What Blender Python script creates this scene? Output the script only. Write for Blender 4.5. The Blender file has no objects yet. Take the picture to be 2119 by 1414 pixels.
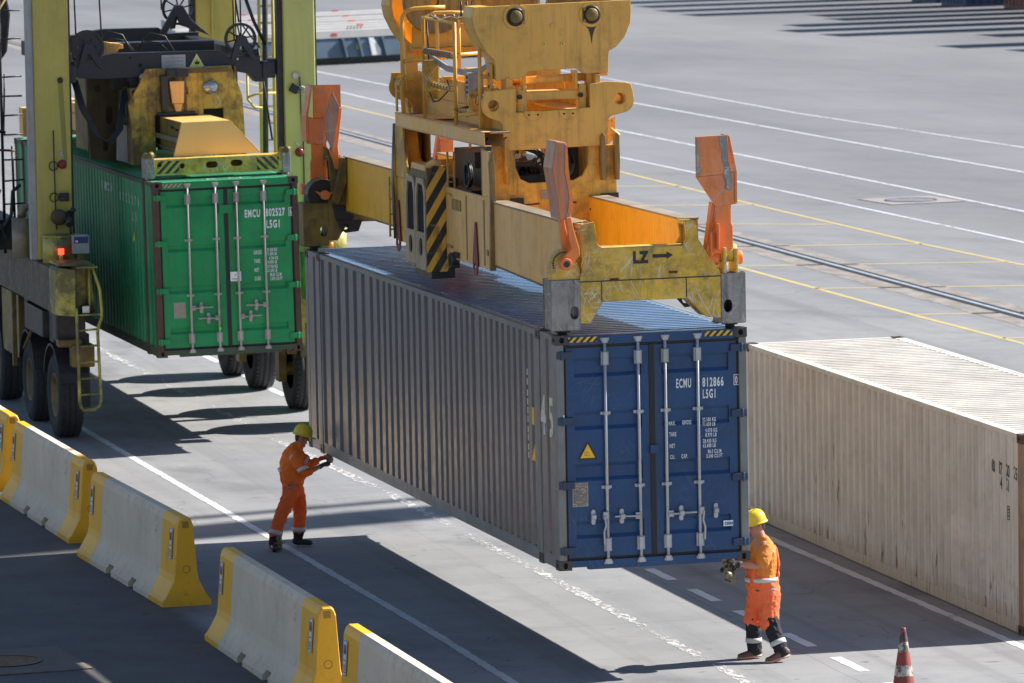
import bpy, bmesh, math, random
from mathutils import Vector, Matrix, Euler
from mathutils.geometry import tessellate_polygon
PI = math.pi
sc = bpy.context.scene
C = sc.collection
random.seed(7)

# ---------------------------------------------------------------- helpers
def empty(name, label=None, cat=None, group=None, loc=(0, 0, 0), rot=(0, 0, 0), parent=None):
    o = bpy.data.objects.new(name, None)
    C.objects.link(o)
    o.location = loc
    o.rotation_euler = rot
    o.empty_display_size = .2
    if parent: o.parent = parent
    return tag(o, label, cat, group)

def tag(o, label=None, cat=None, group=None, kind=None):
    if label: o['label'] = label
    if cat: o['category'] = cat
    if group: o['group'] = group
    if kind: o['kind'] = kind
    return o

def copy_tree(o, parent=None):
    c = o.copy(); C.objects.link(c); c.parent = parent
    for ch in list(o.children):
        copy_tree(ch, c)
    return c

SPLIT = set('running_gear link_post lug_plate guide_shoe strut roller plate_rim bracket bolt_hole keeper_bolt inner_web ladder_bracket thin_pipe underbeam_housing front_cover hanging_plate grey_panel hydraulic_pack engine_block side_rail hoist_girder hoist_rope control_button link_pin eye main_frame headblock_body red_marker yellow_mark lashing_lug scraped_patch corner_pod triangle_face deck flood_lamp black_fitting dark_machinery frame_body vertical_pipe handrail rear_bracket cross_channel cab_floor side_fitting cable_tie loose_wire side_roller'.split())
class MB:
    def __init__(s):
        s.v = []; s.f = []; s.sm = []; s.mi = []; s.cur = 0
    def add(s, vs, fs, smooth=False):
        n = len(s.v)
        s.v += [Vector(v) for v in vs]
        for f in fs:
            s.f.append([i + n for i in f]); s.sm.append(smooth); s.mi.append(s.cur)
        return s
    def box(s, x0, x1, y0, y1, z0, z1, M=None):
        vs = [Vector(p) for p in ((x0,y0,z0),(x1,y0,z0),(x1,y1,z0),(x0,y1,z0),(x0,y0,z1),(x1,y0,z1),(x1,y1,z1),(x0,y1,z1))]
        if M is not None: vs = [M @ v for v in vs]
        return s.add(vs, [(0,3,2,1),(4,5,6,7),(0,1,5,4),(1,2,6,5),(2,3,7,6),(3,0,4,7)])
    def cbox(s, c, d, rot=(0, 0, 0)):
        M = Matrix.Translation(c) @ Euler(rot).to_matrix().to_4x4()
        return s.box(-d[0]/2, d[0]/2, -d[1]/2, d[1]/2, -d[2]/2, d[2]/2, M)
    def prism(s, outer, axis, a0, a1, holes=(), M=None):
        """outline in the two other axes, swept from a0 to a1 along axis ('x': (y,z), 'y': (x,z), 'z': (x,y))"""
        def P(p, a):
            v = Vector((a, p[0], p[1])) if axis == 'x' else Vector((p[0], a, p[1])) if axis == 'y' else Vector((p[0], p[1], a))
            return M @ v if M is not None else v
        rings = [list(outer)] + [list(h) for h in holes]
        flat = [p for r in rings for p in r]
        tris = tessellate_polygon([[Vector((p[0], p[1], 0)) for p in r] for r in rings])
        n = len(flat)
        vs = [P(p, a0) for p in flat] + [P(p, a1) for p in flat]
        fs = [tuple(t) for t in tris] + [tuple(i + n for i in reversed(t)) for t in tris]
        k = 0
        for r in rings:
            m = len(r)
            for i in range(m):
                j = (i + 1) % m
                fs.append((k+i, k+j, k+j+n, k+i+n))
            k += m
        return s.add(vs, fs)
    def cyl(s, p0, p1, r, n=16, r2=None, caps=True):
        p0 = Vector(p0); p1 = Vector(p1); r2 = r if r2 is None else r2
        d = (p1 - p0).normalized()
        a = d.orthogonal().normalized(); b = d.cross(a)
        vs = []
        for p, rr in ((p0, r), (p1, r2)):
            for i in range(n):
                t = 2*PI*i/n
                vs.append(p + (a*math.cos(t) + b*math.sin(t))*rr)
        s.add(vs, [(i, (i+1) % n, (i+1) % n + n, i+n) for i in range(n)], True)
        if caps:
            s.add(vs[:n], [tuple(reversed(range(n)))]); s.add(vs[n:], [tuple(range(n))])
        return s
    def tube(s, pts, r, n=8, close=False):
        pts = [Vector(p) for p in pts]
        m = len(pts); rings = []
        up = None
        for i, p in enumerate(pts):
            if close: t = (pts[(i+1) % m] - pts[i-1]).normalized()
            else: t = ((pts[min(i+1, m-1)] - p).normalized() + (p - pts[max(i-1, 0)]).normalized()).normalized()
            if up is None: up = t.orthogonal().normalized()
            up = (up - t*up.dot(t)).normalized()
            b = t.cross(up)
            k = 1.0
            rings.append([p + (up*math.cos(2*PI*j/n) + b*math.sin(2*PI*j/n))*r*k for j in range(n)])
        vs = [v for q in rings for v in q]
        fs = []
        for i in range(m if close else m-1):
            for j in range(n):
                a = i*n+j; b_ = i*n+(j+1) % n; c = ((i+1) % m)*n
                fs.append((a, b_, c+(j+1) % n, c+j))
        s.add(vs, fs, True)
        if not close:
            s.add(rings[0], [tuple(reversed(range(n)))]); s.add(rings[-1], [tuple(range(n))])
        return s
    def lathe(s, prof, c=(0, 0, 0), axis='z', n=32, close=False):
        c = Vector(c); vs = []
        for (r, h) in prof:
            for j in range(n):
                t = 2*PI*j/n; u = r*math.cos(t); w = r*math.sin(t)
                vs.append(c + (Vector((u, w, h)) if axis == 'z' else Vector((h, u, w)) if axis == 'x' else Vector((u, h, w))))
        m = len(prof); fs = []
        for i in range(m if close else m-1):
            for j in range(n):
                k = ((i+1) % m)*n
                fs.append((i*n+j, i*n+(j+1) % n, k+(j+1) % n, k+j))
        return s.add(vs, fs, True)
    def ball(s, c, r, sc=(1, 1, 1), n=12):
        c = Vector(c); vs = []; fs = []; m = n//2
        for i in range(m+1):
            a = PI*i/m
            for j in range(n):
                t = 2*PI*j/n
                vs.append(c + Vector((r*sc[0]*math.sin(a)*math.cos(t), r*sc[1]*math.sin(a)*math.sin(t), r*sc[2]*math.cos(a))))
        for i in range(m):
            for j in range(n):
                fs.append((i*n+j, (i+1)*n+j, (i+1)*n+(j+1) % n, i*n+(j+1) % n))
        return s.add(vs, fs, True)
    def clusters(s):
        n = len(s.v); up = list(range(n))
        def find(i):
            while up[i] != i: up[i] = up[up[i]]; i = up[i]
            return i
        for f in s.f:
            a = find(f[0])
            for k in f[1:]: up[find(k)] = a
        isl = {}
        for i, v in enumerate(s.v): isl.setdefault(find(i), []).append(i)
        cl = []
        for ids in isl.values():
            lo = [min(s.v[i][k] for i in ids) - .006 for k in range(3)]; hi = [max(s.v[i][k] for i in ids) + .006 for k in range(3)]
            cl.append([lo, hi, set(ids)])
        ch = True
        while ch:
            ch = False
            for a in range(len(cl)):
                for b in range(a+1, len(cl)):
                    A, B = cl[a], cl[b]
                    if all(A[0][k] <= B[1][k] and B[0][k] <= A[1][k] for k in range(3)):
                        A[0] = [min(x, y) for x, y in zip(A[0], B[0])]; A[1] = [max(x, y) for x, y in zip(A[1], B[1])]; A[2] |= B[2]
                        del cl[b]; ch = True; break
                if ch: break
        return [c[2] for c in cl]
    def build(s, name, mat, parent=None, bevel=0, loc=None, fix=True):
        if name in SPLIT and parent is not None:
            cs = s.clusters()
            if len(cs) > 1:
                first = None
                for c in cs:
                    m = MB(); mp = {}
                    for i in sorted(c): mp[i] = len(m.v); m.v.append(s.v[i])
                    for f, sm, mi in zip(s.f, s.sm, s.mi):
                        if f[0] in c: m.f.append([mp[i] for i in f]); m.sm.append(sm); m.mi.append(mi)
                    o = m._build(name, mat, parent, bevel, loc, fix)
                    if hasattr(s, 'off'): o.location = s.off
                    first = first or o
                return first
        return s._build(name, mat, parent, bevel, loc, fix)
    def _build(s, name, mat, parent=None, bevel=0, loc=None, fix=True):
        me = bpy.data.meshes.new(name)
        me.from_pydata([tuple(v) for v in s.v], [], s.f)
        for m in (mat if isinstance(mat, (list, tuple)) else [mat]): me.materials.append(m)
        for p, sm, mi in zip(me.polygons, s.sm, s.mi):
            p.use_smooth = sm; p.material_index = mi
        if fix:
            b = bmesh.new(); b.from_mesh(me)
            bmesh.ops.remove_doubles(b, verts=b.verts, dist=1e-5)
            bmesh.ops.recalc_face_normals(b, faces=b.faces)
            b.to_mesh(me); b.free()
        o = bpy.data.objects.new(name, me); C.objects.link(o)
        if parent: o.parent = parent
        if loc: o.location = loc
        if bevel:
            md = o.modifiers.new('bevel', 'BEVEL'); md.width = bevel; md.segments = 2
            md.limit_method = 'ANGLE'; md.angle_limit = math.radians(35)
            md.harden_normals = False
        return o

def circ(cx, cy, r, n=16, ry=None):
    ry = r if ry is None else ry
    return [(cx + r*math.cos(2*PI*i/n), cy + ry*math.sin(2*PI*i/n)) for i in range(n)]
def slot(cx, cy, w, h, n=6):
    """stadium outline, w wide, h high"""
    out = []
    if w >= h:
        r = h/2
        for i in range(n+1): a = -PI/2 + PI*i/n; out.append((cx + w/2 - r + r*math.cos(a), cy + r*math.sin(a)))
        for i in range(n+1): a = PI/2 + PI*i/n; out.append((cx - w/2 + r + r*math.cos(a), cy + r*math.sin(a)))
    else:
        r = w/2
        for i in range(n+1): a = PI*i/n; out.append((cx + r*math.cos(a), cy + h/2 - r + r*math.sin(a)))
        for i in range(n+1): a = PI + PI*i/n; out.append((cx + r*math.cos(a), cy - h/2 + r + r*math.sin(a)))
    return out
def arc(cx, cy, r, a0, a1, n=8):
    return [(cx + r*math.cos(math.radians(a0 + (a1-a0)*i/n)), cy + r*math.sin(math.radians(a0 + (a1-a0)*i/n))) for i in range(n+1)]

def lettering(txt, h, loc, face, mat, parent=None, xs=.72, name='lettering', align='LEFT', flip=1, bold=0.0, depthfn=None, space=1.22):
    """h = cap height; face '-y' or '-x' (panel the letters are painted on) or '+z'"""
    cu = bpy.data.curves.new(name, 'FONT'); cu.body = txt; cu.size = h/.70
    cu.align_x = align; cu.offset = bold; cu.resolution_u = 3; cu.space_character = space
    o = bpy.data.objects.new(name, cu); C.objects.link(o)
    bpy.context.view_layer.update()
    me = bpy.data.meshes.new_from_object(o.evaluated_get(bpy.context.evaluated_depsgraph_get()))
    C.objects.unlink(o); bpy.data.objects.remove(o); 
    vs = []
    for v in me.vertices:
        x = v.co.x*xs; y = v.co.y
        if face == '-y': vs.append((x, 0, y))
        elif face == '-x': vs.append((0, -x, y))
        else: vs.append((x, y, 0))
    fs = [tuple(p.vertices) for p in me.polygons]
    bpy.data.meshes.remove(me)
    L = Vector(loc)
    m = MB(); m.add([L + Vector(v) for v in vs], fs)
    if depthfn:
        for v in m.v: v.x = depthfn(v.y)
    o = m.build(name, mat, parent, fix=False)
    return o

# ---------------------------------------------------------------- materials
def rgb(c): return (c[0], c[1], c[2], 1)
class Mat:
    def __init__(s, name, coord='Object'):
        s.m = bpy.data.materials.new(name); s.m.use_nodes = True
        s.t = s.m.node_tree; s.n = s.t.nodes; s.l = s.t.links
        s.b = s.n['Principled BSDF']
        tc = s.n.new('ShaderNodeTexCoord'); s.co = tc.outputs[coord]
    def mapped(s, sc_=(1, 1, 1), loc=(0, 0, 0), rot=(0, 0, 0)):
        co = s.co
        if any(rot): m0 = s.n.new('ShaderNodeMapping'); s.l.new(co, m0.inputs[0]); m0.inputs['Rotation'].default_value = rot; co = m0.outputs[0]
        mp = s.n.new('ShaderNodeMapping'); s.l.new(co, mp.inputs[0])
        mp.inputs['Scale'].default_value = sc_; mp.inputs['Location'].default_value = loc
        return mp.outputs[0]
    def noise(s, scale=5, detail=4, rough=.6, stretch=None, loc=(0, 0, 0), rot=(0, 0, 0), dist=0):
        nz = s.n.new('ShaderNodeTexNoise'); nz.inputs['Scale'].default_value = scale
        nz.inputs['Detail'].default_value = detail; nz.inputs['Roughness'].default_value = rough; nz.inputs['Distortion'].default_value = dist
        s.l.new(s.mapped(stretch or (1, 1, 1), loc, rot), nz.inputs['Vector'])
        return nz.outputs[0]
    def ramp(s, f, a, b, lo=0, hi=1):
        r = s.n.new('ShaderNodeMapRange'); r.inputs[1].default_value = a; r.inputs[2].default_value = b
        r.inputs[3].default_value = lo; r.inputs[4].default_value = hi; s.l.new(f, r.inputs[0]); return r.outputs[0]
    def math(s, op, a, b=None, c=None):
        m = s.n.new('ShaderNodeMath'); m.operation = op
        for i, v in enumerate((a, b, c)):
            if v is None: continue
            if isinstance(v, (int, float)): m.inputs[i].default_value = v
            else: s.l.new(v, m.inputs[i])
        return m.outputs[0]
    def mix(s, f, a, b, mode='MIX'):
        m = s.n.new('ShaderNodeMix'); m.data_type = 'RGBA'; m.blend_type = mode
        for i, v in ((0, f), (6, a), (7, b)):
            if isinstance(v, (int, float)): m.inputs[i].default_value = v
            elif isinstance(v, tuple): m.inputs[i].default_value = rgb(v)
            else: s.l.new(v, m.inputs[i])
        return m.outputs[2]
    def xyz(s, vec=None):
        x = s.n.new('ShaderNodeSeparateXYZ'); s.l.new(vec or s.co, x.inputs[0]); return x.outputs
    def set(s, name, v):
        i = s.b.inputs[name]
        if isinstance(v, tuple): i.default_value = rgb(v)
        elif isinstance(v, (int, float)): i.default_value = v
        else: s.l.new(v, i)
    def bump(s, h, strength=.2, dist=.01):
        b = s.n.new('ShaderNodeBump'); b.inputs['Strength'].default_value = strength; b.inputs['Distance'].default_value = dist
        s.l.new(h, b.inputs['Height']); s.l.new(b.outputs[0], s.b.inputs['Normal'])

def paint(name, base, var=.18, dirt=.35, dirtc=(.06, .05, .045), rust=.15, scratch=0, rough=.45, streak=.35, rustc=(.13, .05, .022), metal=0, seed=0, fade=None, scr_c=(.45, .45, .43), fine=1.0, grime=0, smear=0, smearc=(.4, .3, .2), edge=.6, edgec=(.10, .06, .04), er=.018, runs=0):
    m = Mat(name)
    L = (seed*3.1, seed*1.7, seed*2.3)
    n1 = m.noise(1.3, 5, .6, loc=L)
    c = m.mix(m.ramp(n1, .3, .7), tuple(x*(1-var) for x in base), tuple(min(1, x*(1+var)) for x in base))
    if fade:
        c = m.mix(m.ramp(m.noise(.9, 3, .5, loc=(L[0]+9, 2, 3)), .42, .68, 0, .8), c, fade)
    if smear:
        c = m.mix(m.ramp(m.noise(1.0, 6, .65, stretch=(9, 9, .7), loc=(L[0]+2, 7, 1)), .42, .66, 0, smear), c, smearc)
    if streak:
        st = m.noise(1.0, 6, .65, stretch=(14, 14, .9), loc=L)
        c = m.mix(m.ramp(st, .5, .78, 0, streak), c, dirtc)
    if dirt:
        d = m.noise(3.2*fine, 9, .72, loc=(L[0]+5, 1, 4))
        c = m.mix(m.ramp(d, .5, .72, 0, dirt), c, dirtc)
    if grime:
        d = m.noise(1.1, 9, .75, loc=(L[0]+15, 1, 8))
        c = m.mix(m.ramp(d, .46, .56, 0, grime), c, (.028, .026, .025))
    rm = None
    if rust:
        r = m.noise(4.5*fine, 12, .78, loc=(L[0]+2, 8, 1))
        r2 = m.noise(1.1, 3, .5, loc=(L[0], 3, 7))
        rr = m.math('ADD', r, m.math('MULTIPLY', r2, .35))
        rm = m.ramp(rr, .93 - rust*.25, .97 - rust*.25)
        c = m.mix(rm, c, m.mix(m.noise(20, 4), rustc, tuple(x*2.2 for x in rustc)))
    if scratch:
        tot = None
        for k, (rot, stv) in enumerate((((.1, .08, 0), (1.6, 1.6, 20)), ((.5, .8, .1), (1.5, 1.5, 24)), ((-.6, -.95, 0), (1.4, 1.4, 26)), ((.2, 1.4, .2), (1.8, 1.8, 22)))):
            q = m.noise(1.6, 7, .7, stretch=stv, rot=rot, loc=(L[0]+k*11, k*5, k), dist=.9)
            q = m.ramp(q, .59, .625)
            tot = q if tot is None else m.math('MAXIMUM', tot, q)
        g = m.ramp(m.noise(1.7, 3, .6, loc=(L[0], 4, 4)), .4, .6)
        c = m.mix(m.math('MULTIPLY', m.math('MULTIPLY', tot, g), scratch), c, scr_c)
    if runs:
        z_ = m.xyz()[2]
        rn = m.noise(1.0, 7, .7, stretch=(17, 17, 1.3), loc=(L[0]+4, 3, 9))
        rn = m.math('ADD', rn, m.ramp(z_, .0, 2.4, .07, -.06))
        c = m.mix(m.ramp(rn, .635, .665, 0, runs), c, (.17, .075, .03))
        c = m.mix(m.ramp(m.math('ADD', z_, m.math('MULTIPLY', m.noise(6, 6, .7), .25)), .50, .22, 0, .45), c, (.33, .25, .15))
    if edge:
        bv = m.n.new('ShaderNodeBevel'); bv.samples = 4; bv.inputs['Radius'].default_value = er
        ge = m.n.new('ShaderNodeNewGeometry'); vm = m.n.new('ShaderNodeVectorMath'); vm.operation = 'DOT_PRODUCT'
        m.l.new(bv.outputs[0], vm.inputs[0]); m.l.new(ge.outputs['Normal'], vm.inputs[1])
        em = m.ramp(vm.outputs['Value'], .985, .86, 0, 1)
        en = m.ramp(m.math('ADD', m.noise(11, 8, .75, loc=(L[0]+1, 9, 2)), m.math('MULTIPLY', em, .24)), .56, .64)
        c = m.mix(m.math('MULTIPLY', m.math('MULTIPLY', em, en), edge), c, edgec)
    m.set('Base Color', c)
    rg = m.ramp(m.noise(7, 6, .7), .3, .8, rough*.75, min(1, rough*1.35))
    if rm is not None: rg = m.math('MAXIMUM', rg, m.math('MULTIPLY', rm, .85))
    m.set('Roughness', rg); m.set('Metallic', metal)
    m.bump(m.noise(9, 8, .7), .12, .01)
    return m.m

def plain(name, c, rough=.6, metal=0, var=.15, scale=6, emit=None, bump=0):
    m = Mat(name)
    n = m.noise(scale, 5, .6)
    m.set('Base Color', m.mix(m.ramp(n, .3, .7), tuple(x*(1-var) for x in c), tuple(min(1, x*(1+var)) for x in c)))
    m.set('Roughness', rough); m.set('Metallic', metal)
    if bump: m.bump(m.noise(scale*3, 6, .7), bump, .01)
    if emit: m.set('Emission Color', c); m.set('Emission Strength', emit)
    return m.m

M = {}
M['blue'] = paint('blue_paint', (.007, .055, .165), dirt=.22, rust=.04, rough=.38, streak=.25, dirtc=(.05, .055, .06), scratch=.25, scr_c=(.12, .18, .28))
M['blue_side'] = paint('dusty_blue_side', (.17, .165, .175), var=.12, dirt=.35, rust=.05, rough=.36, streak=.4, edge=.0, dirtc=(.125, .105, .09), scratch=.15, scr_c=(.25, .25, .27))
M['blue_roof'] = paint('blue_roof', (.10, .19, .34), dirt=.3, rust=.1, rough=.3, streak=0)
M['grey_post'] = paint('worn_grey_post', (.20, .21, .205), dirt=.4, rust=.28, rough=.5, dirtc=(.1, .09, .07))
M['green'] = paint('green_paint', (.006, .27, .080), dirt=.3, rust=.22, rough=.42, streak=.3, dirtc=(.02, .08, .04), scratch=.2, scr_c=(.1, .35, .2))
M['green_side'] = paint('green_side_paint', (.012, .24, .10), dirt=.35, rust=.12, rough=.4, streak=.5, dirtc=(.03, .07, .045))
M['green_roof'] = paint('green_roof_paint', (.05, .34, .17), dirt=.3, rust=.15, rough=.45, streak=0)
M['beige'] = paint('beige_paint', (.62, .61, .555), var=.10, dirt=.45, rust=.24, edge=.7, edgec=(.22, .12, .06), smear=.0, runs=.9, rough=.5, streak=.6, dirtc=(.40, .345, .26), rustc=(.15, .07, .03))
M['beige_roof'] = paint('beige_roof_paint', (.62, .59, .53), dirt=.4, rust=.26, rough=.5, streak=0, dirtc=(.3, .24, .17))
M['rusty'] = paint('rusty_steel', (.085, .05, .032), dirt=.5, rust=.4, rough=.75, streak=.3, dirtc=(.03, .025, .02))
M['frame_green'] = paint('rusty_green_frame', (.045, .075, .045), dirt=.6, rust=.45, rough=.6, streak=.4)
M['frame_blue'] = paint('dark_blue_frame', (.022, .05, .11), dirt=.5, rust=.32, rough=.5, streak=.4)
M['casting'] = paint('corner_casting_steel', (.06, .058, .056), dirt=.5, rust=.35, rough=.6)
M['casting_brown'] = paint('rusty_casting_steel', (.085, .05, .035), dirt=.5, rust=.5, rough=.7)
M['gasket'] = plain('black_rubber_gasket', (.018, .018, .018), .6)
M['galv'] = paint('galvanised_bar', (.46, .48, .50), dirt=.3, rust=.06, rough=.42, metal=.25, streak=.2, dirtc=(.2, .19, .18))
M['galv_dirty'] = paint('dirty_galvanised_bar', (.42, .40, .37), dirt=.5, rust=.3, rough=.5, metal=.1, dirtc=(.16, .12, .08))
M['white'] = plain('white_letter_paint', (.80, .81, .80), .55, var=.08, scale=14)
M['cream'] = plain('cream_decal', (.72, .66, .55), .5, var=.1)
M['white_worn'] = plain('worn_white_letters', (.62, .72, .66), .6, var=.25, scale=30)
M['black'] = plain('black_paint', (.018, .018, .02), .5)
M['void'] = plain('inside_shade_black', (.006, .006, .006), .9)  # near-black for holes and openings, their inner shade put into the colour
M['dblack'] = plain('black_letter_paint', (.03, .03, .03), .6, var=.4, scale=20)
M['plate'] = plain('csc_plate_metal', (.33, .30, .26), .4, .3, var=.2, scale=40)
M['decal_y'] = plain('yellow_decal', (.85, .50, .03), .5)
M['hb'] = paint('mustard_machine_paint', (.84, .455, .085), var=.08, dirt=.4, rust=.09, rough=.42, streak=.45, dirtc=(.14, .08, .03), scratch=.12)
M['yel'] = paint('worn_yellow_paint', (.80, .43, .06), var=.12, dirt=.45, rust=.22, rough=.45, streak=.7, dirtc=(.06, .04, .025), seed=1, grime=.4, edge=1.0)
M['beam'] = paint('faded_yellow_beam', (.95, .48, .10), var=.1, dirt=.35, rust=.16, rough=.4, streak=.45, dirtc=(.28, .14, .06), seed=2, edge=1.0, fade=(.98, .56, .20), smear=.5, smearc=(.98, .64, .33), scratch=.2)
M['beam2'] = paint('bright_yellow_beam', (.98, .48, .02), var=.06, dirt=.3, rust=.08, rough=.38, streak=.35, dirtc=(.13, .07, .02), seed=3)
M['endbeam'] = paint('scratched_yellow_paint', (.78, .48, .045), var=.12, dirt=.75, fine=1.6, rust=.30, grime=.35, edge=1.0, rough=.45, streak=.3, dirtc=(.11, .10, .07), scratch=1.0, seed=4, scr_c=(.62, .66, .62))
M['pod'] = paint('scuffed_bare_steel', (.30, .285, .27), var=.35, dirt=.6, rust=.3, rough=.42, metal=.45, streak=.85, dirtc=(.05, .045, .04), scratch=.9, seed=5, scr_c=(.55, .55, .55))
M['flip'] = paint('orange_flipper_paint', (.98, .25, .05), var=.1, dirt=.3, rust=.1, rough=.42, streak=.2, dirtc=(.25, .08, .03), scratch=.4, seed=6, scr_c=(.45, .36, .30))
M['yel_grim'] = paint('grimy_yellow_paint', (.60, .38, .05), var=.2, dirt=.7, rust=.3, rough=.45, streak=.8, dirtc=(.05, .035, .02), seed=24, grime=.75, edge=1.0)
M['flip_scr'] = paint('scratched_orange_flipper', (.98, .25, .05), var=.1, dirt=.35, rust=.18, rough=.42, streak=.3, dirtc=(.25, .08, .03), scratch=1.0, seed=16, scr_c=(.50, .42, .36), smear=.35, smearc=(.30, .26, .24))
M['twin'] = paint('scuffed_tan_steel', (.42, .30, .15), var=.3, dirt=.6, rust=.35, rough=.45, streak=.6, dirtc=(.07, .05, .03), scratch=.8, seed=17, smear=.5, smearc=(.5, .45, .38))
M['flip_worn'] = paint('scraped_orange_steel', (.62, .20, .08), var=.15, dirt=.4, rust=.2, rough=.4, streak=.6, smear=.95, smearc=(.34, .32, .30), dirtc=(.12, .08, .06), scratch=.8, seed=7)
M['blackcover'] = plain('black_cast_iron', (.06, .06, .065), .6, 0, var=.5, scale=9, bump=.5)
M['greasy'] = paint('greasy_black_steel', (.028, .026, .024), var=.3, dirt=.3, rust=.12, rough=.5, seed=8)
M['greasy_y'] = paint('greasy_yellow_steel', (.25, .16, .03), var=.25, dirt=.7, rust=.35, rough=.5, streak=.6, seed=9, dirtc=(.03, .025, .02), grime=.5)
M['sc_yel'] = paint('carrier_yellow_paint', (.52, .43, .10), var=.08, dirt=.22, rust=.03, rough=.5, streak=.25, dirtc=(.16, .13, .04), seed=10)
M['sc_yel2'] = paint('carrier_scuffed_yellow', (.52, .46, .09), var=.1, dirt=.4, rust=.2, rough=.5, streak=.3, dirtc=(.08, .06, .04), seed=11, grime=.75, scratch=.5)
M['sc_yel_lit'] = paint('carrier_yellow_sunlit_tone', (.56, .54, .17), var=.06, dirt=.15, rust=.02, rough=.45, streak=.18, dirtc=(.2, .2, .08), seed=12)  # lighter copy of the carrier yellow, sunlight put into the colour
M['sc_dirty'] = paint('carrier_blackened_paint', (.028, .026, .032), var=.4, dirt=.5, rust=.1, rough=.55, streak=.4, smear=.8, smearc=(.22, .18, .055), dirtc=(.02, .02, .025), seed=13, grime=.6)
M['navy'] = paint('black_blue_steel', (.022, .024, .036), var=.15, dirt=.3, rust=.03, rough=.42, streak=.1, dirtc=(.012, .012, .015), seed=14)
M['dark'] = plain('dark_machinery', (.03, .03, .032), .5, var=.4)
M['dark_tread'] = plain('tyre_rubber', (.032, .032, .035), .82, var=.25, scale=20, bump=.3)
M['rim'] = paint('dusty_yellow_rim', (.23, .17, .07), dirt=.7, rust=.35, rough=.6, seed=15)
M['grey'] = paint('light_grey_box', (.42, .42, .42), dirt=.2, rust=.03, rough=.45)
M['steel'] = plain('bright_steel', (.45, .46, .48), .3, .9, var=.2)
M['cable'] = plain('black_cable', (.022, .022, .024), .45)
M['tan'] = paint('sand_yellow_cover', (.86, .56, .20), var=.03, dirt=.05, rust=0, rough=.5, streak=.05)
M['redpl'] = plain('dark_red_plate', (.20, .025, .02), .5)
M['redlamp'] = plain('red_beacon', (1.0, .07, .03), .3, emit=1.3)
M['redlens'] = plain('red_lens', (.22, .02, .03), .25)
M['lens'] = plain('headlamp_glass', (.65, .68, .70), .12, .4)
M['glass'] = plain('chrome_glass', (.4, .42, .45), .15, .6)

def stripes(name, c1, c2, pitch, slope, axis, wear=.4, seed=0, frac=.5):
    """diagonal hazard stripes; axis = horizontal axis index of the panel"""
    m = Mat(name); x = m.xyz()
    s_ = m.math('ADD', x[axis], m.math('MULTIPLY', x[2], slope))
    f = m.math('FRACT', m.math('DIVIDE', s_, pitch))
    e = m.math('GREATER_THAN', f, frac)
    c = m.mix(e, c1, c2)
    w = m.ramp(m.noise(5, 9, .75, loc=(seed, 2, 0)), .55, .6, 0, wear)
    c = m.mix(w, c, (.13, .08, .05))
    c = m.mix(m.ramp(m.noise(2, 6, .7, stretch=(1, 1, 8), loc=(seed, 0, 5)), .6, .66, 0, wear), c, (.35, .30, .22))
    m.set('Base Color', c); m.set('Roughness', .5); m.bump(m.noise(10, 6), .1, .01)
    return m.m
M['hz_small'] = stripes('hazard_sticker', (.80, .48, .04), (.02, .02, .02), .085, -1.0, 0, wear=.1)
M['hz_flap'] = stripes('hazard_flap', (.86, .47, .06), (.035, .033, .033), .21, -.62, 0, wear=.55, frac=.48)
M['hz_green'] = stripes('hazard_green_left', (.52, .38, .06), (.03, .03, .03), .135, -1.0, 0, wear=.6, frac=.5)
M['hz_green2'] = stripes('hazard_green_right', (.52, .38, .06), (.03, .03, .03), .135, 1.0, 0, wear=.5, frac=.5)

def concrete(name, c, rough=.8, stain=.25, var=.08):
    m = Mat(name)
    b = m.mix(m.ramp(m.noise(1.2, 5, .6), .3, .7), tuple(x*(1-var) for x in c), tuple(x*(1+var) for x in c))
    b = m.mix(m.ramp(m.noise(1, 6, .7, stretch=(6, 6, .8)), .52, .8, 0, stain), b, tuple(x*.55 for x in c))
    b = m.mix(m.ramp(m.noise(40, 3, .5), .66, .72, 0, .5), b, tuple(x*.4 for x in c))
    b = m.mix(m.ramp(m.noise(2.2, 9, .75, loc=(4, 4, 4)), .56, .68, 0, .45), b, tuple(x*.55 for x in c))
    b = m.mix(m.ramp(m.noise(1.6, 9, .75, stretch=(2, 1, 3), loc=(8, 4, 1)), .60, .66, 0, .5), b, tuple(x*.42 for x in c))
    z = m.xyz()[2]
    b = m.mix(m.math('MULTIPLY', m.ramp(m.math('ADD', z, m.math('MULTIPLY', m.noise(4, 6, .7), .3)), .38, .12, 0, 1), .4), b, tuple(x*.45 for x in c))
    bv = m.n.new('ShaderNodeBevel'); bv.samples = 4; bv.inputs['Radius'].default_value = .02
    ge = m.n.new('ShaderNodeNewGeometry'); vm = m.n.new('ShaderNodeVectorMath'); vm.operation = 'DOT_PRODUCT'
    m.l.new(bv.outputs[0], vm.inputs[0]); m.l.new(ge.outputs['Normal'], vm.inputs[1])
    b = m.mix(m.math('MULTIPLY', m.ramp(vm.outputs['Value'], .98, .86, 0, 1), m.ramp(m.noise(9, 8, .75), .48, .56, 0, .7)), b, (.33, .30, .27))
    m.set('Base Color', b); m.set('Roughness', rough); m.bump(m.noise(25, 6, .7), .25, .004)
    return m.m
M['conc'] = concrete('barrier_concrete', (.76, .60, .445), .8, .4)
M['conc_y'] = concrete('barrier_yellow_paint', (.99, .48, .016), .5, .28, .07)
M['slab'] = concrete('manhole_slab_concrete', (.17, .15, .12), .9)
M['slab_pale'] = concrete('pale_slab_concrete', (.42, .39, .37), .9)
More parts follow.
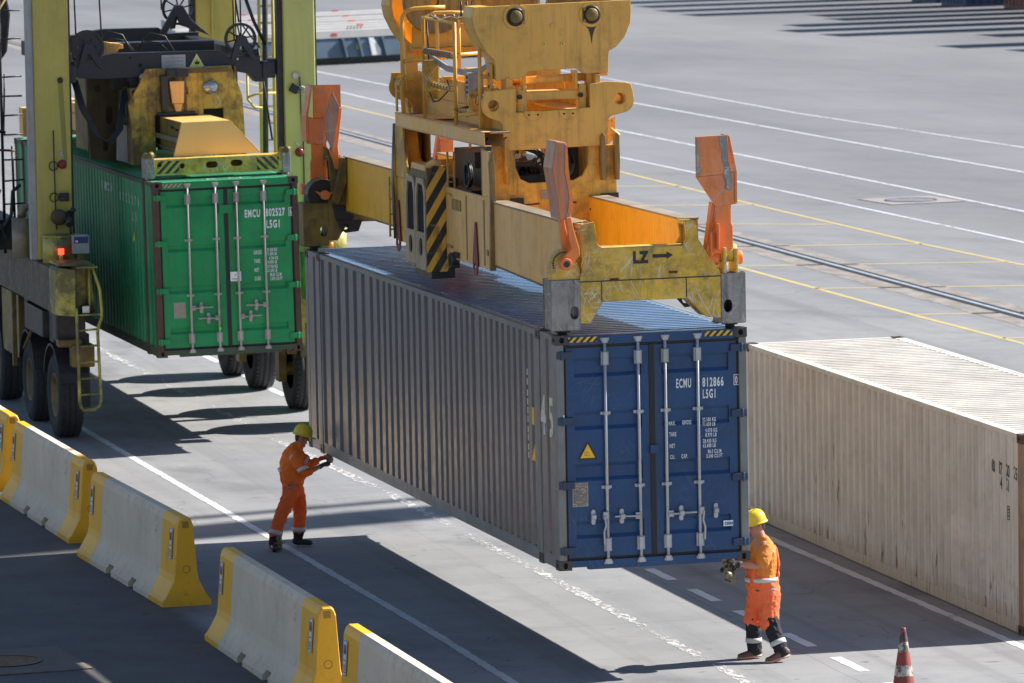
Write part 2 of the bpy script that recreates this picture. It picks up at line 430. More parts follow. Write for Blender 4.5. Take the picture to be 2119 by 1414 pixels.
# ---------------------------------------------------------------- ground, lines, rail
def ground_material():
    m = Mat('asphalt_yard')
    base = m.mix(m.ramp(m.noise(.12, 5, .6), .3, .7), (.225, .226, .230), (.325, .323, .318))
    base = m.mix(m.ramp(m.noise(.9, 8, .7), .46, .66, 0, .6), base, (.185, .185, .19))
    base = m.mix(m.ramp(m.noise(.55, 8, .7, loc=(7, 3, 0)), .55, .78, 0, .5), base, (.36, .352, .342))
    # tyre tracks along the lanes
    base = m.mix(m.ramp(m.noise(1, 5, .6, stretch=(1.1, .022, 1)), .52, .72, 0, .8), base, (.145, .145, .15))
    base = m.mix(m.ramp(m.noise(1, 6, .7, stretch=(.05, .9, 1), rot=(0, 0, .3), loc=(3, 1, 0)), .6, .75, 0, .25), base, (.2, .2, .205))
    # oil spots, small dark stones
    sp = m.noise(5.5, 3, .5, stretch=(.6, 1, 1), loc=(2, 2, 0))
    base = m.mix(m.ramp(m.noise(2.1, 4, .55, stretch=(.5, 1.3, 1), loc=(5, 2, 0)), .70, .76, 0, .75), base, (.07, .07, .072))
    base = m.mix(m.ramp(sp, .68, .74, 0, .8), base, (.05, .05, .052))
    base = m.mix(m.ramp(m.noise(1.6, 6, .75, loc=(11, 5, 0)), .68, .80, 0, .5), base, (.32, .28, .24))
    vo = m.n.new('ShaderNodeTexVoronoi'); vo.feature = 'DISTANCE_TO_EDGE'; vo.inputs['Scale'].default_value = .28
    dv = m.n.new('ShaderNodeVectorMath'); dv.operation = 'ADD'; nz = m.n.new('ShaderNodeTexNoise'); nz.inputs['Scale'].default_value = 1.1; nz.inputs['Detail'].default_value = 6
    m.l.new(m.co, nz.inputs['Vector']); m.l.new(m.co, dv.inputs[0]); m.l.new(nz.outputs['Color'], dv.inputs[1]); m.l.new(dv.outputs[0], vo.inputs['Vector'])
    ck = m.math('MULTIPLY', m.math('LESS_THAN', vo.outputs['Distance'], .004), m.ramp(m.noise(.35, 3, .5, loc=(1, 9, 0)), .50, .56))
    base = m.mix(m.math('MULTIPLY', ck, .4), base, (.07, .07, .07))
    wv = m.n.new('ShaderNodeTexWave'); wv.wave_type = 'RINGS'; wv.rings_direction = 'Z'; wv.inputs['Scale'].default_value = .055; wv.inputs['Distortion'].default_value = 2.2; wv.inputs['Detail'].default_value = 2; wv.inputs['Detail Scale'].default_value = .5
    m.l.new(m.mapped((1, .55, 1), (-34, -20, 0)), wv.inputs['Vector'])
    base = m.mix(m.math('MULTIPLY', m.ramp(wv.outputs['Fac'], .93, .99, 0, .55), m.ramp(m.noise(.5, 6, .7, loc=(4, 4, 0)), .42, .6)), base, (.11, .11, .115))
    gr = m.noise(55, 4, .7)
    base = m.mix(m.ramp(gr, .3, .7, 0, .3), base, (.19, .19, .19))
    # slab joints
    x = m.xyz()
    for ax, pitch, off, w in ((1, 7.5, 1.2, .0022), (0, 9.0, 3.35, .0016)):
        f = m.math('FRACT', m.math('DIVIDE', m.math('ADD', m.math('ADD', x[ax], off), m.math('MULTIPLY', m.noise(.8, 3), .06)), pitch))
        j = m.math('LESS_THAN', f, w)
        base = m.mix(m.math('MULTIPLY', j, .55), base, (.07, .07, .07))
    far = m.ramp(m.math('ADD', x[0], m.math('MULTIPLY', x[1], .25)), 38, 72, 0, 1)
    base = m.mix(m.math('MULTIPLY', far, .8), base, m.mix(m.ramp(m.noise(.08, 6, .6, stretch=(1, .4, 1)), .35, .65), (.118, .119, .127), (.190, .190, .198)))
    # the berth road beyond the barriers is darker and warmer in tone
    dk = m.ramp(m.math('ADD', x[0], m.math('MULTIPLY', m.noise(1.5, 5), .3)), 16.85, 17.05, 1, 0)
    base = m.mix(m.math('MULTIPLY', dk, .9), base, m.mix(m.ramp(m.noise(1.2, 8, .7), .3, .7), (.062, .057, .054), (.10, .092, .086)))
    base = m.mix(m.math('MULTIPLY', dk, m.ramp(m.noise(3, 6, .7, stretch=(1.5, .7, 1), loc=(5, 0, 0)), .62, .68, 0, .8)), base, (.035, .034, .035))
    m.set('Base Color', base)
    m.set('Roughness', m.ramp(m.noise(.8, 5), .3, .7, .68, .85)); m.set('Specular IOR Level', .35)
    m.bump(m.noise(60, 5, .7), .35, .006)
    return m.m
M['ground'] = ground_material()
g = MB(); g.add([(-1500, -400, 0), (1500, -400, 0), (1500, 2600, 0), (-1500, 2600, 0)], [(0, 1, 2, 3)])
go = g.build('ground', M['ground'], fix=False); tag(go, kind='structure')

def line_mat(name, c, wear=.5, scale=6):
    m = Mat(name)
    m.set('Base Color', m.mix(m.ramp(m.noise(2, 5), .3, .7), c, tuple(x*.78 for x in c))); m.set('Roughness', .7)
    tr = m.n.new('ShaderNodeBsdfTransparent'); mx = m.n.new('ShaderNodeMixShader')
    n = m.math('ADD', m.math('MULTIPLY', m.noise(scale, 9, .8, stretch=(1.6, .6, 1)), .72), m.math('MULTIPLY', m.noise(.7, 3, .6, stretch=(1, .6, 1), loc=(3, 7, 0)), .28))
    f = m.ramp(n, wear-.03, wear+.02)
    m.l.new(f, mx.inputs[0]); m.l.new(tr.outputs[0], mx.inputs[1]); m.l.new(m.b.outputs[0], mx.inputs[2])
    m.l.new(mx.outputs[0], m.n['Material Output'].inputs['Surface'])
    return m.m
M['ln_w'] = line_mat('white_line_paint', (.66, .66, .65), .415)
M['ln_worn'] = line_mat('worn_white_line', (.60, .58, .56), .515, 8)
M['ln_far'] = line_mat('far_white_line', (.56, .57, .59), .44, 5)
M['ln_y'] = line_mat('yellow_line_paint', (.52, .41, .17), .36, 4)
M['ln_dash'] = line_mat('white_dash_paint', (.74, .75, .76), .27)
def strip(m, a, b, w, z=.004, rag=.0, step=.5):
    a = Vector((a[0], a[1], z)); b = Vector((b[0], b[1], z)); d = b - a; L = d.length; d.normalize()
    n = Vector((-d.y, d.x, 0)); k = max(1, int(L/step)); vs = []
    for i in range(k+1):
        p = a + d*L*i/k
        vs.append(p - n*(w/2 + random.uniform(-rag, rag))); vs.append(p + n*(w/2 + random.uniform(-rag, rag)))
    m.add(vs, [(2*i, 2*i+2, 2*i+3, 2*i+1) for i in range(k)])
def marking(name, segs, w, mat, rag=.0, z=.004, step=.5):
    m = MB()
    for s_ in segs:
        for a, b in zip(s_[:-1], s_[1:]): strip(m, a, b, w, z, rag, step)
    o = m.build(name, mat, fix=False); tag(o, kind='structure'); return o
marking('white_lane_line', [[(19.0, 60), (19.23, 37.4), (19.47, 23.4), (19.61, 14), (19.6, -5)]], .13, M['ln_w'], .012, step=.08)
marking('worn_lane_line', [[(21.7, 62), (21.84, 49.4), (22.0, 35.4), (22.24, 26), (22.3, 17.6), (22.33, 8), (22.35, -4)]], .17, M['ln_worn'], .03, step=.1)
marking('lane_edge_line', [[(26.0, 40), (26.27, 20.6), (26.38, 10.1), (26.4, 0)]], .14, M['ln_w'], .012, step=.1)
dash = []
for k in range(-3, 12):
    y = 9.05 + 2.05*k; x = 23.92 - (y-9)*.0125
    if y < 32: dash.append([(x, y), (x-.015, y+1.15)])
for y in (39.6, 41.3, 44.3, 47.3, 50.3): dash.append([(23.52, y), (23.5, y+1.3)])
marking('dashed_lane_line', dash, .15, M['ln_dash'], .008, step=.2)
marking('far_lane_line', [[(54.6, 160), (55.2, 131.5), (55.4, 112.8), (56.6, 94.8), (57.4, 76)]], .13, M['ln_far'], .0, step=3)
marking('far_lane_line', [[(50.6, 165), (52.18, 120.6), (53.0, 95), (53.7, 80)]], .14, M['ln_far'], .0, step=3)
marking('far_lane_line', [[(46.6, 150), (48.11, 107.1), (49.06, 73.7), (49.6, 55)]], .14, M['ln_far'], .0, step=3)
marking('far_lane_line', [[(44.6, 150), (45.04, 96.8), (45.6, 82), (46.11, 65.4), (46.7, 48)]], .13, M['ln_far'], .0, step=3)
marking('yellow_zone_line', [[(42.9, 140), (43.55, 91), (43.62, 78), (43.85, 66), (44.4, 56), (44.9, 46)], [(37.4, 100), (38.26, 61.5), (38.45, 50), (38.63, 44.4), (38.9, 34)]], .14, M['ln_y'], .0, step=3)
marking('yellow_hatch_line', [[(38.0, 74.2), (41.5, 73.2), (43.6, 72.1)], [(38.2, 67.6), (40.8, 66.9), (43.85, 66.05)], [(38.4, 62.4), (44.1, 60.9)], [(38.3, 56.7), (44.35, 55.0)], [(38.5, 50.6), (44.8, 49.3)], [(38.6, 45.6), (44.9, 43.9)], [(38, 80.6), (43.6, 78.6)], [(37.9, 87.6), (43.6, 85.4)], [(37.8, 96), (43.5, 93.4)]], .16, M['ln_y'], .0, step=2)
# crane rail set in its channel
def chan_mat():
    m = Mat('rail_channel_grout'); 
    c = m.mix(m.ramp(m.noise(2.5, 7, .7, stretch=(1, .5, 1)), .35, .65), (.17, .145, .125), (.30, .27, .25))
    c = m.mix(m.ramp(m.noise(9, 6, .7), .55, .7, 0, .6), c, (.09, .08, .07))
    m.set('Base Color', c); m.set('Roughness', .9); m.bump(m.noise(14, 6, .8), .6, .02); return m.m
M['chan'] = chan_mat()
m = MB()
strip(m, (40.0, 190), (40.03, 108), 1.35, .004, .04, .4); strip(m, (40.03, 108), (40.42, 30), 1.35, .004, .05, .25)
o = m.build('rail_channel', M['chan'], fix=False); tag(o, kind='structure')
m = MB(); strip(m, (40.0, 190), (40.42, 30), .42, .008, .0, 20)  # flat black strip standing for the shade in the rail groove
o = m.build('rail_groove_shade', M['void'], fix=False); tag(o, kind='structure')
rl = MB()
a = Vector((40.0, 190, 0)); b = Vector((40.42, 30, 0)); n = Vector((1, .0026, 0))
prof = [(-.06, .0), (.06, .0), (.06, .006), (.05, .010), (-.05, .010), (-.06, .006)]
rl.add([a + n*p[0] + Vector((0, 0, p[1]+.009)) for p in prof] + [b + n*p[0] + Vector((0, 0, p[1]+.009)) for p in prof],
       [(i, (i+1) % 6, (i+1) % 6 + 6, i+6) for i in range(6)])
M['railsteel'] = plain('rail_steel', (.42, .46, .52), .5, .35, var=.2, scale=3)
o = rl.build('crane_rail', M['railsteel'])
tag(o, 'long steel crane rail set in a groove across the sunlit yard', 'rail')
M['slab_pale2'] = concrete('pale_slab', (.33, .30, .29), .9)
M['greycover'] = plain('grey_cast_iron', (.16, .165, .18), .7, var=.4, scale=6)
# manholes
def manhole(cx, cy, wx, wy, r, slabm, ringm, label, rz=0):
    t = empty('manhole', label, 'manhole', loc=(cx, cy, .004), rot=(0, 0, rz))
    s_ = MB(); s_.prism([(-wx/2, -wy/2), (wx/2, -wy/2), (wx/2, wy/2), (-wx/2, wy/2)], 'z', .0, .012)
    s_.build('concrete_slab', slabm, t)
    c_ = MB(); c_.cyl((0, 0, .012), (0, 0, .018), r, 32); c_.build('cover', ringm, t)
    k_ = MB(); k_.lathe([(r*.99, .018), (r*1.08, .018), (r*1.08, .024), (r*.99, .024)], n=32, close=True); k_.build('cover_ring', M['greasy'], t)
M['mh'] = plain('rusty_cover', (.16, .085, .035), .7, .2, var=.5, scale=9, bump=.5)
manhole(13.95, 13.4, 1.75, 1.9, .42, M['slab'], M['mh'], 'round rusty manhole cover in a rough slab at the bottom left corner', .08)
manhole(47.6, 78.1, 2.0, 2.1, .62, M['slab_pale2'], M['greycover'], 'distant manhole cover in a pale square slab between white lines', .1)
# ---------------------------------------------------------------- containers
W_ = 2.438
PITCH = .278
def corr_profile(y0, y1, d0=.012, d1=.046, pitch=PITCH, first=.05):
    """(y, depth) list of a trapezoid corrugation, starts and ends on the outer flat"""
    n = max(1, int((y1 - y0 - first*1.2)/pitch)); p = (y1 - y0 - .07)/n
    out = [(y0, d0)]; y = y0 + .07*.5
    fl = .40; slp = .10
    for i in range(n):
        a = y + p*i
        out += [(a + p*(.40 - .0), d0), (a + p*.52, d1), (a + p*.88, d1), (a + p*1.0, d0)]
    out.append((y1, d0))
    return out
BLUE_Y = [13.22, 12.72, 12.23, 11.73, 11.21, 10.72, 10.22, 9.72, 9.31, 8.96, 8.63, 8.29, 7.95, 7.61, 7.28, 6.95, 6.61, 6.17, 5.88, 5.6, 5.31, 5.0, 4.7, 4.41, 4.12, 3.73, 3.46, 3.18, 2.89, 2.61, 2.33, 2.05, 1.77, 1.49, 1.21, .50]
def corr_listed(y0, y1, ys, d0=.008, d1=.042):
    out = [(y0, d0)]
    q = sorted(y for y in ys if y0 + .12 < y < y1 - .03); last = y0
    for i, y in enumerate(q):
        gap = min(.5, y - last) if i else .28
        out += [(max(last + .03, y - .018 - gap*.42), d0), (max(last + .045, y - .018 - gap*.42 + .03), d1), (y - .006, d1), (y + .004, d0)]; last = y
    out.append((y1, d0)); return out
def prof_depth(prof, y):
    for (a, da), (b, db) in zip(prof[:-1], prof[1:]):
        if a <= y <= b: return da + (db-da)*(y-a)/max(1e-6, b-a)
    return .012
def casting(parent, x, y, z, mat, top, sx, sy):
    """x,y,z = outer corner; sx, sy = inward direction"""
    dx, dy, dz = .162, .178, .118
    x0, x1 = sorted((x, x + sx*dx)); y0, y1 = sorted((y, y + sy*dy))
    m = MB(); m.cur = 1
    m.box(x0+.022, x1-.022, y0+.022, y1-.022, z+.006, z+dz-.006)
    m.cur = 0
    yc = (y0+y1)/2; xc = (x0+x1)/2; zc = z + dz/2
    for xa in (x0, x1-.012): m.prism([(y0, z), (y1, z), (y1, z+dz), (y0, z+dz)], 'x', xa, xa+.012, [slot(yc, zc, .079, .052)])
    for ya in (y0, y1-.012): m.prism([(x0+.012, z), (x1-.012, z), (x1-.012, z+dz), (x0+.012, z+dz)], 'y', ya, ya+.012, [slot(xc, zc, .052, .079) if not top else slot(xc, zc, .062, .072)])
    for za, hole in ((z, not top), (z+dz-.012, top)):
        m.prism([(x0+.012, y0+.012), (x1-.012, y0+.012), (x1-.012, y1-.012), (x0+.012, y1-.012)], 'z', za, za+.012, [slot(xc, yc, .063, .124)] if hole else [])
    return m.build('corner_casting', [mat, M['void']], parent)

def door_leaf(x0, x1, z0, z1, ribs, mat, parent, y=.03, d=.034):
    m = MB(); b = .10
    xi0, xi1 = x0 + b, x1 - b
    q = lambda a, b_, c, d_: m.add([a, b_, c, d_], [(0, 1, 2, 3)])
    q((x0, y, z0), (xi0, y, z0), (xi0, y, z1), (x0, y, z1)); q((xi1, y, z0), (x1, y, z0), (x1, y, z1), (xi1, y, z1))
    z = z0
    for (a, c) in sorted(ribs):
        s_ = .045; yy = y + d
        q((xi0, y, z), (xi1, y, z), (xi1, y, a), (xi0, y, a))
        q((xi0, y, a), (xi1, y, a), (xi1, yy, a+s_), (xi0, yy, a+s_))
        q((xi0, yy, a+s_), (xi1, yy, a+s_), (xi1, yy, c-s_), (xi0, yy, c-s_))
        q((xi0, yy, c-s_), (xi1, yy, c-s_), (xi1, y, c), (xi0, y, c))
        for xx in (xi0, xi1): q((xx, y, a), (xx, yy, a+s_), (xx, yy, c-s_), (xx, y, c))
        z = c
    q((xi0, y, z), (xi1, y, z), (xi1, y, z1), (xi0, y, z1))
    yb = y + .05
    for (a, b_) in (((x0, z0), (x1, z0)), ((x1, z0), (x1, z1)), ((x1, z1), (x0, z1)), ((x0, z1), (x0, z0))):
        q((a[0], y, a[1]), (b_[0], y, b_[1]), (b_[0], yb, b_[1]), (a[0], yb, a[1]))
    return m.build('door', mat, parent)

def container(name, label, group, L, H, mats, post40=False, ribs=None, bars=None, green=False, detail=True, roof_pitch=.209, listed=None):
    t = empty(name, label, 'container', group)
    ms, md, mr, mp, mc, mf = mats   # side, door, roof, post, casting, frame
    Hc = .118
    # side walls
    segs = [(.762+.178, L-.94), (.16, .762), (L-.762, L-.16)] if post40 else [(.15, L-.15)]
    profs = []
    for side in (0, 1):
        m = MB()
        for a, b in segs:
            pr = corr_listed(a, b, listed) if listed else corr_profile(a, b, .012, .036 if green else .046)
            if side == 0: profs.append(pr)
            z0, z1 = .16, H - .06
            f = (lambda d: d) if side == 0 else (lambda d: W_ - d)
            vs = []
            for y, d in pr: vs += [(f(d), y, z0), (f(d), y, z1)]
            n = len(pr)
            m.add(vs, [(2*i, 2*i+1, 2*i+3, 2*i+2) for i in range(n-1)])
        m.build('side_wall', ms, t, fix=False)
    # rails
    m = MB()
    for x0, x1 in ((.004, .07), (W_-.07, W_-.004)):
        m.box(x0, x1, .13, L-.13, H-.075, H-.008); m.box(x0+.004, x1-.004, .13, L-.13, .012, .165)
    m.build('side_rail', mp if not green else mf, t, bevel=.004)
    # posts
    for (x, sx) in ((0, 1), (W_, -1)):
        for (y, sy) in ((0, 1), (L, -1)):
            m = MB(); x0, x1 = sorted((x + sx*.003, x + sx*.10)); y0, y1 = sorted((y + sy*.006, y + sy*.16))
            m.box(x0, x1, y0, y1, Hc, H-Hc); m.build('corner_post', mp, t, bevel=.006)
        if post40:
            for y in (.762, L-.94):
                m = MB(); x0, x1 = sorted((x - sx*.002, x + sx*.08)); m.box(x0, x1, y+.02, y+.158, Hc, H-.076)
                m.build('intermediate_post', mp, t, bevel=.005)
    for (x, sx) in ((0, 1), (W_, -1)):
        for z, top in ((0, False), (H-Hc, True)):
            casting(t, x - sx*.004, -.004, z, mc, top, sx, 1); casting(t, x - sx*.004, L+.004, z, mc, top, sx, -1)
            if post40:
                for y in (.762, L-.94): casting(t, x - sx*.006, y, z-.004 + (.01 if top else 0), mc, top, sx, 1)
    # roof
    m = MB(); y = .12; vs = []; k = 0; prof = []
    n = int((L-.24)/roof_pitch); p = (L-.24)/n
    for i in range(n):
        a = .12 + p*i
        prof += [(a, 0), (a + p*.40, 0), (a + p*.47, -.034), (a + p*.93, -.034)]
    prof.append((L-.12, 0))
    zr = H - .012; xa, xb = .066, W_ - .066; xa2, xb2 = xa + .11, xb - .11
    for yy, d in prof: vs += [(xa, yy, zr), (xa2-.03, yy, zr), (xa2, yy, zr+d), (xb2, yy, zr+d), (xb2+.03, yy, zr), (xb, yy, zr)]
    m.add(vs, [(6*i+j, 6*i+j+1, 6*i+j+7, 6*i+j+6) for i in range(len(prof)-1) for j in range(5)])
    m.add([(.15, .0, zr), (W_-.15, .0, zr), (W_-.15, .12, zr), (.15, .12, zr)], [(0, 1, 2, 3)])
    m.add([(.15, L-.12, zr), (W_-.15, L-.12, zr), (W_-.15, L, zr), (.15, L, zr)], [(0, 1, 2, 3)])
    for yy in (.0, L-.12): 
        for xx in (.066, W_-.15): m.add([(xx, yy+.0, zr-.02), (xx+.084, yy, zr-.02), (xx+.084, yy+.12, zr-.02), (xx, yy+.12, zr-.02)], [(0, 1, 2, 3)])
    m.build('roof', mr, t, fix=False)
    # floor with cross members
    m = MB(); m.box(.06, W_-.06, .1, L-.1, .13, .16)
    for i in range(int(L/.6)): m.box(.07, W_-.07, .35+i*.6, .42+i*.6, .03, .13)
    m.build('floor', M['greasy'], t)
    # closed end wall
    m = MB(); pr = corr_profile(.1, W_-.1)
    vs = []
    for x, d in pr: vs += [(x, L-d, .14), (x, L-d, H-.1)]
    m.add(vs, [(2*i, 2*i+1, 2*i+3, 2*i+2) for i in range(len(pr)-1)])
    m.box(.16, W_-.16, L-.06, L-.004, H-.12, H-.015); m.box(.16, W_-.16, L-.06, L-.004, .01, .15)
    m.build('end_wall', ms, t, fix=False)
    if not detail:
        m = MB(); vs = []
        for x, d in pr: vs += [(x, d, .14), (x, d, H-.1)]
        m.add(vs, [(2*i, 2*i+1, 2*i+3, 2*i+2) for i in range(len(pr)-1)])
        m.box(.16, W_-.16, .004, .06, H-.12, H-.015); m.box(.16, W_-.16, .004, .06, .01, .15)
        m.build('end_wall', ms, t, fix=False)
        return t, profs
    # header and sill
    m = MB(); m.box(.158, W_-.158, .0, .07, H-.125, H-.012); m.build('door_header', md, t, bevel=.005)
    m = MB()
    m.prism([(.158, .035), (.36, .035), (.37, .0), (2.07, .0), (2.08, .035), (W_-.158, .035), (W_-.158, .115), (.158, .115)], 'y', -.002, .08)
    m.build('door_sill', md if not green else mf, t, bevel=.004)
    # door surround, dark seals
    m = MB()
    for a, b in ((.10, .135), (W_-.135, W_-.10)): m.box(a, b, .042, .075, .118, H-.12)
    m.box(.13, W_-.13, .040, .075, H-.165, H-.125); m.box(.13, W_-.13, .040, .075, .115, .15)
    m.box(W_/2-.032, W_/2+.032, .018, .075, .15, H-.15)
    m.build('door_seal', M['gasket'], t)
    dz0, dz1 = .150, H-.165
    dA = door_leaf(.13, W_/2-.03, dz0, dz1, ribs, md, t)
    dB = door_leaf(W_/2+.03, W_-.13, dz0, dz1, ribs, md, t)
    gal = M['galv'] if not green else M['galv_dirty']
    # locking bars
    for i, bx in enumerate(bars):
        d = dA if i < 2 else dB
        m = MB(); m.tube([(bx, -.012, .09), (bx, -.012, H-.07)], .019, 10)
        m.build('locking_bar', gal, d)
        for zz in (H-.30, .30):
            m = MB(); m.box(bx-.047, bx+.047, -.018, .028, zz-.085, zz+.085); m.box(bx-.03, bx+.03, -.036, -.014, zz-.08, zz+.08); m.build('bar_bracket', gal, d, bevel=.004)
        for zz in (H-.975, 1.01):
            m = MB(); m.box(bx-.065, bx+.065, .0, .028, zz-.02, zz+.02); m.box(bx-.028, bx+.028, -.038, .0, zz-.026, zz+.026); m.build('bar_bracket', gal, d, bevel=.004)
        for zz in (H-.075, .095):
            m = MB(); m.box(bx-.036, bx+.036, -.035, .0, zz-.035, zz+.03); m.cyl((bx-.05, -.02, zz), (bx+.05, -.02, zz), .014, 8)
            m.box(bx-.055, bx+.055, -.03, .0, zz+.02*(1 if zz > 1 else -1)-.012, zz+.02*(1 if zz > 1 else -1)+.012)
            m.build('bar_cam', gal, d, bevel=.003)
    # handles
    def lever(x0, x1, z, d, keeper=None):
        m = MB(); s_ = 1 if x1 > x0 else -1
        m.box(*sorted((x0, x0+s_*.07)), -.04, .0, z-.04, z+.04)
        m.tube([(x0, -.045, z), (x0+s_*.12, -.05, z-.002), (x0+s_*.2, -.05, z+.004), (x1, -.05, z+.006)], .013, 8)
        kx = keeper or (x0 + s_*.2)
        m.prism(slot(kx, z, .055, .19), 'y', -.012, .028); m.box(kx-.03, kx+.03, -.065, -.02, z-.028, z+.028)
        m.build('door_handle', gal, d, bevel=.003)
    def hang(bx, z, d, s_):
        m = MB(); m.box(bx-.01, bx+.05*s_ if s_ > 0 else bx+.01, -.04, .0, z-.045, z+.045) if s_ > 0 else m.box(bx-.06, bx+.01, -.04, .0, z-.045, z+.045)
        m.tube([(bx+s_*.045, -.04, z), (bx+s_*.03, -.045, z-.12), (bx+s_*.055, -.045, z-.2), (bx+s_*.05, -.04, z-.36)], .013, 8)
        m.build('door_handle', gal, d, bevel=.003)
    if not green:
        lever(bars[1], .70, .64, dA, .80); lever(bars[2], 1.75, .64, dB, 1.56)
        hang(bars[0], .66, dA, -1); hang(bars[3], .66, dB, 1)
        for kx, d in ((.44, dA), (2.01, dB)):
            m = MB(); m.prism(slot(kx, .645, .055, .19), 'y', .0, .028); m.box(kx-.03, kx+.03, -.035, .0, .62, .675); m.build('handle_keeper', gal, d, bevel=.003)
    else:
        lever(bars[0], bars[0]+.36, .80, dA, bars[0]+.17); lever(bars[1], bars[1]-.36, .62, dA, bars[1]-.18)
        lever(bars[2], bars[2]+.36, .62, dB, bars[2]+.18); lever(bars[3], bars[3]-.36, .80, dB, bars[3]-.18)
    # hinges
    for d, xh, s_ in ((dA, .0, 1), (dB, W_, -1)):
        for zz in ((H-.245, 1.84, 1.05, .24) if not green else (H-.26, 1.88, 1.1, .26)):
            m = MB(); x0, x1 = sorted((xh + s_*.01, xh + s_*.21))
            m.box(x0, x1, -.012, .03, zz-.045, zz+.045); m.cyl((xh+s_*.07, -.008, zz-.055), (xh+s_*.07, -.008, zz+.055), .02, 8)
            m.build('hinge', mf if not green else md, d, bevel=.006)
    # centre lock plate
    m = MB()
    if green: m.box(W_/2-.12, W_/2+.10, -.01, .02, H-.56, H-.42)
    else: m.box(W_/2-.04, W_/2+.07, -.01, .02, 1.395, 1.50)
    m.build('lock_plate', md, dB, bevel=.004)
    return t, profs

def label_flat(t, txt, h, x, z, mat=None, xs=.60, name='lettering', y=.0265, align='LEFT', bold=0):
    return lettering(txt, h, (x, y, z), '-y', mat or M['white'], t, xs, name, align, bold=bold)

ribs_b = [(2.37, 2.61), (1.72, 1.95), (1.09, 1.31), (.38, .60)]
ribs_g = [(2.46, 2.64), (1.73, 1.87), (1.04, 1.18), (.37, .50)]
BX, BY, BZ = 20.2053, 9.6255, 1.3600
blue, bprof = container('shipping_container', 'long dark blue container with ribbed side and closed doors lifted off the ground', None, 13.716, 2.896,
    (M['blue_side'], M['blue'], M['blue_roof'], M['grey_post'], M['casting'], M['frame_blue']), True, ribs_b, (.617, 1.04, 1.385, 1.80), listed=BLUE_Y)
blue.location = (BX, BY, BZ); blue.rotation_euler = (-.00227, -.00326, .0106)
bdoors = [c for c in blue.children if c.name.startswith('door') and 'header' not in c.name and 'sill' not in c.name and 'seal' not in c.name]
R_ = bdoors[1]; L_ = bdoors[0]
def T(s, h, x, z, xs=.62, p=None, **k): return label_flat(p or R_, s, h, x, z, xs=xs, **k)
T('ECMU', .108, 1.530, 2.185, .42, bold=.004); T('812866', .108, 1.868, 2.185, .50, bold=.004); T('0', .090, 2.290, 2.203, .48, bold=.004)
m = MB(); x0, x1, z0, z1 = 2.272, 2.345, 2.183, 2.315; m.prism([(x0, z0), (x1, z0), (x1, z1), (x0, z1)], 'y', .0262, .0285, [[(x0+.008, z0+.008), (x1-.008, z0+.008), (x1-.008, z1-.008), (x0+.008, z1-.008)]])
m.build('check_digit_frame', M['white'], R_)
T('L5G1', .106, 1.868, 2.042, .46, bold=.004)
for s, x, z in (('32.500 KG', 1.862, 1.752), ('71.650 LB', 1.862, 1.695), ('4.070 KG', 1.897, 1.618), ('8.970 LB', 1.897, 1.561), ('28.430 KG', 1.864, 1.487), ('62.680 LB', 1.864, 1.430), ('86.0 CU.M', 1.925, 1.356), ('3.040 CU.FT', 1.905, 1.299)):
    T(s, .046, x, z, .50, bold=.0015)
for s, x, z in (('MAX.', 1.425, 1.725), ('GROSS', 1.60, 1.728), ('TARE', 1.433, 1.588), ('NET', 1.433, 1.445), ('CU.', 1.44, 1.308), ('CAP.', 1.585, 1.31)):
    T(s, .050, x, z, .47, bold=.0015)
m = MB(); m.prism([(.272, 1.355), (.505, 1.355), (.505, 1.375), (.402, 1.572), (.378, 1.572), (.272, 1.375)], 'y', .0255, .028)
tri = m.build('warning_triangle', M['dblack'], L_)
m = MB(); m.prism([(.295, 1.376), (.482, 1.376), (.390, 1.548)], 'y', .0235, .0255); m.build('triangle_face', M['decal_y'], tri)
label_flat(tri, 'SUPER', .018, .345, 1.434, M['dblack'], .75, y=.0228); label_flat(tri, 'HEAVY', .018, .345, 1.404, M['dblack'], .75, y=.0228)
m = MB(); m.box(.185, .385, .022, .029, .78, 1.075); pl_ = m.build('data_plate', M['plate'], L_)
m = MB()
random.seed(3)
for i in range(19):
    z = 1.058 - i*.0145; x = .197
    while x < .365:
        w = random.uniform(.012, .035); 
        if random.random() < .8: m.box(x, min(x+w, .373), .0205, .0215, z-.0035, z+.0035)
        x += w + .006
m.build('plate_print', M['dblack'], pl_, fix=False)
m = MB(); m.box(2.11, 2.235, .0235, .027, .44, .51); st = m.build('maker_sticker', M['white'], R_)
M['cimc'] = plain('sticker_blue_ink', (.02, .12, .35), .5)
label_flat(st, 'CIMC', .030, 2.124, .458, M['cimc'], 1.05, y=.0225, bold=.004)
hdr = [c for c in blue.children if c.name.startswith('door_header')][0]
for x0, x1 in ((.165, .52), (1.90, 2.255)):
    m = MB(); m.box(x0, x1, -.0035, -.0012, 2.805, 2.868); m.build('hazard_sticker', M['hz_small'], hdr)
m = MB(); m.box(.075, .095, -.004, .004, 1.88, 1.92); m.build('seal_tag', M['white'], L_)
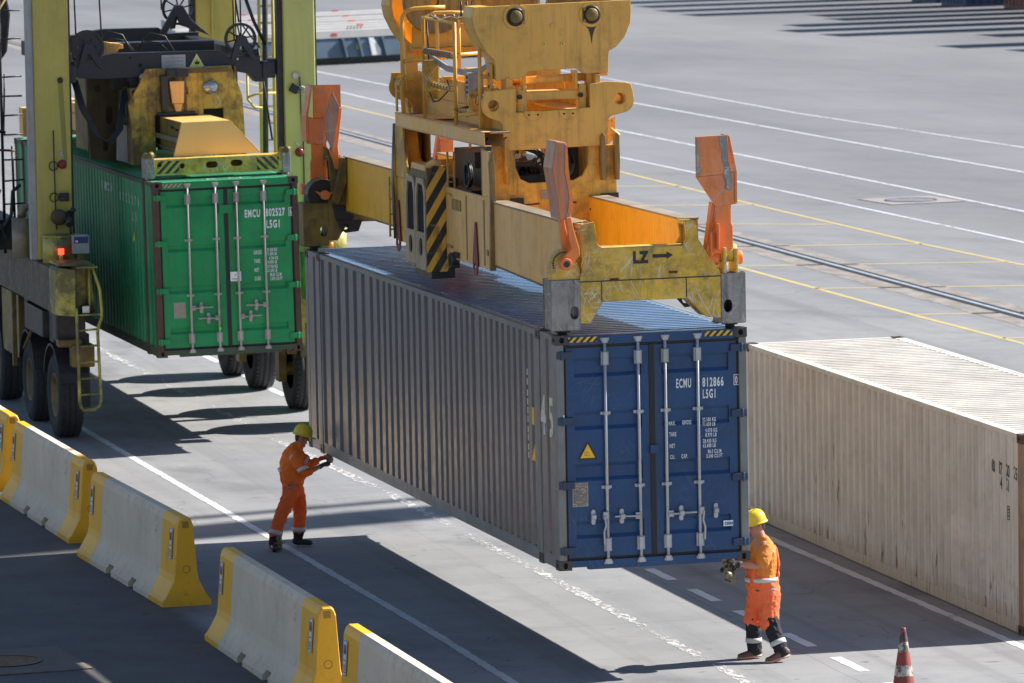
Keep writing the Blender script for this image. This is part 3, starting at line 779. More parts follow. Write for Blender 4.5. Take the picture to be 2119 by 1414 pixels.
# writing on the ribbed side
side = [c for c in blue.children if c.name.startswith('side_wall')][0]
def dep(profs, extra=.004):
    def f(y):
        for pr in profs:
            if pr[0][0] <= y <= pr[-1][0]: return prof_depth(pr, y) - extra
        return .008
    return f
def flats(prof, y, half):
    """centres of the outer (and, if half, inner) flats from y downwards"""
    c = []
    for (a, da), (b, db) in zip(prof[:-1], prof[1:]):
        if abs(da-db) < 1e-6 and (half or da < .03): c.append((a+b)/2)
    return [q for q in sorted(c, reverse=True) if q <= y + .02]
def side_letters(t, txt, h, y, z, mat, xs, profs, parent, sub=24, stepy=None, bold=0, fl=None):
    """letters painted over the corrugation, cut finely so that they follow it"""
    yy = y; w_ = h*xs*.43
    for ki, ch in enumerate(txt):
        if fl and ki >= len(fl): break
        if fl: yy = fl[ki] + w_
        if ch != ' ':
            cu = bpy.data.curves.new('l', 'FONT'); cu.body = ch; cu.size = h/.70; cu.offset = bold; cu.resolution_u = 3
            o = bpy.data.objects.new('l', cu); C.objects.link(o); bpy.context.view_layer.update()
            me = bpy.data.meshes.new_from_object(o.evaluated_get(bpy.context.evaluated_depsgraph_get()))
            C.objects.unlink(o); bpy.data.objects.remove(o)
            b = bmesh.new(); b.from_mesh(me); bpy.data.meshes.remove(me)
            for v in b.verts: v.co.x *= xs
            ks = sorted({round(yk, 4) for pr in profs for yk, _ in pr if yy - 1.2 < yk < yy + .1})
            for yk in ks:
                bmesh.ops.bisect_plane(b, geom=b.verts[:] + b.edges[:] + b.faces[:], plane_co=(yy - yk, 0, 0), plane_no=(1, 0, 0), dist=1e-6)
            f = dep(profs, .0035)
            for v in b.verts:
                Y = yy - v.co.x; Z = z + v.co.y; v.co = Vector((f(Y), Y, Z))
            me2 = bpy.data.meshes.new('lettering'); b.to_mesh(me2); b.free(); me2.materials.append(mat)
            o = bpy.data.objects.new('lettering', me2); C.objects.link(o); o.parent = parent
        yy -= stepy or h*.62
side_letters(blue, '45', .46, .80, 1.64, M['cream'], .80, bprof, side, stepy=.36, bold=.02)
m = MB()
m.prism([(1.10, 1.68), (1.20, 1.68), (1.20, 1.90), (1.10, 1.90)], 'x', .008, .011); m.build('hazard_label', M['decal_y'], side)
m = MB(); m.prism([(1.085, 1.235), (1.25, 1.235), (1.085, 1.45)], 'x', .008, .011); m.build('warning_triangle', M['decal_y'], side)
random.seed(5)
for i, z in enumerate([2.32, 2.2, 2.06, 1.95, 1.84, 1.73, 1.6, 1.5, 1.38, 1.28]):
    yq = 1.372; m = MB(); m.prism([(yq, z-.04), (yq+.035, z-.04), (yq+.035, z+.04), (yq, z+.04)], 'x', .006, .009)
    m.build('vertical_lettering', M['cream'], side)

green, gprof = container('shipping_container', 'green container with EMCU lettering and rusty frame hanging in the straddle carrier', None, 13.716, 2.896,
    (M['green_side'], M['green'], M['green_roof'], M['rusty'], M['casting_brown'], M['frame_green']), True, ribs_g, (.575, 1.04, 1.39, 1.85), green=True)
green.location = (19.8565, 33.9835, 1.5627); green.rotation_euler = (-.00725, -.0121, .003)
gd = [c for c in green.children if c.name.split('.')[0] == 'door']
R_ = gd[1]; L_ = gd[0]
T('EMCU', .122, 1.53, 2.25, .50, bold=.006); T('802527', .122, 1.885, 2.255, .52, bold=.006); T('6', .105, 2.290, 2.260, .50, bold=.005)
m = MB(); x0, x1, z0, z1 = 2.272, 2.362, 2.24, 2.385; m.prism([(x0, z0), (x1, z0), (x1, z1), (x0, z1)], 'y', .0262, .0285, [[(x0+.009, z0+.009), (x1-.009, z0+.009), (x1-.009, z1-.009), (x0+.009, z1-.009)]])
m.build('check_digit_frame', M['white'], R_)
T('L5G1', .125, 1.885, 2.06, .54, bold=.006)
for s, x, z in (('32.500 KG', 1.885, 1.672), ('71.650 LB', 1.885, 1.605), ('4.740 KG', 1.917, 1.531), ('10.450 LB', 1.885, 1.467), ('27.760 KG', 1.885, 1.394), ('61.200 LB', 1.885, 1.328), ('88.05 CU.M', 1.925, 1.258), ('3.039 CU.FT', 1.925, 1.19)):
    T(s, .052, x, z, .44, bold=.002)
for s, z in (('GROSS', 1.632), ('TARE', 1.488), ('NET', 1.342), ('CUBE', 1.2)): T(s, .062, 1.665, z, .42, bold=.002)
m = MB(); m.box(1.25, 1.43, -.008, -.004, 1.21, 1.365); st = m.build('paper_label', M['white'], R_)
m = MB(); m.box(1.27, 1.41, -.0095, -.009, 1.24, 1.252); m.box(1.325, 1.345, -.0095, -.009, 1.30, 1.32); m.build('label_print', M['cimc'], st)
m = MB(); m.box(.29, .49, .0225, .029, .64, .90); m.build('data_plate', M['plate'], L_)
M['neon'] = plain('neon_green_seal', (.1, .85, .1), .5)
m = MB(); m.box(1.02, 1.065, -.045, -.03, .42, .46); m.build('plastic_seal', M['neon'], L_)
hdr = [c for c in green.children if c.name.startswith('door_header')][0]
M['hz_pale'] = stripes('faded_hazard_sticker', (.42, .40, .24), (.10, .16, .10), .075, -1.0, 0, wear=.5)
m = MB(); m.box(.165, .50, -.0035, -.0012, 2.80, 2.865); m.build('hazard_sticker', M['hz_pale'], hdr)
side = [c for c in green.children if c.name.startswith('side_wall')][0]
side_letters(green, 'EMCU', .15, 4.75, 2.50, M['white_worn'], .8, gprof, side, fl=flats(gprof[0], 4.8, False), bold=.006)
side_letters(green, '8025276', .15, 2.95, 2.42, M['white_worn'], .8, gprof, side, fl=flats(gprof[0], 3.1, False), bold=.006)
side_letters(green, 'L5', .15, 2.0, 2.15, M['white_worn'], .8, gprof, side, fl=flats(gprof[0], 2.0, False), bold=.006)
m = MB(); m.prism([(1.80, 1.80), (1.97, 1.80), (1.80, 1.98)], 'x', .008, .011); m.build('warning_triangle', M['decal_y'], side)
for i, x in enumerate((.55, 1.0)):
    pass
roofg = [c for c in green.children if c.name == 'roof' or c.name.startswith('roof.')][0]
lettering('E U', .12, (.95, .30, 2.896-.009), '+z', M['white_worn'], roofg, 2.2)

beige, pprof = container('shipping_container', 'beige rust-streaked container standing on the ground behind the worker', None, 12.192, 2.591,
    (M['beige'], M['beige'], M['beige_roof'], M['beige'], M['rusty'], M['beige']), False, None, None, detail=False)
beige.location = (26.668, 10.977, 0.0)
side = [c for c in beige.children if c.name.startswith('side_wall')][0]
side_letters(beige, '00L720256', .155, 1.50, 1.985, M['dblack'], .72, pprof, side, fl=flats(pprof[0], [q for q in flats(pprof[0], 1.45, True) if q not in flats(pprof[0], 1.45, False)][0] - .02, True), bold=.006)
side_letters(beige, '421', .155, .72, 1.80, M['dblack'], .72, pprof, side, fl=flats(pprof[0], flats(pprof[0], .95, False)[0] - .02, True), bold=.006)
# small painted box mark
f = dep(pprof, .003)
m = MB(); y0 = .50
for (a, b_, c_, d_) in ((y0, y0+.085, 1.60, 1.612), (y0, y0+.085, 1.43, 1.442), (y0, y0+.085, 1.518, 1.53), (y0, y0+.010, 1.43, 1.612), (y0+.075, y0+.085, 1.43, 1.612), (y0+.025, y0+.06, 1.555, 1.575), (y0+.025, y0+.06, 1.47, 1.49)):
    m.prism([(a, c_), (b_, c_), (b_, d_), (a, d_)], 'x', f(y0)-.002, f(y0)+.001)
m.build('painted_mark', M['dblack'], side)
M['rustpost'] = paint('rust_streaked_post', (.30, .20, .12), var=.3, dirt=.5, rust=.35, rough=.7, streak=.6, dirtc=(.1, .05, .03))
for c in beige.children:
    if c.name.startswith('corner_post') and min(v.co.y for v in c.data.vertices) < 1 and min(v.co.x for v in c.data.vertices) < 1: c.data.materials[0] = M['rustpost']
M['patch'] = paint('pale_patch_paint', (.66, .63, .58), dirt=.3, rust=.2, streak=.3, rough=.5)
# repair patch on the ribs
pv = []; prf = [(y, d) for y, d in pprof[0] if 1.3 < y < 2.95]
m = MB(); vs = []
for y, d in prf: vs += [(d-.002, y, .30), (d-.002, y, 1.22 - .12*(1 if y < 1.9 else 0))]
m.add(vs, [(2*i, 2*i+1, 2*i+3, 2*i+2) for i in range(len(prf)-1)]); m.build('repair_patch', M['patch'], side, fix=False)
# ---------------------------------------------------------------- yellow spreader with headblock on the blue container
M['beamlite'] = paint('faded_orange_channel', (.98, .50, .12), var=.08, dirt=.3, rust=.1, rough=.4, streak=.25, dirtc=(.35, .18, .07), seed=23, fade=(.98, .60, .26))
sp = empty('container_spreader', 'big mustard yellow crane spreader locked onto the dark blue container roof', 'spreader', None,
           (BX-.0, BY, BZ+2.896), (-.00227, -.00326, .0130))
CX, CY = 1.19, 6.858
def end_beam(yf, s_, far):
    """yf = outer face y, s_ = +1 if the beam body goes towards +y"""
    o = [(.31, .14), (.44, .13), (.60, .39), (1.68, .39), (1.92, .15), (2.11, .12), (2.11, .70), (1.97, .90), (1.83, 1.11), (1.80, 1.345), (1.66, 1.345), (1.685, 1.13), (1.64, 1.04), (.60, 1.05), (.545, 1.10), (.505, 1.375), (.33, 1.345), (.36, .90), (.31, .68)]
    m = MB(); a, b = sorted((yf, yf + s_*.06))
    m.prism(o, 'y', a, b, [slot(1.50, .72, .12, .03), slot(.75, .66, .12, .03)])
    a, b = sorted((yf + s_*.30, yf + s_*.36)); m.prism(o, 'y', a, b)
    a, b = sorted((yf + s_*.06, yf + s_*.30))
    m.box(.58, 1.68, a, b, .99, 1.045); m.box(.60, 1.68, a, b, .395, .44); m.box(.33, .505, a, b, 1.29, 1.345); m.box(1.66, 1.80, a, b, 1.29, 1.34)
    m.box(.32, .58, a, b, .60, .66); m.box(1.70, 2.10, a, b, .60, .66)
    e = m.build('end_beam', M['endbeam'] if not far else M['greasy_y'], sp, bevel=.006)
    m = MB(); y0, y1 = sorted((yf - s_*.006, yf)); m.box(.31, 2.11, y0, y1, .640, .655); m.box(.58, .592, y0, y1, .40, .64); m.box(1.66, 1.672, y0, y1, .40, .64)
    m.build('weld_seam', M['rusty'], e, bevel=.002)
    if not far:
        lettering('LZ', .13, (.99, yf-.008, .855), '-y', M['dblack'], e, .8, bold=.012)
        m = MB(); m.prism([(1.24, .905), (1.42, .905), (1.42, .885), (1.50, .93), (1.42, .975), (1.42, .945), (1.24, .95)], 'y', yf-.009, yf-.006); m.build('painted_arrow', M['dblack'], e)
    # lifting eye below the right shoulder
    m = MB(); y0, y1 = sorted((yf+s_*.38, yf+s_*.42)); 
    ex = 1.74 if not far else .52
    m.prism([(ex-.07, .42), (ex+.28, .42), (ex+.22, .26), (ex+.02, .24), (ex-.07, .34)], 'y', y0, y1, [circ(ex+.03, .335, .045)]); m.build('lifting_eye', M['greasy'], e)
    return e
end_beam(.0, 1, False); end_beam(13.716, -1, True)
def pod(x0, x1, yf, s_, far):
    y0, y1 = sorted((yf-.012*s_, yf + s_*.36)); yw = (yf + s_*.07)
    m = MB(); m.cur = 0
    xm = (x0+x1)/2; outer_left = x0 < 1
    wx = x1-.075 if outer_left else x0+.085
    w = slot(wx, .275, .105, .16, 4)
    ya, yb = sorted((yf-.012*s_, yf+.02*s_)); yc, yd = sorted((yf+.34*s_, yf+.36*s_))
    m.prism([(x0, .06), (x1, .06), (x1, .68), (x0, .68)], 'y', ya, yb, [w]); m.prism([(x0, .06), (x1, .06), (x1, .68), (x0, .68)], 'y', yc, yd, [w])
    yi0, yi1 = sorted((yf+.02*s_, yf+.34*s_))
    m.box(x0, x0+.02, yi0, yi1, .06, .68); m.box(x1-.02, x1, yi0, yi1, .06, .40); m.box(x0+.02, x1-.02, yi0, yi1, .655, .68); m.box(x0+.02, x1-.02, yi0, yi1, .06, .10)
    m.box(x1-.02, x1, yi0, yi1, .40, .68)
    p = m.build('corner_pod', M['pod'] if not far else M['greasy_y'], sp, bevel=.006)
    m = MB(); m.cyl((xm, yf+s_*.17, .0-.03), (xm, yf+s_*.17, .10), .06, 16); m.cyl((xm, yf+s_*.17, .03), (xm, yf+s_*.17, .07), .10, 16)
    m.cyl((xm, yf+s_*.17, .10), (xm, yf+s_*.17, .64), .045, 12)
    m.build('twist_lock', M['greasy'], p)
    return p
for x0, x1 in ((-.06, .31), (2.11, 2.425)):
    pod(x0, x1, 0, 1, False); pod(x0, x1, 13.716, -1, True)
# gather guide actuator housings
def actuator(x, y, far, ax='x'):
    m = MB()
    if ax == 'x':   # disc faces the camera, axis along y
        m.prism([(x-.17, .68)] + [(x-.0+.17*math.cos(math.radians(a)), .88+.17*math.sin(math.radians(a))) for a in range(180, 40, -12)] + [(x+.20, .80), (x+.22, .68)], 'y', y, y+.12)
        m.cyl((x, y-.05, .88), (x, y+.16, .88), .055, 16)
    else:
        m.prism([(y-.02, .68), (y-.02, .90), (y+.08, 1.0), (y+.22, 1.0), (y+.32, .9), (y+.32, .68)], 'x', x-.11, x-.02); m.prism([(y-.02, .68), (y-.02, .90), (y+.08, 1.0), (y+.22, 1.0), (y+.32, .9), (y+.32, .68)], 'x', x+.06, x+.15)
        m.cyl((x-.20, y+.15, .86), (x+.24, y+.15, .86), .055, 16)
    a = m.build('rotary_actuator', M['endbeam'] if not far else M['greasy'], sp, bevel=.008)
    m = MB()
    for k in range(15):
        t = math.radians(200 - k*12)
        if ax == 'x': m.cyl((x+.14*math.cos(t), y-.012, .88+.14*math.sin(t)), (x+.14*math.cos(t), y+.0, .88+.14*math.sin(t)), .012, 6)
    if ax != 'x':
        for k in range(9): m.cyl((x-.115, y+.15+.1*math.cos(.4*k), .86+.1*math.sin(.4*k)), (x-.108, y+.15+.1*math.cos(.4*k), .86+.1*math.sin(.4*k)), .011, 6)
    m.build('bolt', M['greasy'], a)
def plate_strip(pts, w, m):
    pass
# near-left flipper: narrow side towards the camera, blade along y
def flipper_narrow(name_label):
    y0 = -.05
    m = MB(); m.prism([(.10, .82), (.20, .86), (.30, .98), (.30, 1.05), (.23, 1.30), (.20, 1.45), (.13, 1.45), (.155, 1.28), (.19, 1.06), (.10, .98), (.04, .93), (.04, .85)], 'y', y0-.02, y0+.05)
    m.cyl((.12, y0-.05, .88), (.12, y0+.06, .88), .075, 20)
    m.prism([(.13, .98), (.22, .98), (.23, 1.10), (.17, 1.30), (.14, 1.50), (.09, 1.50), (.10, 1.3)], 'y', y0+.12, y0+.20)
    f = m.build('flipper_arm', M['flip'], sp, bevel=.010)
    b = MB(); b.prism([(.06, 1.42), (.20, 1.42), (.215, 1.62), (.165, 2.06), (.155, 2.36), (.03, 2.38), (-.025, 2.05), (.02, 1.75)], 'y', y0, y0+.42)
    b.build('flipper_blade', M['flip_worn'], f, bevel=.012)
    h = MB(); h.cyl((.12, y0-.062, .88), (.12, y0-.05, .88), .038, 16); h.build('pivot_pin', M['greasy'], f)
    r = MB(); r.prism([(.155, 1.50), (.215, 1.50), (.225, 1.62), (.18, 2.05), (.17, 2.33), (.14, 2.34), (.13, 2.0), (.18, 1.7)], 'y', y0-.012, y0+.0); r.build('blade_edge', M['flip'], f, bevel=.003)
flipper_narrow('')
actuator(.12, .02, False)
# near-right flipper: wide blade facing the camera
def flipper_wide(y, s_, far, mirror=False, dx=0):
    X = (lambda x: x + dx) if not mirror else (lambda x: 2*CX - x + dx)
    ya, yb = sorted((y, y + s_*.035))
    pr = lambda pts: [(X(a), b) for a, b in pts]
    m = MB(); m.prism(pr([(1.97, .90), (2.27, .98), (2.27, 1.25), (2.25, 1.30), (2.25, 1.56), (2.06, 1.50), (2.03, 1.25), (1.92, .98)]), 'y', ya, yb)
    m.prism(pr([(1.92, .92), (2.0, .90), (2.06, 1.5), (2.02, 1.56)]), 'y', yb, yb + .14)
    m.box(*sorted((X(2.04), X(2.07))), ya-.09, ya, .98, 1.30); m.box(*sorted((X(1.96), X(1.99))), ya-.06, ya, .90, 1.2)
    m.cyl((X(1.93), y+.10, .86), (X(2.10), y+.10, .86), .085, 20); m.cyl((X(2.33), y+.10, .86), (X(2.40), y+.10, .86), .085, 20)
    f = m.build('flipper_arm', M['flip'], sp, bevel=.008)
    b = MB()
    b.prism(pr([(1.80, 2.37), (2.21, 2.38), (2.215, 1.90), (1.80, 1.88)]), 'y', ya-.035, ya)      # upper plate
    b.prism(pr([(1.80, 1.88), (2.215, 1.90), (2.31, 1.93), (2.32, 1.53), (2.10, 1.50), (2.05, 1.50)]), 'y', ya-.02, ya+.02)
    b.prism(pr([(2.215, 2.38), (2.24, 2.36), (2.325, 1.93), (2.325, 1.55), (2.29, 1.55), (2.29, 1.93)]), 'y', ya-.03, ya+.28)
    b.build('flipper_blade', M['flip_scr'], f, bevel=.010)
    if not far:
        r = MB(); r.prism(pr([(2.09, 2.37), (2.20, 2.37), (2.205, 2.2), (2.21, 2.1), (2.235, 1.95), (2.25, 1.8), (2.245, 1.70), (2.18, 1.71), (2.175, 1.82), (2.15, 1.88), (2.155, 1.98), (2.125, 2.1), (2.13, 2.2), (2.10, 2.27)]), 'y', ya-.040, ya-.036)
        r.prism(pr([(1.805, 2.36), (1.83, 2.28), (1.825, 2.2), (1.85, 2.1), (1.84, 2.02), (1.87, 1.95), (1.84, 1.90), (1.803, 1.9)]), 'y', ya-.040, ya-.036)
        r.build('scraped_patch', M['pod'], f)
    return f
flipper_wide(-.02, 1, False)
m = MB(); m.box(2.13, 2.17, -.06, .24, .68, 1.0); m.box(2.28, 2.32, -.06, .24, .68, .98); m.cyl((2.12, .09, .92), (2.33, .09, .92), .11, 20); a = m.build('rotary_actuator', M['endbeam'], sp, bevel=.01)
# far flippers
flipper_wide(13.72, 1, True, mirror=True, dx=.03)
m = MB(); m.prism([(.16, 1.95), (.36, 1.95), (.46, 1.5), (.33, 1.4)], 'y', 13.3, 13.34)
m = MB(); m.prism([(.40, 2.30), (.50, 2.06), (.38, 1.42), (.24, 1.80)], 'y', 13.30, 13.345); w = m.build('flipper_wear_plate', M['flip_worn'], sp, bevel=.005)
m = MB(); m.prism([(.12, .86), (.20, .78), (.36, .84), (.54, .90), (.52, 1.12), (.42, 1.18), (.34, 1.45), (.42, 1.6), (.50, 2.05), (.545, 2.06), (.47, 1.5), (.50, 1.2), (.58, 1.0), (.55, .86), (.36, .80)], 'y', 13.33, 13.40)
m.cyl((.26, 13.28, .80), (.26, 13.40, .80), .07, 16); m.build('flipper_arm', M['flip'], sp, bevel=.01)
m = MB(); m.prism([(.05, .66)] + arc(.25, .80, .23, 180, 20, 10) + [(.50, .66)], 'y', 13.42, 13.70); m.prism([(.36, .66), (.75, .62), (.60, .30), (.42, .42)], 'y', 13.34, 13.40); m.build('rotary_actuator', M['greasy'], sp, bevel=.01)
flipper_wide(13.72, 1, True, dx=.05)
m = MB(); m.prism([(.42, .66), (.56, .98), (.56, 1.34), (.50, 1.34), (.40, .92), (.34, .72)], 'y', 13.20, 13.38); m.build('end_gusset', M['greasy_y'], sp, bevel=.006)
# ---------------- telescopic beams
def tele(x0, x1, y0, y1, mat, zb0=.56, zb1=.56, top=1.33):
    m = MB(); t = .02
    for xa in (x0, x1-.02):
        vs = [(xa, y0, zb0), (xa, y1, zb1), (xa, y1, top), (xa, y0, top), (xa+t, y0, zb0), (xa+t, y1, zb1), (xa+t, y1, top), (xa+t, y0, top)]
        m.add(vs, [(0, 1, 2, 3), (7, 6, 5, 4), (0, 4, 5, 1), (3, 2, 6, 7), (0, 3, 7, 4), (1, 5, 6, 2)])
    b = m.build('telescopic_beam', mat, sp)
    m = MB(); m.box(x0-.012, x1+.012, y0, y1, top+.001, top+.022); m.build('top_flange', M['steelplate'], b, bevel=.003)
    m = MB(); vs = [(x0-.01, y0, zb0-.02), (x0-.01, y1, zb1-.02), (x1+.01, y1, zb1-.02), (x1+.01, y0, zb0-.02), (x0-.01, y0, zb0), (x0-.01, y1, zb1), (x1+.01, y1, zb1), (x1+.01, y0, zb0)]
    m.add(vs, [(0, 1, 2, 3), (7, 6, 5, 4), (0, 4, 5, 1), (3, 2, 6, 7), (0, 3, 7, 4), (1, 5, 6, 2)]); m.build('bottom_flange', M['greasy_y'], b)
    return b
M['steelplate'] = paint('worn_flange_top', (.30, .24, .17), var=.3, dirt=.6, rust=.35, rough=.5, streak=0, dirtc=(.05, .045, .04), seed=20)
t1 = tele(.30, .52, .30, 5.6, M['beam'], .44, .58)
tele(1.70, 1.92, .30, 5.6, M['beam2'], .52, .60)
tele(.57, .79, 8.2, 13.4, M['beam2']); tele(1.97, 2.19, 8.2, 13.4, M['beam2'])
# end shoulders joining the end beam
m = MB(); m.prism([(.32, .60), (.32, 1.345), (.515, 1.372), (.56, 1.05), (.70, 1.0), (.70, .7)], 'y', .36, .42); m.build('shoulder_plate', M['endbeam'], sp, bevel=.005)
# scuffed wear plates on the near left beam
M['galvworn'] = paint('scraped_plate', (.28, .25, .22), var=.4, dirt=.6, rust=.3, rough=.45, metal=.5, scratch=.8, seed=21)
# ---------------- main frame
def frame_plate(yf, s_, name='frame_plate', mat=None):
    o = [(.36, .47), (.52, .44), (.52, .60), (1.66, .64), (1.66, .70), (1.98, .72), (2.07, .8), (2.08, 1.36), (2.06, 2.0), (1.70, 2.0), (1.69, 1.75), (1.62, 1.62), (1.50, 1.56), (.90, 1.54), (.78, 1.60), (.72, 1.75), (.70, 2.02), (.385, 2.05), (.375, 1.85), (.33, 1.72), (.35, 1.5)]
    m = MB(); a, b = sorted((yf, yf + s_*.05))
    m.prism(o, 'y', a, b); return m.build(name, mat or M['yel'], sp, bevel=.006)
fp = frame_plate(4.40, 1)
frame_plate(9.31, -1)
m = MB()
for y0, y1 in ((4.45, 5.9), (7.9, 9.26)):
    m.box(.36, .385, y0, y1, .47, 1.36); m.box(2.03, 2.06, y0, y1, .70, 1.36); m.box(.385, 2.03, y0, y1, 1.32, 1.345)
    m.box(.385, 2.03, y0, y1, .50, .53)
m.box(.55, .58, 5.9, 7.9, .50, 1.36); m.box(1.9, 1.93, 5.9, 7.9, .50, 1.36)
m.build('main_frame', M['yel'], sp, bevel=.006)
M['col'] = paint('streaked_column_paint', (.42, .27, .06), var=.2, dirt=.6, rust=.35, rough=.45, streak=.9, dirtc=(.07, .04, .03), seed=22, smear=.7, smearc=(.13, .08, .06))
for yf, s_ in ((4.43, 1), (9.27, -1)):
    for xa, xb in ((.37, .72), (1.69, 2.08)):
        y0, y1 = sorted((yf, yf + s_*.42))
        m = MB(); m.prism([(y0, 1.36), (y1, 1.36), (y1 if s_ > 0 else y1, 2.0), (y0, 2.0)], 'x', xa, xa+.03); m.prism([(y0, 1.36), (y1, 1.36), (y1, 2.0), (y0, 2.0)], 'x', xb-.03, xb)
        m.box(xa+.03, xb-.03, y0+.02, y1, 1.97, 2.0)
        m.build('frame_column', M['col'], sp, bevel=.005)
# vertical rubbing post at the near left corner
m = MB(); m.prism([(.235, .46), (.315, .46), (.33, 1.36), (.32, 1.80), (.30, 2.04), (.245, 1.86), (.26, 1.5)], 'y', 3.96, 4.02); m.build('guide_post', M['col'], sp, bevel=.004)
m = MB(); m.box(.262, .288, 4.02, 6.30, .46, 1.40); m.box(.262, .288, 4.02, 4.40, 1.40, 2.0); m.build('frame_side', M['beam'], sp, bevel=.005)
m = MB(); m.box(.255, .262, 4.30, 4.36, .50, 1.35); m.box(.255, .262, 5.2, 5.25, .50, 1.35); m.cyl((.25, 4.16, .68), (.262, 4.16, .68), .04, 12); m.box(.25, .262, 5.5, 5.95, 1.12, 1.26); m.build('side_fitting', M['col'], sp)
# pins and hook plates linking headblock to the frame
for x, mt in ((.335, 'greasy'), (.575, 'yel'), (1.87, 'col'), (2.06, 'col')):
    m = MB(); m.prism([(x-.022, 1.55), (x+.022, 1.55), (x+.035, 1.8), (x+.032, 2.12), (x, 2.16), (x-.032, 2.12), (x-.035, 1.8)], 'y', 4.28, 4.40); m.build('hanger_plate', M[mt], sp, bevel=.006)
# hinged black guards, small data plate, pipes on the front plate
for x0, x1, z0, z1 in ((.62, .80, 1.02, 1.36), (1.84, 2.08, 1.02, 1.38)):
    m = MB(); m.box(x0, x1, 4.33, 4.35, z0, z1); m.cyl((x0-.14, 4.36, z0+.14), (x0+.10, 4.36, z0+.16), .035, 10); m.build('rubber_guard', M['gasket'], fp)
for x0, x1 in ((.80, 1.02), (1.30, 1.52)):
    m = MB(); m.cyl((x0, 4.385, 1.26), (x1, 4.385, 1.27), .010, 6); m.build('thin_pipe', M['rusty'], fp)
m = MB(); m.box(1.05, 1.2, 4.385, 4.398, 1.33, 1.44); m.build('data_plate', M['plate'], fp)
m = MB(); m.cyl((1.55, 4.30, .86), (1.70, 4.30, .92), .10, 16); m.box(1.5, 1.62, 4.3, 4.4, .78, .98); m.build('hydraulic_motor', M['greasy'], fp)
# machinery deck seen through the gap
m = MB()
for k, (x0, x1, y0, y1, z0, z1) in enumerate([(.75, 1.3, 5.0, 6.6, 1.36, 1.60), (.8, 1.25, 6.8, 7.9, 1.36, 1.8), (1.35, 1.9, 6.0, 8.2, 1.36, 1.66), (.62, 1.12, 4.9, 5.6, 1.72, 1.78), (1.5, 1.75, 5.0, 5.6, 1.36, 1.95)]):
    m.box(x0, x1, y0, y1, z0, z1)
m.cyl((.9, 5.2, 1.66), (.9, 6.4, 1.66), .10, 14); m.cyl((1.2, 5.2, 1.62), (1.2, 6.0, 1.62), .07, 14)
for k in range(7): m.tube([(1.0+.06*k, 5.1, 1.62), (1.0+.07*k, 5.5, 1.75+.03*(k % 3)), (1.1+.06*k, 6.2, 1.64)], .018, 6)
m.build('hydraulic_pack', M['dark'], sp, bevel=.01)
m = MB()
for k in range(7): m.tube([(1.44+.012*k+.11*math.cos(a)*1.0, 4.75+.05*k*.3, 1.76+.19*math.sin(a)) for a in [i*2*PI/18 for i in range(18)]], .011, 5, close=True)
m.build('hose_reel', M['cable'], sp)
m = MB()
for k in range(5): m.tube([(.95+.04*k, 4.8, 1.95), (1.08+.04*k, 4.8, 1.90-.01*k), (1.22+.03*k, 4.85, 1.80-.015*k), (1.40, 4.85, 1.84)], .010, 5)
m.build('hose_bundle', M['cable'], sp)
m = MB(); m.tube([(1.12, 5.6, 1.6), (1.12, 5.6, 2.05)], .025, 8); m.tube([(.95, 7.6, 1.6), (.95, 7.6, 2.05)], .02, 8); m.box(1.33, 1.5, 5.2, 5.4, 1.82, 1.95); m.build('strut', M['hb'], sp)
# ---------------- headblock
def hb_plate(yf, s_):
    a, b = sorted((yf, yf+s_*.05))
    o = [(.565, 1.975), (1.88, 2.0), (1.95, 2.03), (1.965, 2.34), (2.0, 2.38)] + arc(2.15, 2.58, .165, -70, 20, 8) + [(2.30, 2.69), (2.27, 2.79), (2.20, 2.81), (1.94, 2.83), (1.72, 2.80), (1.72, 2.50), (.72, 2.46), (.72, 2.78), (.42, 2.76), (.31, 2.76)] + arc(.44, 2.56, .17, 150, 250, 8) + [(.49, 2.36), (.53, 2.32)]
    m = MB(); m.prism(o, 'y', a, b, [circ(2.12, 2.60, .075, 20), circ(.42, 2.565, .072, 20)])
    p = m.build('headblock_plate', M['hb'], sp, bevel=.006)
    return p
hp = hb_plate(4.34, 1); hb_plate(9.38, -1)
for yf, s_ in ((4.98, 1), (8.72, 1)):   # inner lug plates
    m = MB()
    for cx, r in ((2.12, .17), (.42, .17)):
        q_ = 1 if cx > 1 else -1; m.prism([(cx-q_*.2, 2.0), (cx-q_*.05, 2.0), (cx-q_*.02, 2.34)] + ([(cx+.17*math.cos(math.radians(a)), 2.60+.17*math.sin(math.radians(a))) for a in (range(-75, 80, 15) if q_ > 0 else range(255, 100, -15))]) + [(cx-q_*.2, 2.80)], 'y', yf, yf+.05, [circ(cx, 2.60, .075, 20)])
    m.build('lug_plate', M['hb'], sp, bevel=.004)
for cx in (2.12, .42):
    for ya in (4.39, 9.0):
        m = MB(); m.lathe([(.075, 0), (.10, 0), (.10, .33), (.075, .33)], (cx, ya, 2.60), 'y', 20, close=True); m.build('lug_sleeve', M['hb'], sp)
# box body between plates
m = MB()
m.box(.56, .60, 4.39, 9.33, 1.99, 2.44); m.box(1.86, 1.90, 4.39, 9.33, 2.0, 2.44); m.box(.60, 1.86, 4.80, 5.05, 1.99, 2.03)
m.box(.60, 1.86, 8.4, 8.45, 2.0, 2.4); m.box(.56, .9, 4.39, 9.33, 2.44, 2.47); m.box(1.5, 1.90, 4.39, 9.33, 2.44, 2.47)
m.build('headblock_body', M['hb'], sp, bevel=.006)
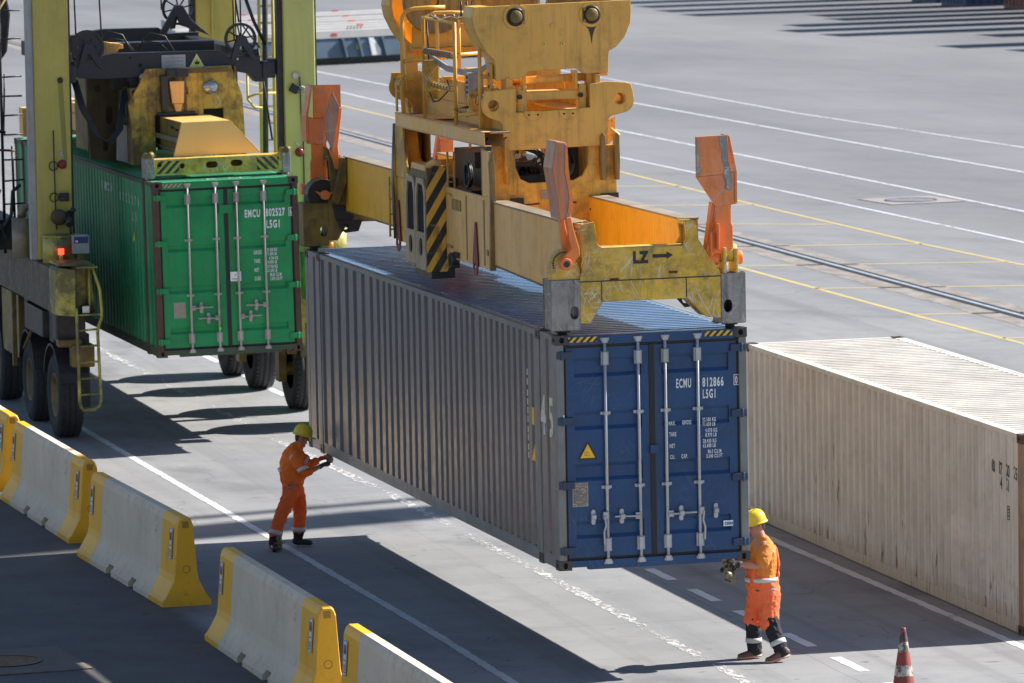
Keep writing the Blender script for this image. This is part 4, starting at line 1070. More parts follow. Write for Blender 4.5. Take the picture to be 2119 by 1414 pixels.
# posts and bars between upper and lower plates
m = MB()
for x0, x1 in ((.60, .655), (.655, .73), (1.72, 1.80), (1.80, 1.87)):
    m.box(x0, x1, 4.37 if x0 in (.60, 1.80) else 4.5, 4.62, 2.45, 2.92)
m.box(.78, .90, 4.45, 4.6, 2.47, 2.80); m.box(1.60, 1.70, 4.45, 4.6, 2.47, 2.80)
m.build('link_post', M['hb'], sp, bevel=.005)
m = MB(); m.tube([(.62, 4.62, 2.85), (1.88, 4.62, 2.89)], .055, 16); m.build('round_bar', M['hb'], sp)
m = MB(); m.box(.73, 1.72, 4.47, 4.56, 2.61, 2.72); b = m.build('cross_bar', M['hb'], sp, bevel=.006)
m = MB()
for x in (.80, 1.62): m.cyl((x, 4.42, 2.66), (x, 4.47, 2.66), .032, 14)
m.build('roller', M['greasy'], b)
m = MB()
for x in (.86, 1.56): m.prism([(x-.02, 2.74), (x+.02, 2.74), (x+.02, 2.98), (x-.02, 2.98)], 'y', 4.42, 4.62)
m.box(.90, 1.54, 4.9, 5.0, 2.72, 2.88); m.box(.9, 1.5, 5.0, 5.5, 2.66, 2.70)
m.build('bracket', M['hb'], sp, bevel=.004)
for x in (.95, 1.42):   # half discs with bolt holes
    m = MB(); m.prism(arc(x, 2.478, .13, 180, 360, 14), 'y', 4.328, 4.339); d = m.build('half_disc', M['hb'], hp)
    m = MB()
    for q in (-.06, .06): m.cyl((x+q, 4.322, 2.43), (x+q, 4.329, 2.43), .013, 10)
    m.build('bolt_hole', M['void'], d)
# sheave plates
def sheave_plate(yf, s_):
    o = [(.475, 2.885), (.79, 2.895), (.86, 2.93), (.90, 2.985), (1.0, 2.995), (1.55, 3.01), (1.62, 2.96), (1.70, 2.93), (1.99, 2.945), (2.0, 3.22), (2.10, 3.27), (2.22, 3.40), (2.30, 3.58), (2.31, 3.76), (2.30, 3.95), (2.22, 4.2), (2.05, 4.4), (.55, 4.38), (.40, 4.3), (.30, 4.1), (.19, 3.83), (.175, 3.70), (.20, 3.55), (.28, 3.38), (.36, 3.25), (.46, 3.15), (.475, 3.05)]
    front = s_ > 0
    if front:
        o = [p for p in o if p[1] < 3.80] 
        i = max(range(len(o)), key=lambda k: (o[k][0] > 2, o[k][1]))
        o = o[:i+1] + [(2.305, 3.875), (.40, 3.845), (.20, 3.84)] + [p for p in o[i+1:]]
    m = MB(); a, b = sorted((yf, yf+s_*.045)); m.prism(o, 'y', a, b)
    p = m.build('sheave_plate', M['hb'], sp, bevel=.006)
    # rim band behind the plate
    rim = [q for q in o if q[1] > 3.0 and q[0] > 1.9] ; rim2 = [q for q in o if q[1] > 3.0 and q[0] < .6]
    m = MB()
    for rr in (rim, rim2):
        rr = sorted(rr, key=lambda q: q[1])
        for (x0, z0), (x1, z1) in zip(rr[:-1], rr[1:]):
            if abs(x0-x1) + abs(z0-z1) > .8: continue
            y0, y1 = (yf+.045, yf+.50) if s_ > 0 else (yf-.045-.45, yf-.045)
            d = -.03 if x0 > 1 else .03
            m.prism([(x0, z0), (x1, z1), (x1+d, z1), (x0+d, z0)], 'y', y0, y1)
    for x0, x1 in ((.475, .60), (1.88, 1.99)):
        y0, y1 = (yf+.045, yf+.32) if s_ > 0 else (yf-.32, yf-.045)
        m.box(x0, x1, y0, y1, 2.90, 3.2)
    m.build('plate_rim', M['hb'], p, fix=False)
    return p
shp = sheave_plate(4.40, 1); shr_ = sheave_plate(9.32, -1)
for x, r in ((.75, .13), (1.77, .14)):
    m = MB(); m.cyl((x, 4.385, 3.70), (x, 4.40, 3.70), .165, 28); d = m.build('pin_boss', M['hb'], shp)
    m = MB(); m.lathe([(0, 0), (.075, 0), (.085, .01), (.085, .04)], (x, 4.345, 3.70), 'y', 24); m.cyl((x+.0, 4.335, 3.70), (x, 4.345, 3.70), .018, 10)
    m.build('pin_cap', M['greasy_y'], d)
    m = MB(); m.lathe([(.086, 0), (.122, 0), (.122, .012), (.086, .012)], (x, 4.373, 3.70), 'y', 24, close=True); m.build('grease_ring', M['greasy'], d)
    m = MB(); s_ = -1 if x > 1 else 1
    m.box(x+s_*.118-.004, x+s_*.118+.004, 4.372, 4.384, 3.63, 3.79)
    for q in (-.075, .075): m.cyl((x+s_*.10, 4.36, 3.70+q), (x+s_*.10, 4.385, 3.70+q), .022, 10)
    m.build('keeper_bolt', M['col'], d)
m = MB(); m.prism([(1.68, 3.62), (1.70, 3.55), (1.735, 3.50), (1.755, 3.42), (1.77, 3.32), (1.785, 3.42), (1.81, 3.50), (1.845, 3.56), (1.855, 3.63), (1.80, 3.60), (1.74, 3.60)], 'y', 4.3965, 4.3995); m.build('grease_stain', M['greasestain'] if 'greasestain' in M else M['rusty'], shp)
m = MB(); m.cyl((1.25, 4.385, 3.57), (1.25, 4.40, 3.57), .035, 18); m.build('plug', M['hb'], shp)
M['brightyel'] = plain('bright_yellow_nut', (.75, .68, .10), .4)
for x in (1.125, 1.375):
    m = MB(); m.lathe([(.010, 0), (.024, 0), (.024, .02), (.010, .02)], (x, 4.38, 3.335), 'y', 12, close=True); m.build('grease_nipple', M['brightyel'], shp)
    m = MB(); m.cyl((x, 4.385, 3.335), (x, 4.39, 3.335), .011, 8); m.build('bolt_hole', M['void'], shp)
# end links (curved straps) at the left edges of both plates
for yf in (4.42, 9.0):
    m = MB(); m.prism([(yf+.06, 2.78), (yf+.14, 2.70), (yf+.24, 2.74), (yf+.26, 3.1), (yf+.06, 3.1)], 'x', .43, .46); 
    l = m.build('end_link', M['hb'], sp, bevel=.006)
    m = MB(); m.cyl((.42, yf+.16, 2.80), (.43, yf+.16, 2.80), .025, 10); m.cyl((.42, yf+.16, 2.96), (.43, yf+.16, 2.96), .022, 10); m.build('link_pin', M['col'], l)
# sheaves between plates
for x in (.75, 1.77):
    for yy in (5.0, 8.6):
        m = MB(); m.lathe([(.05, -.05), (.42, -.05), (.44, -.06), (.44, -.03), (.40, 0), (.44, .03), (.44, .06), (.42, .05), (.05, .05)], (x, yy, 3.75), 'y', 36); m.build('rope_sheave', M['col'], sp)
# upper cross channels at the rear (seen through the railing)
m = MB()
m.box(.45, 2.1, 8.70, 8.74, 3.12, 3.42); m.box(.45, 2.1, 8.60, 8.74, 3.42, 3.44); m.box(.45, 2.1, 8.60, 8.74, 3.10, 3.12)
m.box(.45, 2.0, 8.0, 8.2, 2.5, 2.7); m.box(.5, 2.0, 7.2, 7.3, 2.72, 2.80)
m.build('cross_channel', M['hb'], sp, bevel=.004)
m = MB(); m.prism([(8.9, 2.3), (9.12, 2.3), (9.12, 3.42), (8.96, 3.48)], 'x', .42, .58); m.build('rear_post', M['hb'], sp, bevel=.01)
m = MB()
for xx in (.60, 1.85):
    m.box(xx, xx+.03, 4.9, 8.8, 2.47, 2.76)
m.box(.60, 1.88, 6.3, 6.5, 2.44, 2.95); m.build('inner_web', M['hb'], sp, bevel=.004)
m = MB(); m.tube([(.62, 5.2, 2.78), (.9, 5.4, 2.62), (1.3, 5.3, 2.66), (1.8, 5.4, 2.60)], .02, 6); m.tube([(.66, 5.3, 2.8), (.7, 5.8, 2.7), (.8, 6.4, 2.76)], .02, 6); m.build('cable_loop', M['cable'], sp)
# ---------------- walkway and railings on the left
m = MB()
m.box(.20, .22, 4.05, 8.75, 2.07, 2.24); m.box(.19, .31, 4.05, 8.75, 2.24, 2.252); m.box(.19, .31, 4.05, 8.75, 2.06, 2.07); m.box(.22, .5, 8.70, 8.75, 2.07, 2.24)
wk = m.build('walkway_channel', M['beamlite'], sp, bevel=.003)
def grate_mat():
    m = Mat('walkway_grating'); x = m.xyz()
    f1 = m.math('GREATER_THAN', m.math('FRACT', m.math('DIVIDE', x[1], .06)), .3)
    m.set('Base Color', m.mix(m.ramp(m.noise(3, 6), .4, .6), (.46, .30, .14), (.30, .22, .15))); m.set('Roughness', .6); return m.m
m = MB(); m.box(.31, .58, 4.1, 8.7, 2.22, 2.24); m.build('walkway_deck', grate_mat(), wk)
m = MB(); m.box(.26, .55, 6.8, 7.9, 2.255, 2.268); m.build('deck_plate', M['beam'], wk, bevel=.003)
def railing(pts_list, r, mat='hb'):
    m = MB()
    for pts in pts_list: m.tube(pts, r, 8)
    return m.build('railing', M[mat], sp)
xr = .25
railing([[(xr, 8.47, 2.26), (xr, 8.47, 3.45), (xr+.01, 8.46, 3.56), (xr+.06, 8.45, 3.64), (xr+.16, 8.44, 3.67), (.60, 8.42, 3.68), (.85, 8.42, 3.68)], [(xr, 8.47, 2.95), (.45, 8.45, 2.98), (.85, 8.42, 3.0)]], .030)
railing([[(xr, 7.29, 2.26), (xr, 7.29, 3.60), (xr, 5.62, 3.585), (xr, 5.62, 2.26)], [(xr, 7.29, 3.16), (xr, 5.62, 3.16)], [(xr, 7.29, 2.74), (xr, 5.62, 2.70)],
         [(xr, 7.23, 3.60), (.40, 7.2, 3.66), (.62, 7.2, 3.66), (.95, 7.2, 3.64)], [(.42, 7.2, 3.62), (.42, 7.2, 2.9)], [(.72, 7.2, 3.62), (.72, 7.2, 2.9)], [(xr, 7.25, 3.05), (.5, 7.2, 3.08), (1.0, 7.2, 3.1)]], .026)
railing([[(.32, 4.62, 2.26), (.32, 4.62, 3.45)], [(.32, 4.62, 2.93), (.62, 4.6, 2.93)], [(.12, 5.0, 2.42), (.42, 4.9, 2.44), (.5, 4.9, 2.44)]], .026)
m = MB()
for k in range(14):
    y = 7.15 - k*.105; m.lathe([(.030, -.012), (.046, -.008), (.046, .008), (.030, .012)], (xr, y, 3.155-.0), 'y', 10, close=True)
for k in range(9):
    y = 7.1 - k*.16; m.lathe([(.030, -.01), (.040, -.006), (.040, .006), (.030, .01)], (xr, y, 2.735-.022*(k/9)), 'y', 10, close=True)
m.build('cable_tie', M['steelplate'], sp)
m = MB()
for k in range(4):
    m.tube([(xr+.05, 7.1, 3.10-.02*k), (xr+.12, 6.5, 2.98-.02*k), (xr+.2, 5.9, 2.95-.02*k), (.40, 4.9, 3.02-.02*k), (.52, 4.7, 3.12)], .016, 6)
m.build('grey_hose', M['grey'], sp)
m = MB(); m.tube([(xr+.04, 7.23, 3.55), (xr+.05, 7.2, 3.0), (xr+.05, 7.2, 2.6), (xr+.06, 7.05, 2.48), (xr+.1, 6.9, 2.50), (xr+.2, 6.7, 2.66), (.34, 6.4, 2.8)], .010, 6)
for k in range(5): m.tube([(.30+.03*k, 4.98, 2.66), (.30+.03*k, 5.0, 2.55), (.22+.04*k, 5.62, 2.46), (.3, 5.2, 2.38)], .007, 5)
m.build('black_cable', M['cable'], sp)
m = MB(); m.box(.26, .47, 4.98, 5.12, 2.66, 2.96); cb = m.build('control_box', M['grey'], sp, bevel=.006)
m = MB()
for k in range(4): m.cyl((.245, 5.04, 2.71+.065*k), (.26, 5.04, 2.71+.065*k), .022, 10)
m.build('control_button', M['redlens'], cb)
m = MB(); m.box(.14, .36, 6.9, 6.93, 2.62, 3.05); m.build('yellow_panel', M['endbeam'], sp, bevel=.01)
m = MB(); m.cyl((.42, 5.9, 3.66), (.42, 5.9, 3.86), .012, 6); m.cyl((.50, 5.9, 3.66), (.50, 5.9, 3.86), .012, 6); m.cyl((.66, 5.6, 3.70), (.66, 5.6, 3.78), .05, 10); m.tube([(.66, 5.6, 3.70), (.60, 5.6, 3.6), (.5, 5.6, 3.55)], .012, 6); m.build('sensor', M['black'], sp)
m = MB()
for k in range(6): m.ball((.22+.13*k, 6.55, 3.64), .028, n=8)
m.tube([(.16, 6.55, 3.66)] + [(.2+.11*k, 6.5+.03*(k % 2), 3.60+.03*((k+1) % 2)) for k in range(8)], .014, 6); m.build('cable_tray', M['steelplate'], sp)
# ladder rungs / brackets at the rear left and the bolted stop at the right
m = MB(); m.prism([(8.72, 2.26), (8.80, 2.26), (8.80, 2.62), (8.72, 2.62)], 'x', .22, .24); m.prism([(8.2, 2.26), (8.62, 2.26), (8.72, 2.62), (8.6, 2.62)], 'x', .26, .28); m.build('rear_bracket', M['hb'], sp, bevel=.004)
m = MB(); m.prism([(1.97, 1.98), (2.10, 2.08), (2.10, 2.36), (1.97, 2.30)], 'y', 4.50, 4.56); m.cyl((2.0, 4.40, 2.20), (2.10, 4.34, 2.11), .035, 12)
for q in (2.12, 2.3): m.cyl((2.07, 4.48, q), (2.07, 4.50, q), .018, 8)
m.build('side_stop', M['hb'], sp, bevel=.004)
# ---------------- striped twin lift housing
tl = MB()
x0, x1, y0, y1 = -.02, .31, 6.34, 7.42
tl.prism([(y0, .26), (y1, .30), (y1, 1.36), (y1-.28, 1.66), (y0+.02, 1.66), (y0, 1.60)], 'x', x0+.03, x1-.01)
tlo = tl.build('twin_lift_housing', M['greasy_y'], sp, bevel=.012)
m = MB()
ym = (y0+y1)/2
for a, b in ((y0+.0, ym-.01), (ym+.01, y1)):
    yc = (a+b)/2
    m.prism([(a, .28 if a < ym else .33), (b, .28 if a < ym else .33), (b, 1.30), (b-.08, 1.50), (a+.1, 1.50), (a, 1.38)], 'x', x0, x0+.03,
            [slot(yc, .58, .18, .24), [(a+.07, .78), (b-.07, .78), (b-.07, 1.22), (b-.14, 1.42), (a+.14, 1.42), (a+.07, 1.28)]])
m.build('slotted_plate', M['twin'], tlo, bevel=.006)
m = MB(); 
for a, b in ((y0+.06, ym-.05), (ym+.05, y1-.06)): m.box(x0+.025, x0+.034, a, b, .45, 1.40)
m.build('recess_shade', M['void'], tlo)  # black sheets behind the slots, painted as the shade inside
m = MB(); m.prism([(x0+.015, .26), (x1, .26), (x1+.0, 1.30), (x1-.01, 1.62), (x0+.13, 1.72), (x0+.10, 1.60), (x0+.02, 1.36)], 'y', y0-.02, y0-.002); m.build('striped_panel', M['hz_flap'], tlo, bevel=.004)
m = MB()
m.tube([(x0+.06, y0+.06, 1.66), (x0+.14, y0-.0, 1.72), (x1-.1, y0, 1.70)], .05, 10); m.box(x0+.02, x0+.20, y0+.02, y1-.3, 1.60, 1.68)
m.build('rounded_cap', M['beam'], tlo, bevel=.01)
m = MB(); m.box(x0+.10, x1+.1, y0+.1, y1-.1, .16, .34); m.box(x1, x1+.14, y0+.0, y1, .30, 1.5); m.build('guide_block', M['greasy'], tlo, bevel=.01)
# ladder beside it
def ladder(x0, x1, y, z0, z1, mat, parent, n=None, r=.018, name='ladder'):
    m = MB(); m.tube([(x0, y, z0), (x0, y, z1)], r, 8); m.tube([(x1, y, z0), (x1, y, z1)], r, 8)
    n = n or int((z1-z0)/.28)
    for k in range(n): z = z0 + .1 + (z1-z0-.2)*k/max(1, n-1); m.tube([(x0, y, z), (x1, y, z)], r*.75, 6)
    return m.build(name, mat, parent)
ladder(.30, .39, 6.32, .46, 1.85, M['hb'], sp, 5, .016)
ladder(.18, .25, 9.10, .52, 1.35, M['hb'], sp, 4, .016)
m = MB(); m.tube([(.34, 6.3, .62), (.24, 6.2, .62), (.24, 5.95, .62)], .018, 6); m.tube([(.34, 6.3, 1.30), (.24, 6.2, 1.30), (.24, 5.95, 1.30)], .018, 6); m.build('ladder_bracket', M['yel'], sp)
# red locking levers, side hooks
for y in (4.75, 8.9):
    m = MB(); m.prism([(y-.14, .50)] + arc(y, .46, .13, 200, 340, 8) + [(y+.12, .56), (y-.02, 1.04), (y-.06, 1.04)], 'x', .238, .252, [circ(y+.0, .46, .045)]); m.build('red_lever', M['redpl'], sp)
m = MB()
for k in range(4): m.tube([(.24, 5.85, .50+.02*k), (.24, 5.6, .50+.02*k)], .01, 5)
m.box(.20, .28, 5.85, 6.0, .36, .52); m.cyl((.20, 5.9, .46), (.30, 5.9, .46), .09, 14); m.build('side_roller', M['greasy'], sp)
m = MB(); m.tube([(.33, 5.4+.14*math.cos(a), 1.60+.16*math.sin(a)) for a in [i*2*PI/20 for i in range(20)]], .022, 6, close=True); m.tube([(.36, 5.4+.12*math.cos(a), 1.60+.14*math.sin(a)) for a in [i*2*PI/20 for i in range(20)]], .02, 6, close=True)
m.box(.30, .48, 5.1, 5.9, 1.36, 1.42); m.build('hose_coil', M['cable'], sp)
m = MB(); m.prism([(.26, .50), (.62, .50), (.78, 1.36), (.70, 1.42), (.60, 1.62), (.56, 2.08), (.27, 2.08), (.22, 1.5)], 'y', 8.98, 9.04)
m.prism([(8.3, 1.36), (9.0, 1.36), (9.0, 2.07), (8.55, 2.07), (8.42, 1.6)], 'x', .25, .28); m.build('rear_column', M['yel'], sp, bevel=.006)
m = MB(); m.tube([(.23, 9.02, .50), (.21, 9.02, 1.3), (.25, 9.02, 2.08)], .022, 8); m.build('edge_tube', M['galvworn'], sp)
# side wall of the frame, rear half
m = MB(); m.box(.262, .50, 7.9, 8.97, .47, 1.36); m.build('side_box', M['yel'], sp, bevel=.01)
# ---------------------------------------------------------------- straddle carrier
CR = Vector((21.05, 40.9, 0))
car = empty('straddle_carrier', 'tall yellow straddle carrier on big tyres with green container between its legs', 'straddle carrier', None, tuple(CR))
def wb(m, name, mat, parent=None, bevel=0, fix=True):
    if parent is None: m.off = tuple(-CR)
    o = m.build(name, mat, parent or car, bevel, fix=fix)
    if parent is None: o.location = -CR
    return o
# legs
def leg(x0, x1, y0, y1, z0, z1, mat, rail_side):
    m = MB(); m.box(x0, x1, y0, y1, z0, z1); l = wb(m, 'leg', mat, bevel=.02)
    m = MB()
    if rail_side < 0: m.box(x0-.10, x0-.002, y0+.06, y0+.14, z0, z1); m.box(x0-.10, x0-.07, y0+.14, y0+.3, z0, z1)
    else: m.box(x0-.10, x0-.002, y0+.10, y0+.25, z0, z1)
    m.build('guide_rail', M['grey'] if rail_side < 0 else M['dark'], l)
    m = MB(); m.box(x1+.002, x1+.05, y0+.12, y1-.05, z0, z1); m.build('edge_bar', M['dark'], l)
    return l
lg1 = leg(18.40, 19.00, 36.95, 37.6, 3.0, 12, M['sc_yel'], -1)
lg2 = leg(22.70, 23.24, 36.95, 37.6, 2.3, 12, M['sc_yel_lit'], 1)
lg3 = leg(22.78, 23.50, 45.0, 45.6, 2.3, 12, M['sc_yel'], 1)
m = MB(); m.box(23.05, 23.10, 44.95, 45.0, 2.5, 12); m.build('seam_rib', M['sc_yel'], lg3)
lg4 = leg(18.40, 19.00, 45.0, 45.6, 2.3, 12, M['sc_yel'], -1)
# side beams
SB = []
for x0, x1, mat in ((18.42, 19.10, M['sc_dirty']), (22.85, 23.55, M['sc_yel2'])):
    m = MB(); m.prism([(x0, 2.20), (x1, 2.12), (x1, 2.92), (x0+.06, 2.98), (x0, 2.93)], 'y', 36.0, 47.0)
    b = wb(m, 'side_beam', mat, bevel=.012); SB.append(b)
    m = MB(); m.prism([(x0-.005, 2.20), (x0+.32, 2.16), (x0+.34, 2.94), (x0+.05, 2.99), (x0-.005, 2.93)], 'y', 35.42, 36.02); 
    m.build('beam_nose', M['sc_yel2'], b, bevel=.01)
    m = MB(); m.prism([(x0+.34, 2.2), (x1+.06, 2.16), (x1-.02, 3.0), (x0+.34, 3.02)], 'y', 35.85, 35.9)
    m.box(x0+.34, x1+.02, 35.35, 35.9, 2.965, 3.0); m.box(x0+.34, x1+.10, 35.42, 35.85, 2.17, 2.20); m.box(x0+.58, x0+.61, 35.6, 35.86, 2.2, 2.95)
    m.build('front_box', M['sc_yel2'], b, bevel=.008)
    m = MB(); m.box(x0+.06, x0+.62, 35.5, 36.4, 3.0, 3.05); m.build('top_step', M['sc_yel2'], b, bevel=.006)
# headlamp
m = MB(); m.box(18.86, 19.0, 35.5, 35.6, 2.20, 2.34); hl = m.build('headlamp', M['black'], SB[0], bevel=.01)
m = MB(); m.box(18.872, 18.988, 35.488, 35.5, 2.215, 2.325); m.build('lamp_glass', M['lens'], hl)
# drum below the leg, beacon, fittings, box
for dx, dz in ((0, 0), (4.62, -.06)):
    m = MB(); m.cyl((18.72+dx, 36.6, 2.98+dz), (18.72+dx, 36.6, 3.44+dz), .30, 28); m.lathe([(.30, .46), (.315, .46), (.315, .43), (.30, .43)], (18.72+dx, 36.6, 2.98+dz), n=28, close=True)
    d = wb(m, 'drum_housing', M['sc_yel2'])
    m = MB(); m.cyl((18.66+dx, 36.22, 3.0+dz), (18.66+dx, 36.22, 3.13+dz), .035, 10); m.build('beacon_stem', M['sc_yel'], d)
    m = MB(); m.cyl((18.66+dx, 36.22, 3.14+dz), (18.66+dx, 36.22, 3.24+dz), .05, 14); bc = m.build('beacon', M['redlamp'] if dx == 0 else M['flip'], d)
    m = MB(); m.box(18.58+dx, 18.74+dx, 36.2, 36.3, 3.27+dz, 3.29+dz); m.build('beacon_hood', M['sc_yel2'], d)
m = MB(); m.box(18.86, 19.14, 36.2, 36.42, 2.98+.16, 3.45); bx = wb(m, 'junction_box', M['grey'], bevel=.012)
M['bluelabel'] = plain('blue_label', (.04, .06, .16), .5)
m = MB(); m.box(18.88, 19.12, 36.185, 36.198, 3.32, 3.43); m.build('box_label', M['bluelabel'], bx)
m = MB(); m.box(18.90, 18.945, 36.18, 36.184, 3.335, 3.37); m.build('box_label_print', M['white'], bx)
m = MB(); m.box(18.95, 19.05, 36.3, 36.36, 2.98, 3.14); m.build('box_post', M['sc_yel2'], bx)
m = MB(); m.lathe([(.0, -.02), (.10, -.02), (.135, .04), (.135, .14), (.10, .20), (0, .20)], (18.74, 36.72, 3.72), 'y', 20); hr = wb(m, 'horn', M['casting_brown'])
m = MB(); m.cyl((18.88, 36.6, 3.60), (18.92, 36.85, 3.78), .06, 12); m.cyl((18.90, 36.6, 3.45), (18.90, 36.7, 3.75), .02, 8); m.ball((18.96, 36.7, 3.84), .05, n=8); m.build('valve', M['dark'], hr)
# fittings on the leg fronts
def leg_fit(l, x, zs, dx=0):
    m = MB()
    m.tube([(x, 36.93, zs[0]+.6), (x+.005, 36.93, zs[-1]-.4), (x+.02, 36.93, 3.5)], .010, 6)
    for z in zs: m.tube([(x-.02+.07*math.cos(a), 36.90, z+.075*math.sin(a)) for a in [i*2*PI/16 for i in range(16)]], .010, 5, close=True)
    m.build('conduit', M['cable'], l)
leg_fit(lg1, 18.70, (4.58, 4.05))
m = MB(); m.lathe([(0, -.06), (.05, -.055), (.075, -.02), (.08, .0), (.0, .0)], (18.84, 36.94, 4.60), 'y', 18); m.build('red_lamp', M['redlens'], lg1)
m = MB(); m.box(18.77, 18.93, 36.86, 36.94, 3.98, 4.12); m.lathe([(0, -.02), (.045, -.02), (.05, .0)], (18.86, 36.86, 4.03), 'y', 14); m.build('lamp_unit', M['dark'], lg1, bevel=.008)
m = MB(); m.prism([(18.78, 4.80), (18.83, 4.72), (18.88, 4.74), (18.83, 4.83)], 'y', 36.93, 36.945); m.build('worn_patch', M['grey'], lg1)
m = MB(); m.lathe([(0, -.05), (.035, -.05), (.05, -.02), (.045, 0)], (18.84, 36.95, 6.02), 'y', 14); m.build('drain_plug', M['black'], lg1)
M['oilstreak'] = paint('oil_streaked_yellow', (.30, .27, .05), var=.1, dirt=.2, rust=0, streak=.5, dirtc=(.13, .12, .03), rough=.4)
m = MB(); m.prism([(18.80, 6.02), (18.88, 6.02), (18.91, 5.4), (18.93, 4.7), (18.90, 4.5), (18.85, 4.9), (18.82, 5.5)], 'y', 36.9465, 36.9495); m.build('oil_streak', M['oilstreak'], lg1)
m = MB(); m.tube([(22.96, 36.93, 5.95), (22.97, 36.93, 5.3), (23.0, 36.93, 4.9), (23.0, 36.93, 3.3)], .010, 6); m.build('conduit', M['cable'], lg2)
m = MB(); m.cbox((22.85, 36.88, 5.76), (.14, .10, .15), (0, .5, 0)); m.build('flood_lamp', M['black'], lg2, bevel=.01)
m = MB()
for k in range(5): m.tube([(22.92, 36.88, 5.78), (22.98+.02*k, 36.9, 5.76+.04*math.sin(k*1.7)), (23.05, 36.9, 5.70+.05*math.cos(k*2.1)), (22.9, 36.9, 5.68)], .006, 5)
m.cyl((22.88, 36.9, 5.98), (22.88, 36.94, 5.98), .05, 12); m.build('loose_wire', M['steel'], lg2)
m = MB(); m.lathe([(0, -.06), (.05, -.055), (.075, -.02), (.08, .0), (.0, .0)], (22.93, 36.94, 4.67), 'y', 18); m.build('red_lamp', M['redlens'], lg2)
m = MB(); m.prism([(22.86, 4.86), (22.91, 4.82), (22.95, 4.76), (22.90, 4.80)], 'y', 36.93, 36.945); m.build('worn_patch', M['white'], lg2)
# wheels
def wheel(x, y, out):
    s_ = 1 if out < 0 else -1     # out: side the dish faces (-1 = towards -x)
    t_ = MB(); R0 = .72
    prof = [(.36, -.17), (.50, -.215), (.62, -.21), (.685, -.17), (.715, -.12), (.72, -.06), (.705, -.055), (.705, -.045), (.72, -.04), (.72, .04), (.705, .045), (.705, .055), (.72, .06), (.715, .12), (.685, .17), (.62, .21), (.50, .215), (.36, .17)]
    t_.lathe(prof, (x, y, R0), 'x', 56)
    wh = empty('wheel', parent=car); wh.location = -CR
    for sx in (-1, 1):
        for k in range(48):
            a = 2*PI*k/48
            t_.cbox((x+sx*.155, y+.70*math.cos(a), R0+.70*math.sin(a)), (.055, .05, .02), (a+PI/2, 0, 0))
    t_.build('tyre', M['dark_tread'], wh)
    d = MB()
    d.lathe([(.36, -.17), (.38, -.185), (.36, -.19), (.34, -.16), (.32, -.06), (.17, -.04), (.16, -.10), (.10, -.12), (0, -.12)] if out < 0 else [(.36, .17), (.38, .185), (.36, .19), (.34, .16), (.32, .06), (.17, .04), (.16, .10), (.10, .12), (0, .12)], (x, y, R0), 'x', 36)
    d.cur = 1
    for k in range(12):
        a = 2*PI*k/12; xx = x + out*.06
        d.cyl((xx-.03*abs(out), y+.245*math.cos(a), R0+.245*math.sin(a)), (xx+.03, y+.245*math.cos(a), R0+.245*math.sin(a)), .02, 6)
    d.build('rim', [M['rim'], M['greasy']], wh)
for y in (36.75, 39.3, 42.75, 45.1):
    wheel(18.77, y, -1); wheel(23.36, y, 1)
# forks, fenders and dark running gear under the beams
for x, o in ((18.77, -1), (23.36, 1)):
    for k, y in enumerate((36.75, 39.3, 42.75, 45.1)):
        m = MB()
        outer = [(y+.84*math.cos(math.radians(a)), .76+.84*math.sin(math.radians(a))) for a in range(20, 166, 12)]
        inner = [(y+.80*math.cos(math.radians(a)), .76+.80*math.sin(math.radians(a))) for a in range(164, 18, -12)]
        m.prism(outer + inner, 'x', x-.24, x+.26); wb(m, 'mudguard', M['dark'])
        m = MB(); ix = x - o*.33
        m.box(ix-.07, ix+.07, y-.16, y+.16, .5, 1.75); m.box(x-.22, x+.22, y-.20, y+.20, 1.62, 2.14); m.cyl((x, y, .72), (ix, y, .72), .12, 14)
        m.cyl((x-.1*o, y-.25, 1.55), (x-.1*o, y-.25, 2.1), .08, 12)
        wb(m, 'wheel_fork', M['greasy_y'] if x > 20 else M['dark'], bevel=.01)
m = MB(); m.box(18.56, 19.05, 40.2, 42.0, 1.0, 2.1); m.box(18.40, 18.48, 39.9, 40.0, .9, 2.2); m.cyl((18.45, 39.0, 1.3), (18.6, 38.2, 2.0), .03, 8); m.cyl((18.55, 38.2, 1.95), (18.7, 38.5, 2.0), .10, 12)
wb(m, 'running_gear', M['greasy_y'], bevel=.01)
m = MB(); m.box(18.46, 19.06, 37.1, 38.9, 1.66, 2.12); m.box(18.5, 19.0, 35.95, 36.4, 1.70, 2.16); wb(m, 'underbeam_housing', M['dark'], bevel=.02)
m = MB(); m.box(18.72, 19.10, 35.7, 36.0, 1.28, 1.66); m.box(18.5, 18.9, 35.75, 36.0, 1.62, 1.75); wb(m, 'front_cover', M['greasy_y'], bevel=.02)
for x0, x1 in ((23.0, 23.16), (23.42, 23.5)):
    m = MB(); m.box(x0, x1, 38.5, 38.62, 1.05, 2.2); m.box(x0+.05, x1, 38.4, 38.5, 1.2, 1.6); wb(m, 'hanging_plate', M['greasy_y'], bevel=.006)
m = MB(); m.box(23.2, 23.32, 38.4, 38.5, 1.0, 2.2); wb(m, 'hanging_plate', M['sc_yel2'], bevel=.006)
# access ladder at the nose
m = MB()
y = 35.38
m.tube([(18.76, y+.05, 2.30), (18.755, y, 2.18), (18.77, y, .74), (18.79, y, .64), (18.84, y, .59), (19.02, y, .60), (19.10, y, .66), (19.13, y, .76), (19.10, y, 1.9), (19.12, y, 2.0), (19.18, y+.05, 2.12), (19.19, y+.08, 2.25), (19.17, y+.1, 2.6), (19.06, y+.2, 3.0)], .028, 8)
for k in range(5): z = .85 + k*.27; m.tube([(18.77, y, z), (19.11, y, z+.015)], .020, 6)
wb(m, 'access_ladder', M['sc_yel2'])
